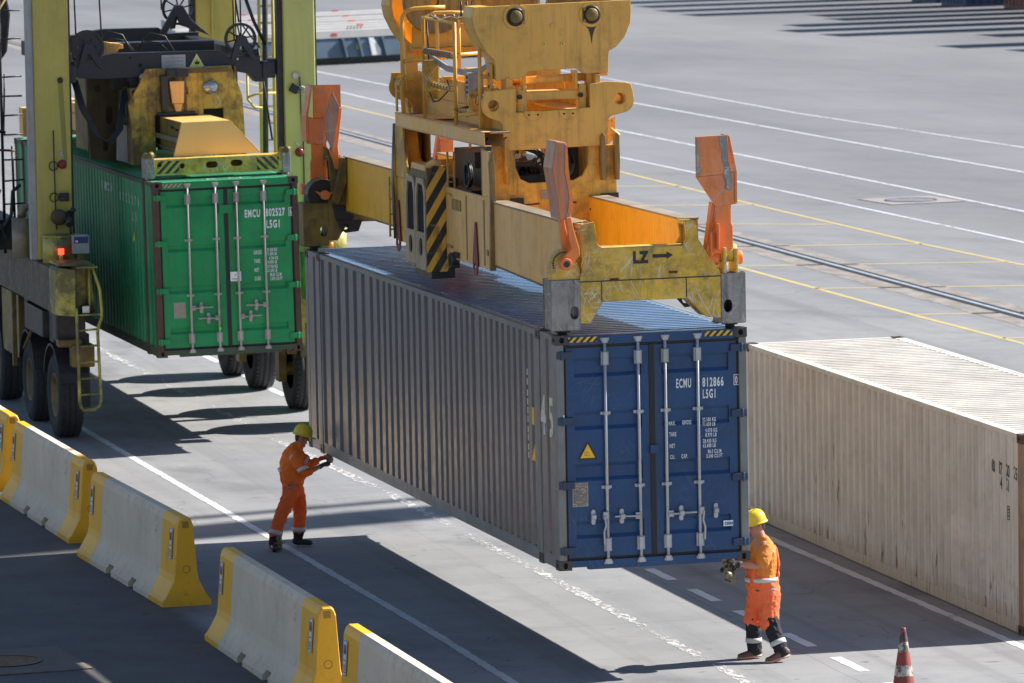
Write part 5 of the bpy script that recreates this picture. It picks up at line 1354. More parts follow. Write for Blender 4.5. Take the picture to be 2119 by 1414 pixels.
# second stair/ladder cage on the left side, dark
m = MB()
m.tube([(18.0, 39.6, 2.9), (17.98, 39.6, 9.5)], .030, 8); m.tube([(18.26, 39.6, 2.9), (18.25, 39.6, 9.5)], .026, 8)
for k, z in enumerate((3.3, 3.75, 4.15, 4.52, 4.95, 5.28, 5.62, 5.95, 6.6, 7.1)): m.tube([(18.24, 39.6, z), (18.62, 39.6, z+.01*(k % 3))], .016, 6)
m.tube([(18.46, 39.7, 3.3), (18.44, 39.7, 4.75)], .022, 6); m.tube([(18.3, 39.7, 4.95), (18.34, 39.7, 6.0)], .016, 6)
m.tube([(17.82, 39.6, 3.0), (17.80, 39.6, 9.5)], .018, 6); m.tube([(17.9, 39.9, 5.0), (17.86, 39.9, 9.5)], .012, 6)
m.tube([(17.7, 39.5, 6.6), (18.3, 39.5, 7.5)], .022, 6); m.tube([(17.85, 39.5, 5.1), (18.3, 39.5, 5.0)], .03, 6)
wb(m, 'side_ladder', M['dark'])
m = MB()
for x in (17.72, 17.86): m.tube([(x, 39.2, 3.2), (x-.03, 39.2, 9.0)], .014, 6)
m.tube([(17.6, 39.3, 4.72), (18.1, 39.3, 4.72), (18.45, 39.5, 4.68)], .022, 6); m.tube([(17.5, 39.4, 6.0), (18.4, 39.4, 7.4)], .018, 6)
m.tube([(17.6, 39.2, 5.5), (18.0, 39.2, 5.5)], .018, 6)
wb(m, 'handrail', M['greasy_y'])
m = MB(); m.prism([(17.95, 6.3), (18.30, 6.0), (18.55, 6.35), (18.62, 7.0), (18.5, 7.6), (18.0, 7.5)], 'y', 40.6, 41.4); m.box(17.5, 18.1, 40.5, 41.0, 5.95, 6.7); wb(m, 'cab_floor', M['dark'], bevel=.03)
# engine deck bits on the left beam
m = MB(); m.cyl((18.33, 38.2, 2.95), (18.33, 38.2, 3.62), .17, 20); m.tube([(18.33, 38.3, 3.62), (18.40, 38.35, 3.78), (18.60, 38.4, 3.80)], .07, 10); wb(m, 'air_cleaner', M['steelplate'])
m = MB(); m.box(17.9, 18.5, 39.4, 41.5, 2.98, 3.5); m.cyl((17.9, 39.2, 3.3), (18.2, 39.2, 3.36), .10, 12); m.tube([(17.9, 39.0, 3.25), (18.1, 39.0, 3.4), (18.2, 39.0, 3.2)], .05, 8); m.box(18.05, 18.12, 39.3, 39.5, 2.9, 4.3); m.box(17.5, 17.93, 39.8, 40.2, 3.4, 6.4); m.cyl((17.95, 40.3, 3.3), (18.2, 40.3, 4.0), .14, 12); m.tube([(18.05, 39.2, 3.2), (18.3, 39.1, 3.6), (18.35, 39.2, 4.0), (18.5, 39.3, 4.1)], .035, 8); m.box(18.02, 18.22, 40.4, 40.5, 4.4, 4.9); wb(m, 'engine_block', M['dark'], bevel=.02)
m = MB(); m.cbox((17.95, 38.9, 3.62), (.16, .05, .26), (0, .2, 0)); m.box(18.6, 18.68, 38.0, 38.1, 3.0, 3.3); wb(m, 'grey_panel', M['grey'], bevel=.008)
# upper crossbeams, black
def hbeam(y, x0, x1, zt):
    m = MB()
    z = lambda v: v + zt
    m.prism([(x0, z(-.02)), (x0, z(.02)), (x0+.5, z(.06)), (x0+.52, z(.10)), (x0+.75, z(.13)), (x1-.95, z(.13)), (x1-.78, z(.02)), (x1-.22, z(.03)), (x1-.22, z(-.12)), (x1-.12, z(-.12)), (x1-.12, z(-.42)), (x1-.32, z(-.42)), (x1-.44, z(-.28)), (x1-.62, z(-.24)), (x1-1.2, z(-.25)), (x0+.5, z(-.30)), (x0+.1, z(-.27)), (x0, z(-.22))], 'y', y, y+.24)
    return m
m = hbeam(37.15, 19.10, 22.55, 6.30)
cb1 = wb(m, 'hoist_crossbeam', M['navy'], bevel=.012)
m = MB(); m.box(22.36, 22.58, 37.1, 37.5, 5.94, 6.22); m.box(22.50, 22.68, 37.15, 37.45, 6.0, 6.26); m.box(19.02, 19.14, 37.1, 37.5, 5.95, 6.26); m.build('guide_shoe', M['navy'], cb1, bevel=.02)
M['faded_sign'] = plain('faded_white_sign', (.42, .44, .45), .6, var=.3, scale=4)
m = MB(); m.box(20.62, 21.03, 37.13, 37.148, 6.14, 6.38); sg = m.build('faded_sign', M['faded_sign'], cb1)
m = MB()
for z in (6.33, 6.27, 6.21): 
    for k in range(6): m.box(20.66+k*.058, 20.70+k*.058, 37.124, 37.129, z-.012, z+.012)
M['faintred'] = plain('faint_red_print', (.48, .33, .30), .6)
m.build('faded_print', M['faintred'], sg)
m = MB(); m.prism([(21.10, 6.17), (21.35, 6.17), (21.225, 6.39)], 'y', 37.13, 37.148); wt = m.build('warning_triangle', M['white'], cb1)
m = MB(); m.prism([(21.125, 6.19), (21.325, 6.19), (21.225, 6.365)], 'y', 37.120, 37.129); wt2 = m.build('triangle_face', M['brightyel'], wt)
m = MB(); m.prism([(21.19, 6.21), (21.26, 6.21), (21.27, 6.26), (21.235, 6.25), (21.225, 6.31), (21.21, 6.25), (21.18, 6.255)], 'y', 37.114, 37.119); wt2b = m.build('triangle_symbol', M['dblack'], wt)
m = MB()
for x, z, r in ((20.25, 6.22, .03), (20.08, 6.35, .02)): m.cyl((x, 37.14, z), (x, 37.149, z), r, 12)
m.build('bolt_hole', M['void'], cb1)
m = MB(); m.cyl((21.93, 37.13, 6.28), (21.93, 37.149, 6.28), .02, 10); m.build('grease_point', M['white'], cb1)
# pulleys
def pulley(x, y, z, r, spoke, parent, fork=True):
    m = MB()
    for ya, yb, ro in ((y-.035, y-.02, r), (y-.02, y+.02, r-.018), (y+.02, y+.035, r)): m.prism(circ(x, z, ro, 40), 'y', ya, yb, [circ(x, z, r-.045, 40)])
    if spoke:
        for k in range(8): a = 2*PI*k/8 + .2; m.tube([(x+.03*math.cos(a), y, z+.03*math.sin(a)), (x+(r-.04)*math.cos(a), y, z+(r-.04)*math.sin(a))], .014, 6)
    else: m.prism(circ(x, z, r-.044, 40), 'y', y-.008, y+.008, [circ(x+.13*math.cos(a), z+.13*math.sin(a), .035, 10) for a in [k*PI/3 for k in range(6)]])
    m.cyl((x, y-.07, z), (x, y+.07, z), .06, 14)
    p = m.build('rope_pulley', M['navy'] if not spoke else M['black'], parent)
    if fork:
        m = MB()
        for yy in (y-.085, y+.06): m.prism([(x-.18, z-r-.06), (x-.08, z-r-.06), (x-.02, z-.12), (x+.03, z-.12), (x+.16, z-r-.04), (x+.26, z-r-.10), (x+.08, z+.05), (x-.05, z+.07)], 'y', yy, yy+.025)
        m.build('pulley_bracket', M['navy'], p, bevel=.004)
    return p
pulley(19.36, 37.20, 6.55, .29, False, cb1)
pulley(21.98, 37.10, 6.62, .275, True, cb1)
m = MB()
for (x, dx) in ((19.18, -.05), (19.62, -.1), (21.90, -.02), (22.02, .0)): m.tube([(x, 37.24, 6.6), (x+dx, 37.3, 9.5)], .014, 6)
m.tube([(21.98, 37.2, 6.9), (21.92, 37.25, 7.4), (21.93, 37.25, 7.45), (22.05, 37.3, 9.5)], .016, 6); m.tube([(22.0, 37.2, 6.9), (22.35, 37.3, 6.45)], .014, 6); m.tube([(22.05, 37.3, 7.5), (22.25, 37.25, 6.9), (22.45, 37.3, 6.5)], .03, 6)
wb(m, 'hoist_rope', M['cable'])
m = hbeam(42.8, 19.9, 22.6, 6.45); cb2 = wb(m, 'hoist_crossbeam', M['navy'], bevel=.012)
pulley(22.0, 42.7, 6.92, .30, True, cb2)
m = MB(); m.prism([(21.62, 6.5), (21.75, 6.5), (21.92, 6.80), (22.0, 6.62), (22.35, 6.5), (22.55, 6.42), (22.2, 6.72), (22.05, 6.98), (21.9, 6.98)], 'y', 42.5, 42.6); m.build('pulley_bracket', M['navy'], cb2, bevel=.01)
m = MB()
m.tube([(21.98-.27, 42.8, 6.9), (21.7, 42.8, 9.5)], .014, 6); m.tube([(21.98+.27, 42.8, 6.9), (22.27, 42.8, 9.5)], .014, 6); wb(m, 'hoist_rope', M['cable'])
# side girders between the two crossbeams
m = MB(); m.box(19.15, 19.4, 37.4, 42.8, 6.16, 6.42); m.box(22.1, 22.35, 37.4, 42.8, 6.16, 6.42); m.box(19.6, 22.0, 39.4, 39.7, 6.25, 6.50); wb(m, 'hoist_girder', M['navy'], bevel=.02)
m = MB(); m.prism([(19.72, 6.40), (19.80, 6.40), (19.92, 6.44), (19.99, 6.58), (19.80, 6.60), (19.72, 6.62)], 'y', 37.45, 37.7); m.box(19.70, 20.05, 37.6, 37.9, 6.48, 6.56); wb(m, 'yellow_bracket', M['hb'], bevel=.01)
m = MB()
for (cx, w, h, y) in ((20.0, .3, .34, 38.2), (20.1, .28, .2, 38.4), (20.62, .28, .16, 38.0), (20.7, .30, .30, 38.0)):
    m.tube([(cx-w, y, 6.42), (cx-w*.8, y, 6.42+h*.6), (cx-.1, y, 6.42+h), (cx+w*.5, y, 6.42+h*.8), (cx+w, y, 6.40)], .014, 6)
for k in range(4): m.tube([(19.08+.03*k, 37.2, 6.0), (19.2+.03*k, 37.1, 5.5), (19.45+.03*k, 37.0, 5.05-.02*k), (19.62+.02*k, 36.9, 4.97-.02*k), (19.8+.03*k, 37.0, 5.15), (19.95+.02*k, 37.2, 5.8)], .016, 6)
m.tube([(20.6, 37.5, 6.0), (21.0, 37.3, 5.72), (21.35, 37.3, 5.70), (21.5, 37.3, 5.78), (21.8, 37.4, 5.9), (21.85, 37.4, 6.05)], .014, 6)
wb(m, 'cable_loop', M['cable'])
# hook on chain
m = MB()
m.tube([(21.45+.09*math.cos(a), 37.1, 5.95+.12*math.sin(a)) for a in [i*2*PI/16 for i in range(16)]], .022, 6, close=True)
hk = wb(m, 'chain_link', M['dark'])
m = MB(); m.cbox((21.46, 37.1, 5.76), (.07, .05, .16), (0, 0, 0)); m.prism([(21.42, 5.70), (21.50, 5.70), (21.53, 5.60), (21.51, 5.48), (21.43, 5.46), (21.40, 5.56)], 'y', 37.07, 37.13); m.build('hook', M['sc_yel2'], hk, bevel=.01)
m = MB(); m.box(21.445, 21.475, 37.055, 37.068, 5.55, 5.68); m.build('safety_catch', M['redpl'], hk)
m = MB(); m.tube([(21.46, 37.1, 5.46), (21.47, 37.1, 5.0), (21.42, 37.2, 4.6)], .008, 5); m.tube([(21.85, 37.5, 6.1), (21.75, 37.6, 5.4), (21.62, 37.8, 4.6)], .02, 6); wb(m, 'trailing_cable', M['cable'])
# yellow ladder with loops at the far right leg
lad = MB(); lad.tube([(23.33, 42.0, 4.3), (23.33, 42.0, 9.0)], .03, 8); lad.tube([(23.58, 42.0, 4.3), (23.58, 42.0, 9.0)], .03, 8)
for k in range(16): lad.tube([(23.33, 42.0, 4.55+.30*k), (23.58, 42.0, 4.55+.30*k)], .02, 6)
lad.tube([(23.05, 41.8, 6.0), (23.05, 41.8, 5.3), (23.15, 41.7, 5.16), (23.35, 41.8, 5.14)], .022, 6); lad.tube([(23.05, 41.8, 5.34), (23.2, 41.7, 5.40), (23.6, 41.9, 5.40)], .022, 6)
wb(lad, 'yellow_ladder', M['sc_yel'])
m = MB(); m.tube([(23.05, 40.0, 9), (22.98, 40.0, 4.2)], .05, 8); m.tube([(22.55, 38.4, 6.4), (22.75, 38.3, 4.8)], .018, 6); wb(m, 'vertical_pipe', M['dark'])

# ---------------------------------------------------------------- spreader on the green container
M['greasy_shade'] = paint('greasy_shade_yellow_steel', (.085, .058, .018), var=.3, dirt=.7, rust=.3, rough=.5, streak=.6, seed=25, dirtc=(.02, .018, .015), grime=.6)  # greasy yellow steel, darkened further with shade put into the colour
gs = empty('container_spreader', 'yellow spreader with tan box beam and black stripes on top of the green container', 'spreader', None, (19.8565, 33.9835, 1.5627+2.896), (-.00725, -.0121, .003))
def gb(m, name, mat, parent=None, bevel=0): return m.build(name, mat, parent or gs, bevel)
m = MB(); m.prism([(.02, .06), (2.42, .06), (2.42, .33), (.02, .33)], 'y', .66, .70, [circ(.22, .24, .035, 14), circ(.60, .21, .042, 16), slot(1.10, .21, .20, .10), slot(1.52, .22, .20, .10), circ(2.20, .27, .035, 14)])
m.box(.02, 2.42, .70, 1.10, .31, .33); m.box(.02, 2.42, 1.08, 1.12, .06, .31); m.box(.02, 2.42, .7, 1.1, .06, .08)
eb = gb(m, 'end_beam', M['endbeam'], bevel=.006)
M['hg1'] = M['hz_green']
m = MB(); m.prism([(.16, .09), (.52, .09), (.58, .30), (.20, .30)], 'y', .652, .656, [circ(.22, .24, .037, 14)]); m.build('hazard_stripes', M['hz_green'], eb)
m = MB(); m.prism([(1.86, .30), (2.20, .30), (2.24, .09), (1.86, .09)], 'y', .652, .656, [circ(2.20, .27, .037, 14)] if False else []); m.build('hazard_stripes', M['hz_green2'], eb)
for x0, x1 in ((-.02, .13), (2.29, 2.43)):
    m = MB(); m.box(x0, x1, .63, 1.0, .02, .36); m.cyl(((x0+x1)/2, .8, -.04), ((x0+x1)/2, .8, .05), .07, 14); p_ = gb(m, 'corner_pod', M['pod'], bevel=.01)
    m = MB(); m.prism([(x0-.02, .36), (x0+.05, .36), (x0+.16, .42), (x0+.02, .44)], 'y', .62, .9); m.cyl((x0+.05, .60, .40), (x0+.12, .66, .42), .05, 10); m.build('pod_lever', M['greasy_y'], p_)
m = MB(); m.prism([(.55, .335), (2.02, .345), (1.52, .90), (.70, .90), (.64, .66), (.565, .40)], 'y', 1.10, 1.14); gb(m, 'front_cover', M['tan'], bevel=.004)
m = MB(); m.prism([(1.52, .90), (1.50, .90), (2.0, .345), (2.03, .345)], 'y', 1.10, 1.30); m.box(.70, 1.52, 1.14, 3.6, .885, .905); m.box(1.45, 1.50, 1.14, 3.6, .5, .885)
bb = gb(m, 'box_beam', M['beam'], bevel=.004)
m = MB(); m.prism([(.86, 1.14), (.86, 1.14+.0), (.70, 1.14)], 'x', .1, .11) if False else m.box(.69, .71, 1.14, 3.6, .36, .885); m.build('beam_side', M['greasy_y'], bb)
m = MB(); m.box(.62, .685, 1.2, 3.6, .56, .64); m.box(.66, .69, 1.2, 3.6, .40, .44); m.build('slide_rail', M['steel'], bb, bevel=.004)
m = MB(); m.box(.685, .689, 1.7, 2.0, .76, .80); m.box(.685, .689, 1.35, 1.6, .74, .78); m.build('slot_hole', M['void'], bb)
# main frame of that spreader
def gframe(y, s_=1):
    m = MB()
    m.prism([(.20, .10), (.62, .10), (.62, .92), (1.36, .92), (1.36, .40), (1.98, .40), (2.10, .12), (2.18, .12), (2.14, 1.2), (1.96, 1.72), (.48, 1.72), (.36, 1.45), (.16, 1.15), (.22, .72)], 'y', y, y+.06, [[(1.46, .72), (1.80, .72), (1.80, 1.0), (1.46, 1.0)], circ(1.58, 1.36, .11, 16), slot(1.18, 1.32, .045, .12)])
    return m
gf = gb(gframe(3.0), 'frame_plate', M['yel_grim'], bevel=.008)
m = MB(); m.box(.64, 1.34, 2.96, 2.995, .34, .93); m.build('opening_shade', M['void'], gf)  # black panel painted as the shade of the beam opening
m = MB(); m.prism([(1.13, .93), (1.17, .93), (1.17, 1.70), (1.13, 1.70)], 'y', 2.97, 2.998); m.prism([(.66, 1.62), (1.9, 1.62), (1.9, 1.70), (.66, 1.70)], 'y', 2.95, 2.998); m.build('stiffener', M['greasy_y'], gf)
m = MB(); m.box(.22, .26, 3.06, 8.5, .1, 1.4); m.box(2.02, 2.06, 3.06, 8.5, .1, 1.7); m.box(.26, 2.02, 3.06, 8.5, 1.36, 1.40); gb(m, 'frame_body', M['greasy_y'], bevel=.006)  # frame body, lengthened at the rear to shade the container roof
m = MB(); m.prism([(.86, 1.5), (1.12, 1.5), (1.10, 1.12), (.90, 1.12)], 'y', 2.86, 2.95); m.prism([(.92, 1.12), (1.08, 1.12), (1.05, .98), (.96, .98)], 'y', 2.88, 2.94); hm = m.build('hydraulic_block', M['beam'], gf, bevel=.01)
m = MB(); m.box(.72, .84, 2.86, 2.99, 1.0, 1.6); m.box(.96, 1.02, 2.88, 2.99, 1.5, 1.72); m.box(.66, 1.3, 2.9, 2.99, .92, .98); m.box(.82, 1.2, 2.88, 2.99, 1.56, 1.70); m.build('black_fitting', M['dark'], gf, bevel=.01)
m = MB(); m.ball((1.58, 2.95, 1.37), .12, (1.2, .5, .9)); m.tube([(1.52, 2.9, 1.30), (1.68, 2.88, 1.22), (1.74, 2.9, 1.12), (1.66, 2.9, 1.06), (1.6, 2.9, 1.16)], .012, 6); m.build('hydraulic_motor', M['glass'], gf)
m = MB(); m.box(1.44, 1.82, 3.07, 3.1, .70, 1.02); m.build('opening_shade', M['void'], gf)  # black backing, the shade behind the window put into its colour
# rear left plates and backing, shade put into their dark colour; hanging box, pale plastic tank
m = MB(); m.prism([(-.30, .16), (.20, .10), (.30, .3), (.30, 1.72), (-.30, 1.74), (-.34, 1.0)], 'y', 4.2, 4.26, [slot(.06, .90, .12, .30), slot(-.02, .40, .09, .22), circ(-.13, 1.36, .06, 14)]); m.box(-.28, .28, 4.5, 4.6, .25, 1.70); gb(m, 'frame_plate', M['greasy_shade'], bevel=.008)
m = MB(); m.prism([(.06, .16), (.26, .10), (.34, .08), (.30, .55), (.28, 1.1), (.14, 1.1), (.08, .6)], 'y', 3.5, 3.7); m.prism([(-.62, .02), (-.5, .02), (-.48, .9), (-.6, 1.2)], 'y', 3.9, 3.95) if False else None; gb(m, 'plastic_tank', M['grey'], bevel=.02)
m = MB(); m.box(.26, .60, 3.3, 3.6, 1.30, 1.75); m.box(.05, .55, 3.7, 4.1, 1.35, 1.70)
for k in range(5): m.tube([(.18+.04*k, 3.4, 1.5), (.10+.05*k, 3.3, 1.2), (.14+.03*k, 3.3, .8), (.24+.02*k, 3.3, .72+.05*k), (.30, 3.4, 1.0)], .016, 6)
gb(m, 'dark_machinery', M['dark'], bevel=.01)
m = MB(); m.cyl((.46, 3.15, 1.38), (.46, 3.15, 1.58), .06, 14); m.ball((.46, 3.15, 1.58), .07); gb(m, 'accumulator', M['glass'])
m = MB(); m.box(.35, 2.1, 6.6, 12.9, .35, .62); m.box(.5, .8, 6.5, 13.0, .62, .80); m.box(0, 2.44, 12.9, 13.3, .06, .60); gb(m, 'rear_beam', M['beam'], bevel=.01)
# ---------------------------------------------------------------- concrete barriers
def barrier(L, label, loc, rz=0):
    t = empty('concrete_barrier', label, 'barrier', 'yellow ended concrete barriers in a row', loc, (0, 0, rz))
    # local: y from 0 (near end) to L, x centred
    prof = [(-.34, 0), (-.34, .07), (-.30, .11), (-.185, .33), (-.165, .42), (-.115, 1.10), (-.085, 1.175), (-.055, 1.20), (.055, 1.20), (.085, 1.175), (.115, 1.10), (.165, .42), (.185, .33), (.30, .11), (.34, .07), (.34, 0)]
    def sweep(m, y0, y1, sc_=1.0, cap0=True, cap1=True):
        ch = .05
        ys = []
        if cap0: ys += [(y0, .90, 0), (y0+ch*.5, .965, 0), (y0+ch, 1, 0)]
        else: ys += [(y0, 1, 0)]
        if cap1: ys += [(y1-ch, 1, 0), (y1-ch*.5, .965, 0), (y1, .90, 0)]
        else: ys += [(y1, 1, 0)]
        n = len(prof); vs = []
        for y, s_, _ in ys:
            for x, z in prof:
                xx = x*(s_ if abs(x) < .2 else .985 if s_ < 1 else 1); zz = z - (1-s_)*.25*(z/1.2 if z > 1 else 0)
                vs.append((xx*sc_, y, zz))
        fs = [(i*n+j, i*n+j+1, (i+1)*n+j+1, (i+1)*n+j) for i in range(len(ys)-1) for j in range(n-1)]
        fs += [tuple(range(n)), tuple(reversed(range((len(ys)-1)*n, len(ys)*n)))]
        m.add(vs, fs)
    def grid(m, y0, y1, notch=()):
        sweep(m, y0, y1, 1, False, False)
    e = .82
    # body between the yellow ends, with two fork pockets
    m = MB(); cuts = [e]
    for c in (L*.36, L*.62): cuts += [c-.16, c+.13]
    cuts.append(L-e)
    for i in range(0, len(cuts), 2): sweep(m, cuts[i], cuts[i+1], 1, False, False)
    prof_full = prof
    hi = [(-.288, .135)] + prof[3:13] + [(.288, .135)]
    n = len(hi)
    for a, b in ((cuts[1], cuts[2]), (cuts[3], cuts[4])):
        vs = [(x, yy, z) for yy in (a, b) for x, z in hi]
        m.add(vs, [(j, j+1, n+j+1, n+j) for j in range(n-1)] + [(0, n-1, 2*n-1, n)])
        m.box(-.16, .16, a, b, .0, .134)
    m.build('concrete_body', M['conc'], t, fix=False)
    for a, b, near in ((0, e, True), (L-e, L, False)):
        m = MB(); sweep(m, a, b, 1.004, near, not near)
        en = m.build('painted_end', M['conc_y'], t, fix=False)
        m = MB(); yy = a - .004 if near else b + .004
        y0, y1 = sorted((yy, yy + (.02 if near else -.02)))
        m.box(-.045, .045, y0, y1, 1.06, 1.15)
        m.build('slot_recess', M['conc_hole'], en, bevel=.004)
        m = MB(); m.lathe([(0, .012), (.03, .008), (.055, .0)], (0, yy, .50), 'y', 20); m.build('dimple', M['conc_hole'], en)
    for ya in (.16, L-.16-.15):
        # sign plate standing on the sloping upper face
        Mx = Matrix.Translation((-.152, ya, .80)) @ Euler((0, math.radians(4.3), 0)).to_matrix().to_4x4()
        m = MB(); m.box(-.006, .0, 0, .15, -.18, .24, Mx); s_ = m.build('warning_sign', M['white'], t)
        m = MB()
        vs = circ(.075, .13, .062, 20); hs = circ(.075, .13, .048, 20)
        m.prism(vs, 'x', -.009, -.0062, [hs], Mx); m.build('red_ring', M['signred'], s_)
        m = MB(); m.prism([(.055, .09), (.095, .09), (.10, .13), (.092, .165), (.085, .14), (.08, .17), (.07, .17), (.068, .14), (.06, .155), (.05, .125)], 'x', -.009, -.0062, (), Mx)
        for z in (-.0, -.06, -.085, -.11, -.14): m.prism([(.03, z), (.12, z), (.12, z+.010), (.03, z+.010)], 'x', -.009, -.0062, (), Mx)
        m.prism([(.006, -.174), (.144, -.174), (.144, .234), (.006, .234)], 'x', -.0085, -.0062, [[(.011, -.169), (.139, -.169), (.139, .229), (.011, .229)]], Mx)
        m.build('sign_print', M['dblack'], s_)
    return t
M['signred'] = plain('sign_red', (.45, .03, .03), .5)
M['conc_hole'] = concrete('shaded_yellow_recess', (.45, .24, .03), .6)  # darker yellow, the shade of slot and dimple put into the colour
barrier(5.35, 'second grey concrete barrier with yellow ends behind the one with an open end', (16.90, 23.85, 0), .028)
barrier(5.3, 'concrete barrier whose yellow end face with round dimple stands clear of its neighbour', (17.03, 17.28, 0), .045)
barrier(5.5, 'concrete barrier standing before the worker in orange jacket, touching the last one', (17.11, 8.85, 0), .016)
barrier(5.4, 'concrete barrier cut by the bottom edge with a sunlit white top', (17.17, 2.1, 0), .01)
barrier(5.4, 'barrier of which only a yellow end shows at the left picture edge', (16.78, 30.05, 0), .02)
# ---------------------------------------------------------------- traffic cone
def cone_mat():
    m = Mat('worn_cone_plastic'); z = m.xyz()[2]; zz = m.math('ADD', z, m.math('MULTIPLY', m.math('SUBTRACT', m.noise(14, 5, .7), .5), .05))
    red = m.mix(m.ramp(m.noise(3, 5), .3, .7), (.30, .045, .03), (.13, .03, .025)); wh = m.mix(m.ramp(m.noise(9, 6, .75), .5, .56), (.46, .41, .35), (.08, .07, .065))
    c = m.mix(m.math('GREATER_THAN', zz, .24), red, wh); c = m.mix(m.math('GREATER_THAN', zz, .37), c, red); c = m.mix(m.math('GREATER_THAN', zz, .525), c, wh); c = m.mix(m.math('GREATER_THAN', zz, .65), c, m.mix(m.ramp(m.noise(8, 6, .7), .45, .55), (.28, .07, .05), (.03, .028, .03)))
    m.set('Base Color', c); m.set('Roughness', .6); return m.m
t = empty('traffic_cone', 'dirty red and white traffic cone at the bottom right', 'traffic cone', None, (23.83, 7.25, 0), (0, 0, .3))
m = MB(); m.lathe([(.185, .03), (.15, .06), (.135, .10), (.030, .80), (.024, .82), (.018, .82), (.018, .80)], n=28); m.build('cone_body', cone_mat(), t)
m = MB(); m.prism([(-.25, -.25), (.25, -.25), (.25, .25), (-.25, .25)], 'z', 0, .035); m.build('base', M['dark'], t, bevel=.01)
# ---------------------------------------------------------------- far yard, rotated rows
RZ = .13
def yardbox(x, y, z, mat, label, name='shipping_container', L=12.19, H=2.591, cat='container', group='containers stacked at the far edge of the yard'):
    t = empty(name, label, cat, group, (x, y, z), (0, 0, RZ))
    m = MB(); 
    pr = corr_profile(.14, L-.14, .01, .06, .36); vs = []
    for side in (0, 1):
        vs = []
        for a, d in pr: 
            yy = d if side == 0 else 2.438-d
            vs += [(a, yy, .14), (a, yy, H-.1)]
        m.add(vs, [(2*i, 2*i+1, 2*i+3, 2*i+2) for i in range(len(pr)-1)])
    pr = corr_profile(.14, 2.3, .01, .06, .30)
    for side in (0, 1):
        vs = []
        for a, d in pr: 
            xx = d if side == 0 else L-d
            vs += [(xx, a, .14), (xx, a, H-.1)]
        m.add(vs, [(2*i, 2*i+1, 2*i+3, 2*i+2) for i in range(len(pr)-1)])
    m.build('wall_panel', mat, t, fix=False)
    m = MB()
    for xx in (0, L-.14):
        for yy in (0, 2.438-.14): m.box(xx, xx+.14, yy, yy+.14, 0, H)
    for yy in (0, 2.438-.08): m.box(.14, L-.14, yy, yy+.08, .0, .14); m.box(.14, L-.14, yy, yy+.08, H-.1, H-.01)
    for xx in (0, L-.08): m.box(xx, xx+.08, .14, 2.3, .0, .14); m.box(xx, xx+.08, .14, 2.3, H-.1, H-.01)
    m.build('frame', mat, t)
    m = MB(); m.box(.05, L-.05, .05, 2.39, H-.04, H-.02); m.box(.05, L-.05, .05, 2.39, .10, .13); m.build('roof', mat, t)
    return t
cols = {'navy blue': (.03, .06, .14), 'dull red': (.22, .06, .05), 'slate blue': (.06, .10, .16), 'brown': (.12, .07, .05), 'grey': (.18, .18, .19), 'dark blue': (.02, .04, .10), 'brick red': (.25, .075, .05)}
CM = {k: paint('far_' + k.replace(' ', '_'), v, dirt=.3, rust=.1) for k, v in cols.items()}
# rows: (x, y of the near left foot, height in containers)
u = Vector((math.cos(RZ), math.sin(RZ), 0))
names = list(cols)
rows = [(84.8, 189.4, 4), (84.4, 184.7, 4), (84.3, 180.2, 4), (85.8, 176.0, 3), (85.4, 172.2, 3), (85.4, 168.3, 4), (83.8, 164.0, 4), (84.3, 159.8, 4), (86.5, 155.5, 3), (85.6, 148.7, 4), (86.9, 144.4, 4), (84.9, 194.0, 4), (85.4, 198.6, 4)]
k = 0
first = {}
for ri, (x, y, n) in enumerate(rows):
    for lev in range(n):
        nm = names[(ri*2 + lev*3 + (ri*lev)) % len(names)] if lev else ['slate blue', 'navy blue', 'navy blue', 'brick red', 'dull red', 'slate blue', 'brown', 'navy blue', 'grey', 'dark blue', 'brown', 'slate blue', 'grey'][ri]
        if lev == 0: lab = nm + ' container at the foot of a distant stack, ' + ['last', 'tenth', 'ninth', 'eighth', 'seventh', 'sixth', 'fifth', 'fourth', 'third', 'second', 'first', 'hidden', 'farthest'][ri] + ' row from the right edge'
        else: lab = nm + ' container raised on a distant stack, row %s, level %s' % (['one', 'two', 'three', 'four', 'five', 'six', 'seven', 'eight', 'nine', 'ten', 'eleven', 'twelve', 'thirteen'][ri], ['one', 'two', 'three', 'four'][lev])
        if nm in first:
            c = copy_tree(first[nm]); c.location = (x, y, 2.6*lev); c['label'] = lab
        else:
            first[nm] = yardbox(x, y, 2.6*lev, CM[nm], lab)
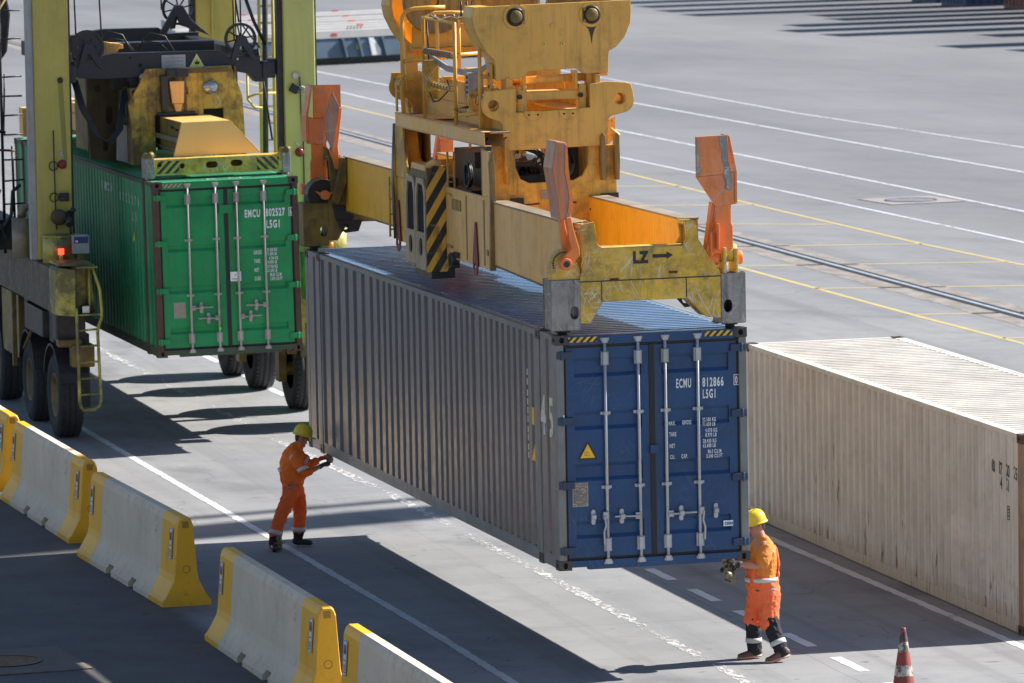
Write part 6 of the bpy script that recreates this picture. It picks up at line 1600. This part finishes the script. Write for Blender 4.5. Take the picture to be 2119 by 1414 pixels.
# ---------------------------------------------------------------- far low platforms (blue grey, white decks)
M['plat'] = paint('blue_grey_steel', (.10, .155, .21), dirt=.2, rust=.02, rough=.5, streak=.15)
M['platw'] = plain('pale_deck_paint', (.47, .455, .44), .6, var=.08, scale=2)
M['redmark'] = plain('red_reflector', (.55, .05, .04), .5)
def platform(loc, L, label, body=True, zoff=0, gap=None):
    t = empty('steel_platform', label, 'platform', 'low white topped steel platforms in the distant yard', loc, (0, 0, .36))
    if body:
        m = MB(); m.box(0, L, .02, 2.4, .26, .98); 
        for q in (gap or ()): m.prism([(q, .26), (q+.10, .26), (q-.10, .98), (q-.2, .98)], 'y', -.12, .02)
        m.build('side_body', M['plat'], t, bevel=.02)
        m = MB(); m.box(.3, L-.3, .4, 2.2, 0, .26); m.build('underside', M['greasy'], t)
        m = MB()
        for q in (.6, 4.45, 6.45, 9.8): m.box(q, q+.12, .0, .018, .55, .85)
        m.build('yellow_mark', M['decal_y'], t)
    z = 1.0 if body else 0.0
    m = MB(); m.box(-.05, L+.05, -.02, .30, z, z+.30); m.box(-.05, L+.05, 2.1, 2.42, z, z+.30); m.box(0, L, .3, 2.1, z+.02, z+.10); m.build('deck', M['platw'], t, bevel=.01)
    m = MB()
    for q in (1.2, 5.3, 10.2): m.box(q, q+.25, -.035, -.021, z+.10, z+.20)
    for q in (3.6, 8.0): m.box(q, q+.28, 2.3, 2.36, z+.301, z+.36)
    m.build('red_marker', M['redmark'], t)
    if body and (gap or L < 11.5):
        m = MB()
        for q in (6.1, 6.25, 6.4, 6.55, 6.7): m.prism([(q-.03, 1.3), (q+.03, 1.3), (q+.06, 1.44), (q, 1.38)], 'y', .1, .15)
        m.build('lashing_lug', M['plate'], t)
        m = MB(); m.prism([(7.10, .30), (7.5, .30), (7.5, .52), (7.15, .96), (6.95, .96)], 'y', -.05, .0) if gap else m.box(7, 7.2, -.01, .0, .4, .5); m.build('white_panel', M['white'], t, bevel=.01)
    return t
o0 = Vector((47.3, 148.1, 0)) - Vector((math.cos(.36), math.sin(.36), 0))*4.3
platform(tuple(o0), 13.0, 'front blue-grey steel platform with a white deck, left of the yellow headblock', gap=(5.9, 6.6, 7.7))
for k, (dy, dx, z) in enumerate(((3.6, .5, 0), (7.8, 1.2, 0), (12.4, 1.8, 0))):
    p_ = o0 + Vector((dx, dy, 0))
    platform((p_.x, p_.y, 0), 12.5 - k*.5, ['middle white platform directly behind the front blue-grey one', 'white platform in third place behind the front one', 'rearmost white platform with rusty lugs on top'][k], body=True, gap=())
# ---------------------------------------------------------------- things on the ground / held
def twist_lock(label, loc, rot, group=None):
    t = empty('twist_lock', label, 'twist lock', group, loc, rot)
    m = MB(); m.lathe([(0, -.11), (.035, -.105), (.05, -.08), (.055, -.05), (.045, -.03), (.05, -.02), (.068, -.015), (.068, .015), (.05, .02), (.045, .03), (.05, .055), (.04, .09), (.02, .115), (0, .12)], n=18)
    m.box(-.075, .075, -.05, .05, -.016, .016); m.build('lock_body', M['brassy'], t)
    m = MB(); m.cyl((.04, 0, 0), (.12, .02, -.01), .012, 8); m.ball((.125, .02, -.01), .02); m.build('lock_handle', M['greasy'], t)
    return t
M['brassy'] = plain('worn_galvanised_brass', (.22, .19, .13), .45, .5, var=.5, scale=18)
twist_lock('worn twist lock held against the underside of the container by the gloved worker', (20.17, 22.45, 1.285), (0, 0, .2), 'loose twist locks')
twist_lock('twist lock standing on the ground between the feet of the orange jacket worker', (19.30, 22.02, .115), (0, 0, .6), 'loose twist locks')
twist_lock('metal twist lock in the glove of the worker with bib overalls, right below the container', (22.565, 10.28, 1.24), (.1, .3, 0), 'loose twist locks')
twist_lock('yellowed twist lock dangling tilted below the other one, in the hand at the container corner', (22.54, 10.16, 1.095), (.3, -1.0, .4), 'loose twist locks')
# ---------------------------------------------------------------- people
def loft(m, pts, n=14):
    """pts: (x,y,z, ra, rb): ra = radius along the lateral axis (y), rb = radius across"""
    P = [Vector(p[:3]) for p in pts]; k = len(P); rings = []
    for i, p in enumerate(P):
        t = (P[min(i+1, k-1)] - P[max(i-1, 0)]).normalized()
        a = Vector((0, 1, 0)); a = (a - t*a.dot(t))
        if a.length < .2: a = Vector((0, 0, 1)) - t*t.z
        a.normalize(); b = t.cross(a)
        rings.append((p, a, b, pts[i][3], pts[i][4], t))
    out = []
    def ring(p, a, b, ra, rb): out.append([p + a*math.cos(2*PI*j/n)*ra + b*math.sin(2*PI*j/n)*rb for j in range(n)])
    p, a, b, ra, rb, t = rings[0]; r = min(ra, rb)
    ring(p - t*r*.8, a, b, ra*.35, rb*.35); ring(p - t*r*.5, a, b, ra*.8, rb*.8)
    for p, a, b, ra, rb, t in rings: ring(p, a, b, ra, rb)
    p, a, b, ra, rb, t = rings[-1]; r = min(ra, rb)
    ring(p + t*r*.5, a, b, ra*.8, rb*.8); ring(p + t*r*.8, a, b, ra*.35, rb*.35)
    vs = [v for q in out for v in q]; K = len(out)
    fs = [(i*n+j, i*n+(j+1) % n, (i+1)*n+(j+1) % n, (i+1)*n+j) for i in range(K-1) for j in range(n)]
    fs += [tuple(reversed(range(n))), tuple(range((K-1)*n, K*n))]
    m.add(vs, fs, True)
def fuse(m, name, mat, parent, voxel=.012, smooth=4, wrinkle=0, scale=.12):
    o = m.build(name, mat, None)
    r = o.modifiers.new('r', 'REMESH'); r.mode = 'VOXEL'; r.voxel_size = voxel; r.use_smooth_shade = True
    s_ = o.modifiers.new('s', 'SMOOTH'); s_.iterations = smooth; s_.factor = .5
    if wrinkle:
        tx = bpy.data.textures.new('w', 'CLOUDS'); tx.noise_scale = scale; tx.noise_depth = 3
        d = o.modifiers.new('d', 'DISPLACE'); d.texture = tx; d.strength = wrinkle; d.mid_level = .5
    bpy.context.view_layer.update()
    me = bpy.data.meshes.new_from_object(o.evaluated_get(bpy.context.evaluated_depsgraph_get()))
    o.modifiers.clear(); old = o.data; o.data = me; bpy.data.meshes.remove(old)
    for p in me.polygons: p.use_smooth = True
    o.parent = parent; o.name = name
    return o
def cloth(name, c, var=.12, fold=.5, rough=.85, fl=0):
    m = Mat(name)
    n = m.noise(3.5, 6, .6, stretch=(1.5, 1.5, .8))
    b = m.mix(m.ramp(n, .3, .7), tuple(x*(1-var) for x in c), tuple(min(1, x*(1+var)) for x in c))
    b = m.mix(m.ramp(m.noise(2.2, 7, .7, loc=(3, 1, 8)), .55, .75, 0, .3), b, tuple(x*.45 for x in c))
    m.set('Base Color', b); m.set('Roughness', rough)
    m.bump(m.noise(9, 7, .65, stretch=(1, 1, 1.4), dist=1.0), fold, .03)
    return m.m
M['or_dark'] = cloth('dark_orange_cloth', (.98, .17, .018))
M['or_bright'] = cloth('bright_orange_cloth', (1.0, .15, .03))
M['or_fluo'] = cloth('fluorescent_orange_cloth', (1.0, .18, .06), var=.06)
M['or_shirt'] = cloth('orange_shirt_cloth', (.72, .24, .035), var=.06)
M['reflect'] = cloth('reflective_band', (.62, .60, .56), var=.08, fold=.2, rough=.5)
M['navycloth'] = cloth('dark_navy_cloth', (.018, .019, .026), fold=.8)
M['boot'] = plain('black_boot', (.02, .019, .019), .5, bump=.3)
M['skin'] = plain('tanned_skin', (.36, .165, .095), .55, var=.1)
M['skin2'] = plain('ruddy_skin', (.50, .23, .15), .55, var=.1)
M['hair'] = plain('dark_hair', (.02, .015, .012), .6)
M['hairg'] = plain('short_grey_hair', (.10, .075, .06), .7)
M['helmet'] = plain('yellow_helmet_plastic', (.82, .56, .03), .32, var=.05)
M['glove_g'] = cloth('grey_glove', (.045, .045, .05))
M['glove_r'] = cloth('red_glove', (.45, .06, .03))
M['eye'] = plain('dark_eye', (.02, .015, .012), .3)
M['brown'] = plain('brown_leather', (.14, .07, .05), .6, bump=.4)
M['sole'] = plain('pale_sole', (.50, .34, .26), .6)
M['sole_o'] = plain('orange_sole', (.75, .14, .04), .5)

def band(name, c, ra, rb, tilt, h, parent, mat='reflect', n=28, axis=None):
    """open elliptical ring; axis = direction of the limb"""
    d = Vector(axis or (0, 0, 1)).normalized(); a = Vector((0, 1, 0)); a = (a - d*a.dot(d)).normalized(); b = d.cross(a)
    m = MB(); vs = []
    for s_, k in ((-h/2, 1), (h/2, 1), (h/2, .96), (-h/2, .96)):
        for j in range(n): 
            t = 2*PI*j/n; vs.append(Vector(c) + d*s_ + a*math.cos(t)*ra*k + b*math.sin(t)*rb*k)
    fs = [(i*n+j, i*n+(j+1) % n, ((i+1) % 4)*n+(j+1) % n, ((i+1) % 4)*n+j) for i in range(4) for j in range(n)]
    m.add(vs, fs, True); return m.build(name, M[mat], parent)

def hand(m, w, f, thumb_side, curl=.5, up=(0, 0, 1), s_=1.0):
    """w wrist position, f forward direction"""
    w = Vector(w); f = Vector(f).normalized(); u_ = Vector(up); u_ = (u_ - f*u_.dot(f)).normalized(); r_ = f.cross(u_)
    pc = w + f*.045
    loft(m, [(*(w), .026, .020), (*(w+f*.03), .036, .018), (*(w+f*.075), .040, .016), (*(w+f*.09), .036, .014)], 12)
    for k, (off, ln) in enumerate(((-.029, .070), (-.010, .080), (.010, .076), (.028, .060))):
        b0 = w + f*.088 + r_*off
        p1 = b0 + f*ln*.42 - u_*ln*.15*curl*2; p2 = p1 + (f*(1-curl) - u_*curl*1.3).normalized()*ln*.34; p3 = p2 + (f*(.3-curl) - u_*1.2*curl - u_*.2).normalized()*ln*.28
        loft(m, [(*b0, .0098, .0098), (*p1, .0092, .0092), (*p2, .0085, .0085), (*p3, .0072, .0072)], 8)
    b0 = w + f*.03 + r_*thumb_side*.030
    p1 = b0 + (f*.6 + r_*thumb_side*.7 - u_*.3).normalized()*.04; p2 = p1 + (f*.8 - u_*.5).normalized()*.032
    loft(m, [(*b0, .012, .012), (*p1, .0108, .0108), (*p2, .0090, .0090)], 8)

def head(m, c, fwd, tilt, s_=1.0):
    """head about centre c, fwd = +1/-1 along x, tilt = forward pitch in radians"""
    c = Vector(c); R3 = Euler((0, tilt*fwd, 0)).to_matrix()
    def L(x, y, z): return c + R3 @ Vector((x*fwd, y, z))*s_
    loft(m, [(*L(-.005, 0, .095), .050, .060), (*L(-.012, 0, .06), .073, .092), (*L(-.008, 0, .01), .078, .098), (*L(.004, 0, -.04), .070, .088), (*L(.022, 0, -.085), .050, .062), (*L(.040, 0, -.115), .030, .036)], 18)
    loft(m, [(*L(.088, 0, .02), .009, .009), (*L(.105, 0, -.010), .012, .012), (*L(.112, 0, -.024), .016, .012)], 8)      # nose
    loft(m, [(*L(.080, -.028, -.055), .009, .010), (*L(.094, 0, -.055), .012, .010), (*L(.080, .028, -.055), .009, .010)], 8)   # lips
    loft(m, [(*L(.080, -.045, .035), .010, .010), (*L(.092, 0, .036), .010, .010), (*L(.080, .045, .035), .010, .010)], 8)      # brow
    loft(m, [(*L(.060, 0, -.105), .020, .020), (*L(.072, 0, -.100), .014, .014)], 8)                                         # chin
    for sy in (-1, 1):
        loft(m, [(*L(-.012, sy*.078, .022), .010, .014), (*L(-.016, sy*.090, .0), .009, .017), (*L(-.008, sy*.080, -.026), .008, .011)], 8)
    return L
def helmet(c, fwd, tilt, parent, s_=1.0):
    c = Vector(c); R3 = Euler((0, tilt*fwd, 0)).to_matrix()
    m = MB(); n = 32; vs = []; prof = [(1.0, 0), (.985, .02), (.96, .045), (.90, .08), (.78, .112), (.58, .138), (.34, .152), (.0001, .157)]
    for r, z in prof:
        for j in range(n):
            t = 2*PI*j/n; rx, ry = .142, .115
            vs.append(c + R3 @ (Vector((rx*r*math.cos(t)*fwd, ry*r*math.sin(t), z*1.02 + (.008 if abs(math.sin(t)) < .35 and z > .05 else 0)))*s_))
    K = len(prof)
    m.add(vs, [(i*n+j, i*n+(j+1) % n, (i+1)*n+(j+1) % n, (i+1)*n+j) for i in range(K-1) for j in range(n)], True)
    # brim, longer at the front
    vs = []
    for e, dz in ((1.0, 0), (1.0, -.012)):
        for j in range(n):
            t = 2*PI*j/n; fr = max(0, math.cos(t))
            for q in (0, 1):
                rx = .142 + q*(.010 + .052*fr**2); ry = .115 + q*.010
                vs.append(c + R3 @ (Vector((rx*math.cos(t)*fwd, ry*math.sin(t), dz - q*.012*fr))*s_))
    fs = []
    for j in range(n):
        a, b = 2*j, 2*((j+1) % n); o2 = 2*n
        fs += [(a, a+1, b+1, b), (o2+a, o2+b, o2+b+1, o2+a+1), (a+1, o2+a+1, o2+b+1, b+1)]
    m.add(vs, fs, True)
    h = m.build('helmet', M['helmet'], parent)
    m = MB()
    for yy in (-.030, 0, .030): m.tube([c + R3 @ (Vector((x*fwd, yy, z))*s_) for x, z in ((-.10, .108), (-.05, .146), (0, .160), (.05, .150), (.10, .112))], .006, 6)
    m.build('helmet_ridge', M['helmet'], h)
    return h

# ---- worker one: orange jacket, reaching up to the far corner of the container, faces +x
P1 = empty('person', 'person in orange jacket and trousers with yellow helmet reaching under the far container corner', 'person', None, (19.62, 22.35, 0), (0, 0, 0))
body = MB()
loft(body, [(-.02, 0, .90, .15, .11), (-.03, 0, 1.05, .14, .10), (-.03, 0, 1.25, .17, .12), (.0, 0, 1.38, .15, .10), (.03, 0, 1.44, .06, .06), (.065, 0, 1.50, .052, .054), (.10, 0, 1.55, .05, .055)])
Lh = head(body, (.125, 0, 1.575), 1, .30)
# legs
kR, aR = (-.24, -.17, .50), (-.40, -.30, .11)
kL, aL = (.09, .09, .49), (.05, .07, .10)
loft(body, [(-.05, -.10, .90, .09, .10), (*kR, .055, .06), (*aR, .042, .045)]); loft(body, [(.03, .10, .90, .09, .10), (*kL, .055, .06), (*aL, .042, .045)])
loft(body, [(aR[0], aR[1], .07, .035, .035), (aR[0]-.0, aR[1]-.13, .045, .04, .03)]); loft(body, [(aL[0], aL[1], .07, .035, .035), (aL[0]+.15, aL[1]-.02, .045, .04, .03)])
eN, wN = Vector((.10, -.27, 1.09)), Vector((.37, -.12, 1.17))
eF, wF = Vector((.27, .20, 1.16)), Vector((.44, .13, 1.25))
loft(body, [(-.03, -.19, 1.35, .05, .055), (*eN, .042, .042), (*(eN*.5+wN*.5), .043, .040), (*wN, .027, .024)]); loft(body, [(.08, .19, 1.36, .05, .055), (*eF, .042, .042), (*(eF*.5+wF*.5), .042, .038), (*wF, .027, .024)])
hand(body, wN, (.75, .25, .35), 1, .45); hand(body, wF, (.8, .1, .1), -1, .5, up=(0, 0, 1))
fuse(body, 'body', M['skin'], P1, .0062, 2)
g_ = MB(); hand(g_, wN, (.75, .25, .35), 1, .45, s_=1); loft(g_, [(*(wN - Vector((.75, .25, .35)).normalized()*.03), .033, .030), (*wN, .031, .027), (*(wN+Vector((.75, .25, .35)).normalized()*.05), .045, .024)])
gl = fuse(g_, 'glove', M['glove_g'], P1, .005, 1)
md = gl.modifiers.new('thick', 'DISPLACE'); md.strength = .006; md.mid_level = 0
g_ = MB(); hand(g_, wF, (.8, .1, .1), -1, .5); loft(g_, [(*(wF - Vector((.8, .1, .1)).normalized()*.02), .032, .029), (*wF, .031, .027), (*(wF+Vector((.8, .1, .1)).normalized()*.05), .044, .022)])
gl = fuse(g_, 'glove', M['glove_r'], P1, .005, 1); md = gl.modifiers.new('thick', 'DISPLACE'); md.strength = .006; md.mid_level = 0
j_ = MB()
loft(j_, [(-.02, 0, .93, .175, .155), (-.025, 0, .98, .19, .185), (-.035, 0, 1.08, .19, .180), (-.045, 0, 1.22, .20, .165), (-.035, 0, 1.33, .205, .135), (-.005, 0, 1.40, .15, .105), (.03, 0, 1.45, .085, .085)], 20)
loft(j_, [(.05, 0, 1.43, .082, .085), (.075, 0, 1.48, .075, .078)], 16)
loft(j_, [(-.03, -.17, 1.36, .085, .09), (-.005, -.22, 1.27, .080, .085), (.05, -.26, 1.15, .073, .078), (*eN, .068, .072), (*(eN*.72+wN*.28), .060, .060)], 16)
loft(j_, [(.06, .17, 1.36, .085, .09), (.15, .20, 1.27, .078, .082), (*eF, .072, .074), (*(eF*.45+wF*.55), .058, .058)], 16)
jk = fuse(j_, 'jacket', M['or_dark'], P1, .008, 2, .034, .055)
band('sleeve_band', (.065, -.262, 1.155), .086, .090, 0, .055, jk, axis=(.06, -.05, -.13)); band('sleeve_band', (.205, .202, 1.225), .084, .086, 0, .05, jk, axis=(.13, .0, -.10))
m = MB(); m.tube([(-.10, -.205, 1.30), (-.085, -.225, 1.345), (-.055, -.225, 1.375), (-.01, -.20, 1.385), (.03, -.15, 1.40)], .020, 8); m.build('shoulder_band', M['reflect'], jk)
m = MB(); m.tube([(-.215, -.09, 1.13), (-.218, .0, 1.12), (-.21, .09, 1.13)], .022, 8); m.build('back_band', M['reflect'], jk)
t_ = MB()
loft(t_, [(-.02, 0, .97, .165, .15), (-.03, 0, .88, .18, .15), (-.03, 0, .82, .17, .14)], 18)
loft(t_, [(-.05, -.09, .88, .105, .125), (-.12, -.12, .70, .098, .115), (*kR, .088, .10), (-.32, -.235, .33, .085, .092), (-.355, -.265, .22, .088, .092)], 16)
loft(t_, [(.02, .09, .88, .105, .125), (.07, .10, .70, .098, .11), (*kL, .088, .098), (.075, .08, .33, .085, .092), (.065, .075, .225, .088, .092)], 16)
tr = fuse(t_, 'trousers', M['or_bright'], P1, .008, 2, .034, .06)
band('hem_band', (-.348, -.258, .245), .101, .103, 0, .06, tr, axis=(-.04, -.03, -.11)); band('hem_band', (.066, .076, .245), .100, .103, 0, .06, tr)
for seg in ([(-.352, -.262, .24, .082, .085), (-.385, -.288, .14, .070, .072), (*aR, .062, .064)], [(.064, .075, .24, .082, .085), (.055, .072, .14, .072, .074), (*aL, .062, .066)]):
    m = MB(); loft(m, seg); fuse(m, 'trouser_cuff', M['navycloth'], P1, .008, 2, .016, .05)
m = MB(); loft(m, [(aR[0]+.01, aR[1]+.05, .075, .050, .050), (aR[0], aR[1]-.06, .055, .052, .045), (aR[0]-.01, aR[1]-.15, .042, .050, .036)]); loft(m, [(aR[0], aR[1], .13, .058, .058), (aR[0], aR[1], .05, .052, .050)]); fuse(m, 'boot', M['boot'], P1, .009, 2)
m = MB(); loft(m, [(aL[0]-.05, aL[1], .075, .050, .050), (aL[0]+.06, aL[1]-.01, .055, .050, .045), (aL[0]+.18, aL[1]-.03, .042, .046, .036)]); loft(m, [(aL[0], aL[1], .13, .058, .058), (aL[0], aL[1], .05, .052, .050)]); fuse(m, 'boot', M['boot'], P1, .009, 2)
helmet(Lh(-.005, 0, .045), 1, .26, P1)
m = MB(); loft(m, [(*Lh(-.06, 0, .045), .072, .050), (*Lh(-.075, 0, .0), .066, .036), (*Lh(-.070, 0, -.045), .05, .024)]); fuse(m, 'hair', M['hair'], P1, .008, 2)
m = MB()
for sy in (-1, 1): m.ball(Lh(.078, sy*.030, .012), .010)
m.build('eye', M['eye'], P1)
m = MB(); m.prism([(-.13, .93), (-.02, .92), (-.05, .86), (-.12, .78)], 'y', -.178, -.170); m.build('pocket_flap', M['boot'], tr)
m = MB(); m.prism([(-.21, .90), (-.13, .92), (-.12, .74), (-.18, .70)], 'y', -.15, -.09); rd = m.build('radio_pouch', M['or_dark'], tr, bevel=.01)
m = MB(); m.tube([(-.20, -.12, .90), (-.23, -.12, 1.05)], .004, 5); m.build('antenna', M['black'], rd)
m = MB(); m.ball((-.165, -.16, .68), .016); m.build('radio_knob', M['steel'], rd)

# ---- worker two: bib overalls, seen from behind the container corner, faces -x
P2 = empty('person', 'person in fluorescent orange bib overalls and brown shoes beside the blue container doors', 'person', None, (23.01, 10.38, 0), (0, 0, 0))
body = MB()
loft(body, [(.03, 0, .92, .17, .15), (.0, 0, 1.10, .17, .17), (.03, 0, 1.30, .19, .14), (.02, 0, 1.44, .16, .11), (-.005, 0, 1.52, .075, .075), (-.02, 0, 1.58, .062, .066), (-.04, 0, 1.62, .06, .065)])
Lh = head(body, (-.065, 0, 1.685), -1, .22, 1.03)
kN, aN = Vector((.03, -.10, .50)), Vector((.16, -.30, .12))     # near leg, back
kF, aF = Vector((-.06, .10, .50)), Vector((-.08, .10, .10))
loft(body, [(.06, -.10, .90, .10, .12), (*kN, .06, .066), (*aN, .045, .05)]); loft(body, [(-.0, .10, .90, .10, .12), (*kF, .06, .066), (*aF, .045, .05)])
loft(body, [(aN.x+.03, aN.y, .08, .035, .035), (aN.x-.14, aN.y-.02, .045, .04, .03)]); loft(body, [(aF.x+.03, aF.y, .07, .035, .035), (aF.x-.16, aF.y, .045, .04, .03)])
eN, wN = Vector((-.10, -.27, 1.21)), Vector((-.36, -.15, 1.245))
eF, wF = Vector((-.14, .24, 1.20)), Vector((-.37, .06, 1.17))
loft(body, [(.0, -.21, 1.42, .055, .06), (*eN, .047, .048), (*(eN*.55+wN*.45), .050, .046), (*wN, .030, .026)]); loft(body, [(.0, .21, 1.42, .055, .06), (*eF, .047, .048), (*(eF*.5+wF*.5), .048, .044), (*wF, .030, .026)])
fN, fF = Vector((-.8, .25, .05)), Vector((-.8, -.05, .05))
hand(body, wN, fN, -1, .5); hand(body, wF, fF, 1, .5)
fuse(body, 'body', M['skin2'], P2, .0065, 2)
for w_, f_, th in ((wN, fN, -1), (wF, fF, 1)):
    fn = f_.normalized(); g_ = MB(); hand(g_, w_, f_, th, .5); loft(g_, [(*(w_ - fn*.03), .035, .032), (*w_, .033, .029), (*(w_+fn*.05), .047, .024)])
    gl = fuse(g_, 'glove', M['glove_g'], P2, .005, 1); md = gl.modifiers.new('thick', 'DISPLACE'); md.strength = .007; md.mid_level = 0
s_ = MB()
loft(s_, [(.03, 0, 1.0, .18, .16), (.005, 0, 1.12, .185, .185), (.03, 0, 1.28, .20, .165), (.045, 0, 1.40, .205, .135), (.025, 0, 1.48, .15, .10), (.0, 0, 1.52, .085, .08)], 20)
loft(s_, [(.02, -.17, 1.43, .085, .085), (-.02, -.23, 1.34, .082, .085), (-.07, -.265, 1.25, .083, .086)], 16); loft(s_, [(.02, .17, 1.43, .085, .085), (-.03, .22, 1.34, .082, .085), (-.10, .24, 1.25, .083, .086)], 16)
sh = fuse(s_, 'shirt', M['or_shirt'], P2, .008, 2, .030, .06)
o_ = MB()
loft(o_, [(-.0, 0, 1.05, .19, .185), (.0, 0, .98, .20, .205), (.03, 0, .88, .20, .205), (.03, 0, .78, .19, .18)], 20)
loft(o_, [(.075, -.09, .84, .115, .145), (.06, -.10, .66, .112, .135), (.05, -.11, .52, .110, .128), (.06, -.125, .46, .112, .128)], 16)
loft(o_, [(-.02, .09, .84, .115, .135), (-.05, .10, .66, .110, .125), (-.08, .10, .52, .108, .12), (-.085, .10, .47, .110, .12)], 16)
loft(o_, [(-.135, 0, .98, .16, .055), (-.145, 0, 1.12, .15, .045), (-.10, 0, 1.26, .12, .035), (-.06, 0, 1.34, .10, .028)], 16)     # bib
loft(o_, [(.17, 0, .98, .14, .035), (.195, 0, 1.12, .10, .025), (.205, 0, 1.26, .07, .022), (.17, 0, 1.42, .06, .020)], 12)         # back strap
ov = fuse(o_, 'overalls', M['or_fluo'], P2, .008, 2, .032, .06)
band('waist_band', (.0, 0, 1.02), .207, .212, 0, .055, ov)
m = MB(); m.prism([(-.14, .895), (-.09, .885), (-.095, .905), (-.13, .91)], 'y', -.197, -.187); m.build('pocket_slit', M['black'], ov)
for seg in ([(.065, -.125, .52, .098, .112), (.10, -.18, .36, .094, .10), (.145, -.25, .20, .088, .094), (.17, -.29, .115, .082, .088)],
            [(-.085, .10, .52, .096, .108), (-.085, .10, .34, .090, .098), (-.08, .10, .20, .086, .092), (-.07, .10, .10, .084, .092)]):
    b_ = MB(); loft(b_, seg, 16); lt = fuse(b_, 'trouser_leg', M['navycloth'], P2, .008, 2, .032, .055)
band('leg_band', (.135, -.235, .235), .099, .104, 0, .062, lt, axis=(.05, -.07, -.16)); band('leg_band', (-.082, .10, .235), .097, .103, 0, .062, lt)
for a_, lift in ((aN, .045), (aF, .0)):
    m = MB(); x, y = a_.x, a_.y
    loft(m, [(x+.07, y, .085+lift, .048, .045), (x-.04, y-.01, .07+lift*.6, .050, .045), (x-.16, y-.02, .05, .048, .034), (x-.20, y-.02, .045, .036, .026)]); loft(m, [(x+.02, y, .14+lift*.5, .055, .060), (x+.01, y, .08, .05, .05)])
    s2 = fuse(m, 'shoe', M['brown'], P2, .008, 2)
    m = MB(); loft(m, [(x+.08, y, .035+lift, .050, .020), (x-.04, y-.01, .030+lift*.5, .052, .018), (x-.17, y-.02, .018, .050, .016), (x-.215, y-.02, .020, .034, .014)]); m.build('sole', M['sole'], s2)
    m = MB(); loft(m, [(x-.03, y-.012, .020+lift*.4, .053, .012), (x-.17, y-.022, .010, .052, .010)]); m.build('sole_edge', M['sole_o'], s2)
helmet(Lh(-.005, 0, .045), -1, .20, P2, 1.03)
m = MB(); loft(m, [(*Lh(-.055, 0, .04), .076, .055), (*Lh(-.072, 0, .0), .070, .038), (*Lh(-.066, 0, -.045), .055, .026)]); fuse(m, 'hair', M['hairg'], P2, .008, 2)
m = MB(); m.tube([Lh(-.105*math.cos(a)+.0, .088*math.sin(a), .03) for a in [(-1.5 + 3.0*i/14) for i in range(15)]], .011, 6); m.build('helmet_harness', M['black'], P2)
m = MB()
for sy in (-1, 1): m.ball(Lh(.080, sy*.030, .012), .010)
m.build('eye', M['eye'], P2)
m = MB(); m.tube([(.10, -.19, 1.36), (.05, -.21, 1.44), (-.02, -.17, 1.50)], .022, 8); m.build('shirt_band', M['reflect'], sh)
# ---------------------------------------------------------------- quay crane parts above the picture (they cast the long shadows)
SUN = Vector((1.24, .16, 1.0))
qc = empty('quay_crane', 'unseen long yellow crane girder with a thin pipe, placed overhead for its shadow', 'crane', None, (24, 26, 0))
def cast(x0, x1, yc, w, z, name='girder'):
    """an unseen girder placed at height z so that its shadow falls on the ground between x0 and x1 round y = yc"""
    m = MB(); a = Vector((x0 + SUN.x*z - 24, yc + SUN.y*z - 26, z)); L = x1 - x0
    sl = (SUN.y/SUN.x)*0 + .24
    vs = []
    for dz in (0, 1.2):
        for (x, s_) in ((0, -1), (L, -1), (L, 1), (0, 1)): vs.append(a + Vector((x, x*sl + s_*w/2, dz)))
    m.add(vs, [(0, 1, 2, 3), (7, 6, 5, 4), (0, 4, 5, 1), (1, 5, 6, 2), (2, 6, 7, 3), (3, 7, 4, 0)])
    return m.build(name, M['sc_yel'], qc)
cast(12.0, 23.3, 23.9-1.2, 1.35, 30); cast(16, 24.2, 25.7-.55, .16, 31, 'pipe')
# ---------------------------------------------------------------- camera
cam = bpy.data.cameras.new('camera'); co = bpy.data.objects.new('camera', cam); C.objects.link(co); sc.camera = co
cam.sensor_width = 36; cam.lens = 11503.8/2119*36; cam.clip_start = 1; cam.clip_end = 5000
Rm = Matrix.Rotation(-.249676, 3, 'Z') @ Matrix.Rotation(1.46693072, 3, 'X') @ Matrix.Rotation(-.0162449, 3, 'Z')
co.matrix_world = Matrix.Translation((3.02959, -55.54282, 11.22328)) @ Rm.to_4x4()
cam.dof.use_dof = True; cam.dof.focus_distance = 71; cam.dof.aperture_fstop = 4.5
# ---------------------------------------------------------------- light
w = bpy.data.worlds.new('World'); sc.world = w; w.use_nodes = True
nt = w.node_tree; bg = nt.nodes['Background']; sky = nt.nodes.new('ShaderNodeTexSky'); sky.sky_type = 'NISHITA'; sky.sun_disc = False
el = math.atan2(1, math.hypot(SUN.x, SUN.y)); az = math.atan2(SUN.x, SUN.y)
sky.sun_elevation = el; sky.sun_rotation = az; sky.altitude = 0; sky.air_density = .85; sky.dust_density = .3; sky.ozone_density = 1.0
nt.links.new(sky.outputs[0], bg.inputs[0]); bg.inputs[1].default_value = .072
sl = bpy.data.lights.new('sun', 'SUN'); so = bpy.data.objects.new('sun', sl); C.objects.link(so)
sl.energy = 5.0; sl.angle = math.radians(.5); sl.color = (1.0, .96, .90)
so.rotation_euler = SUN.to_track_quat('Z', 'Y').to_euler()
sc.view_settings.view_transform = 'Standard'; sc.view_settings.look = 'None'; sc.view_settings.exposure = 1.02; sc.view_settings.gamma = 1
sc.render.engine = 'CYCLES'; sc.cycles.use_denoising = True; sc.cycles.max_bounces = 6; sc.cycles.transparent_max_bounces = 8
sc.cycles.use_adaptive_sampling = True; sc.cycles.caustics_reflective = False; sc.cycles.caustics_refractive = False; sc.cycles.sample_clamp_indirect = 8
sc.render.film_transparent = False
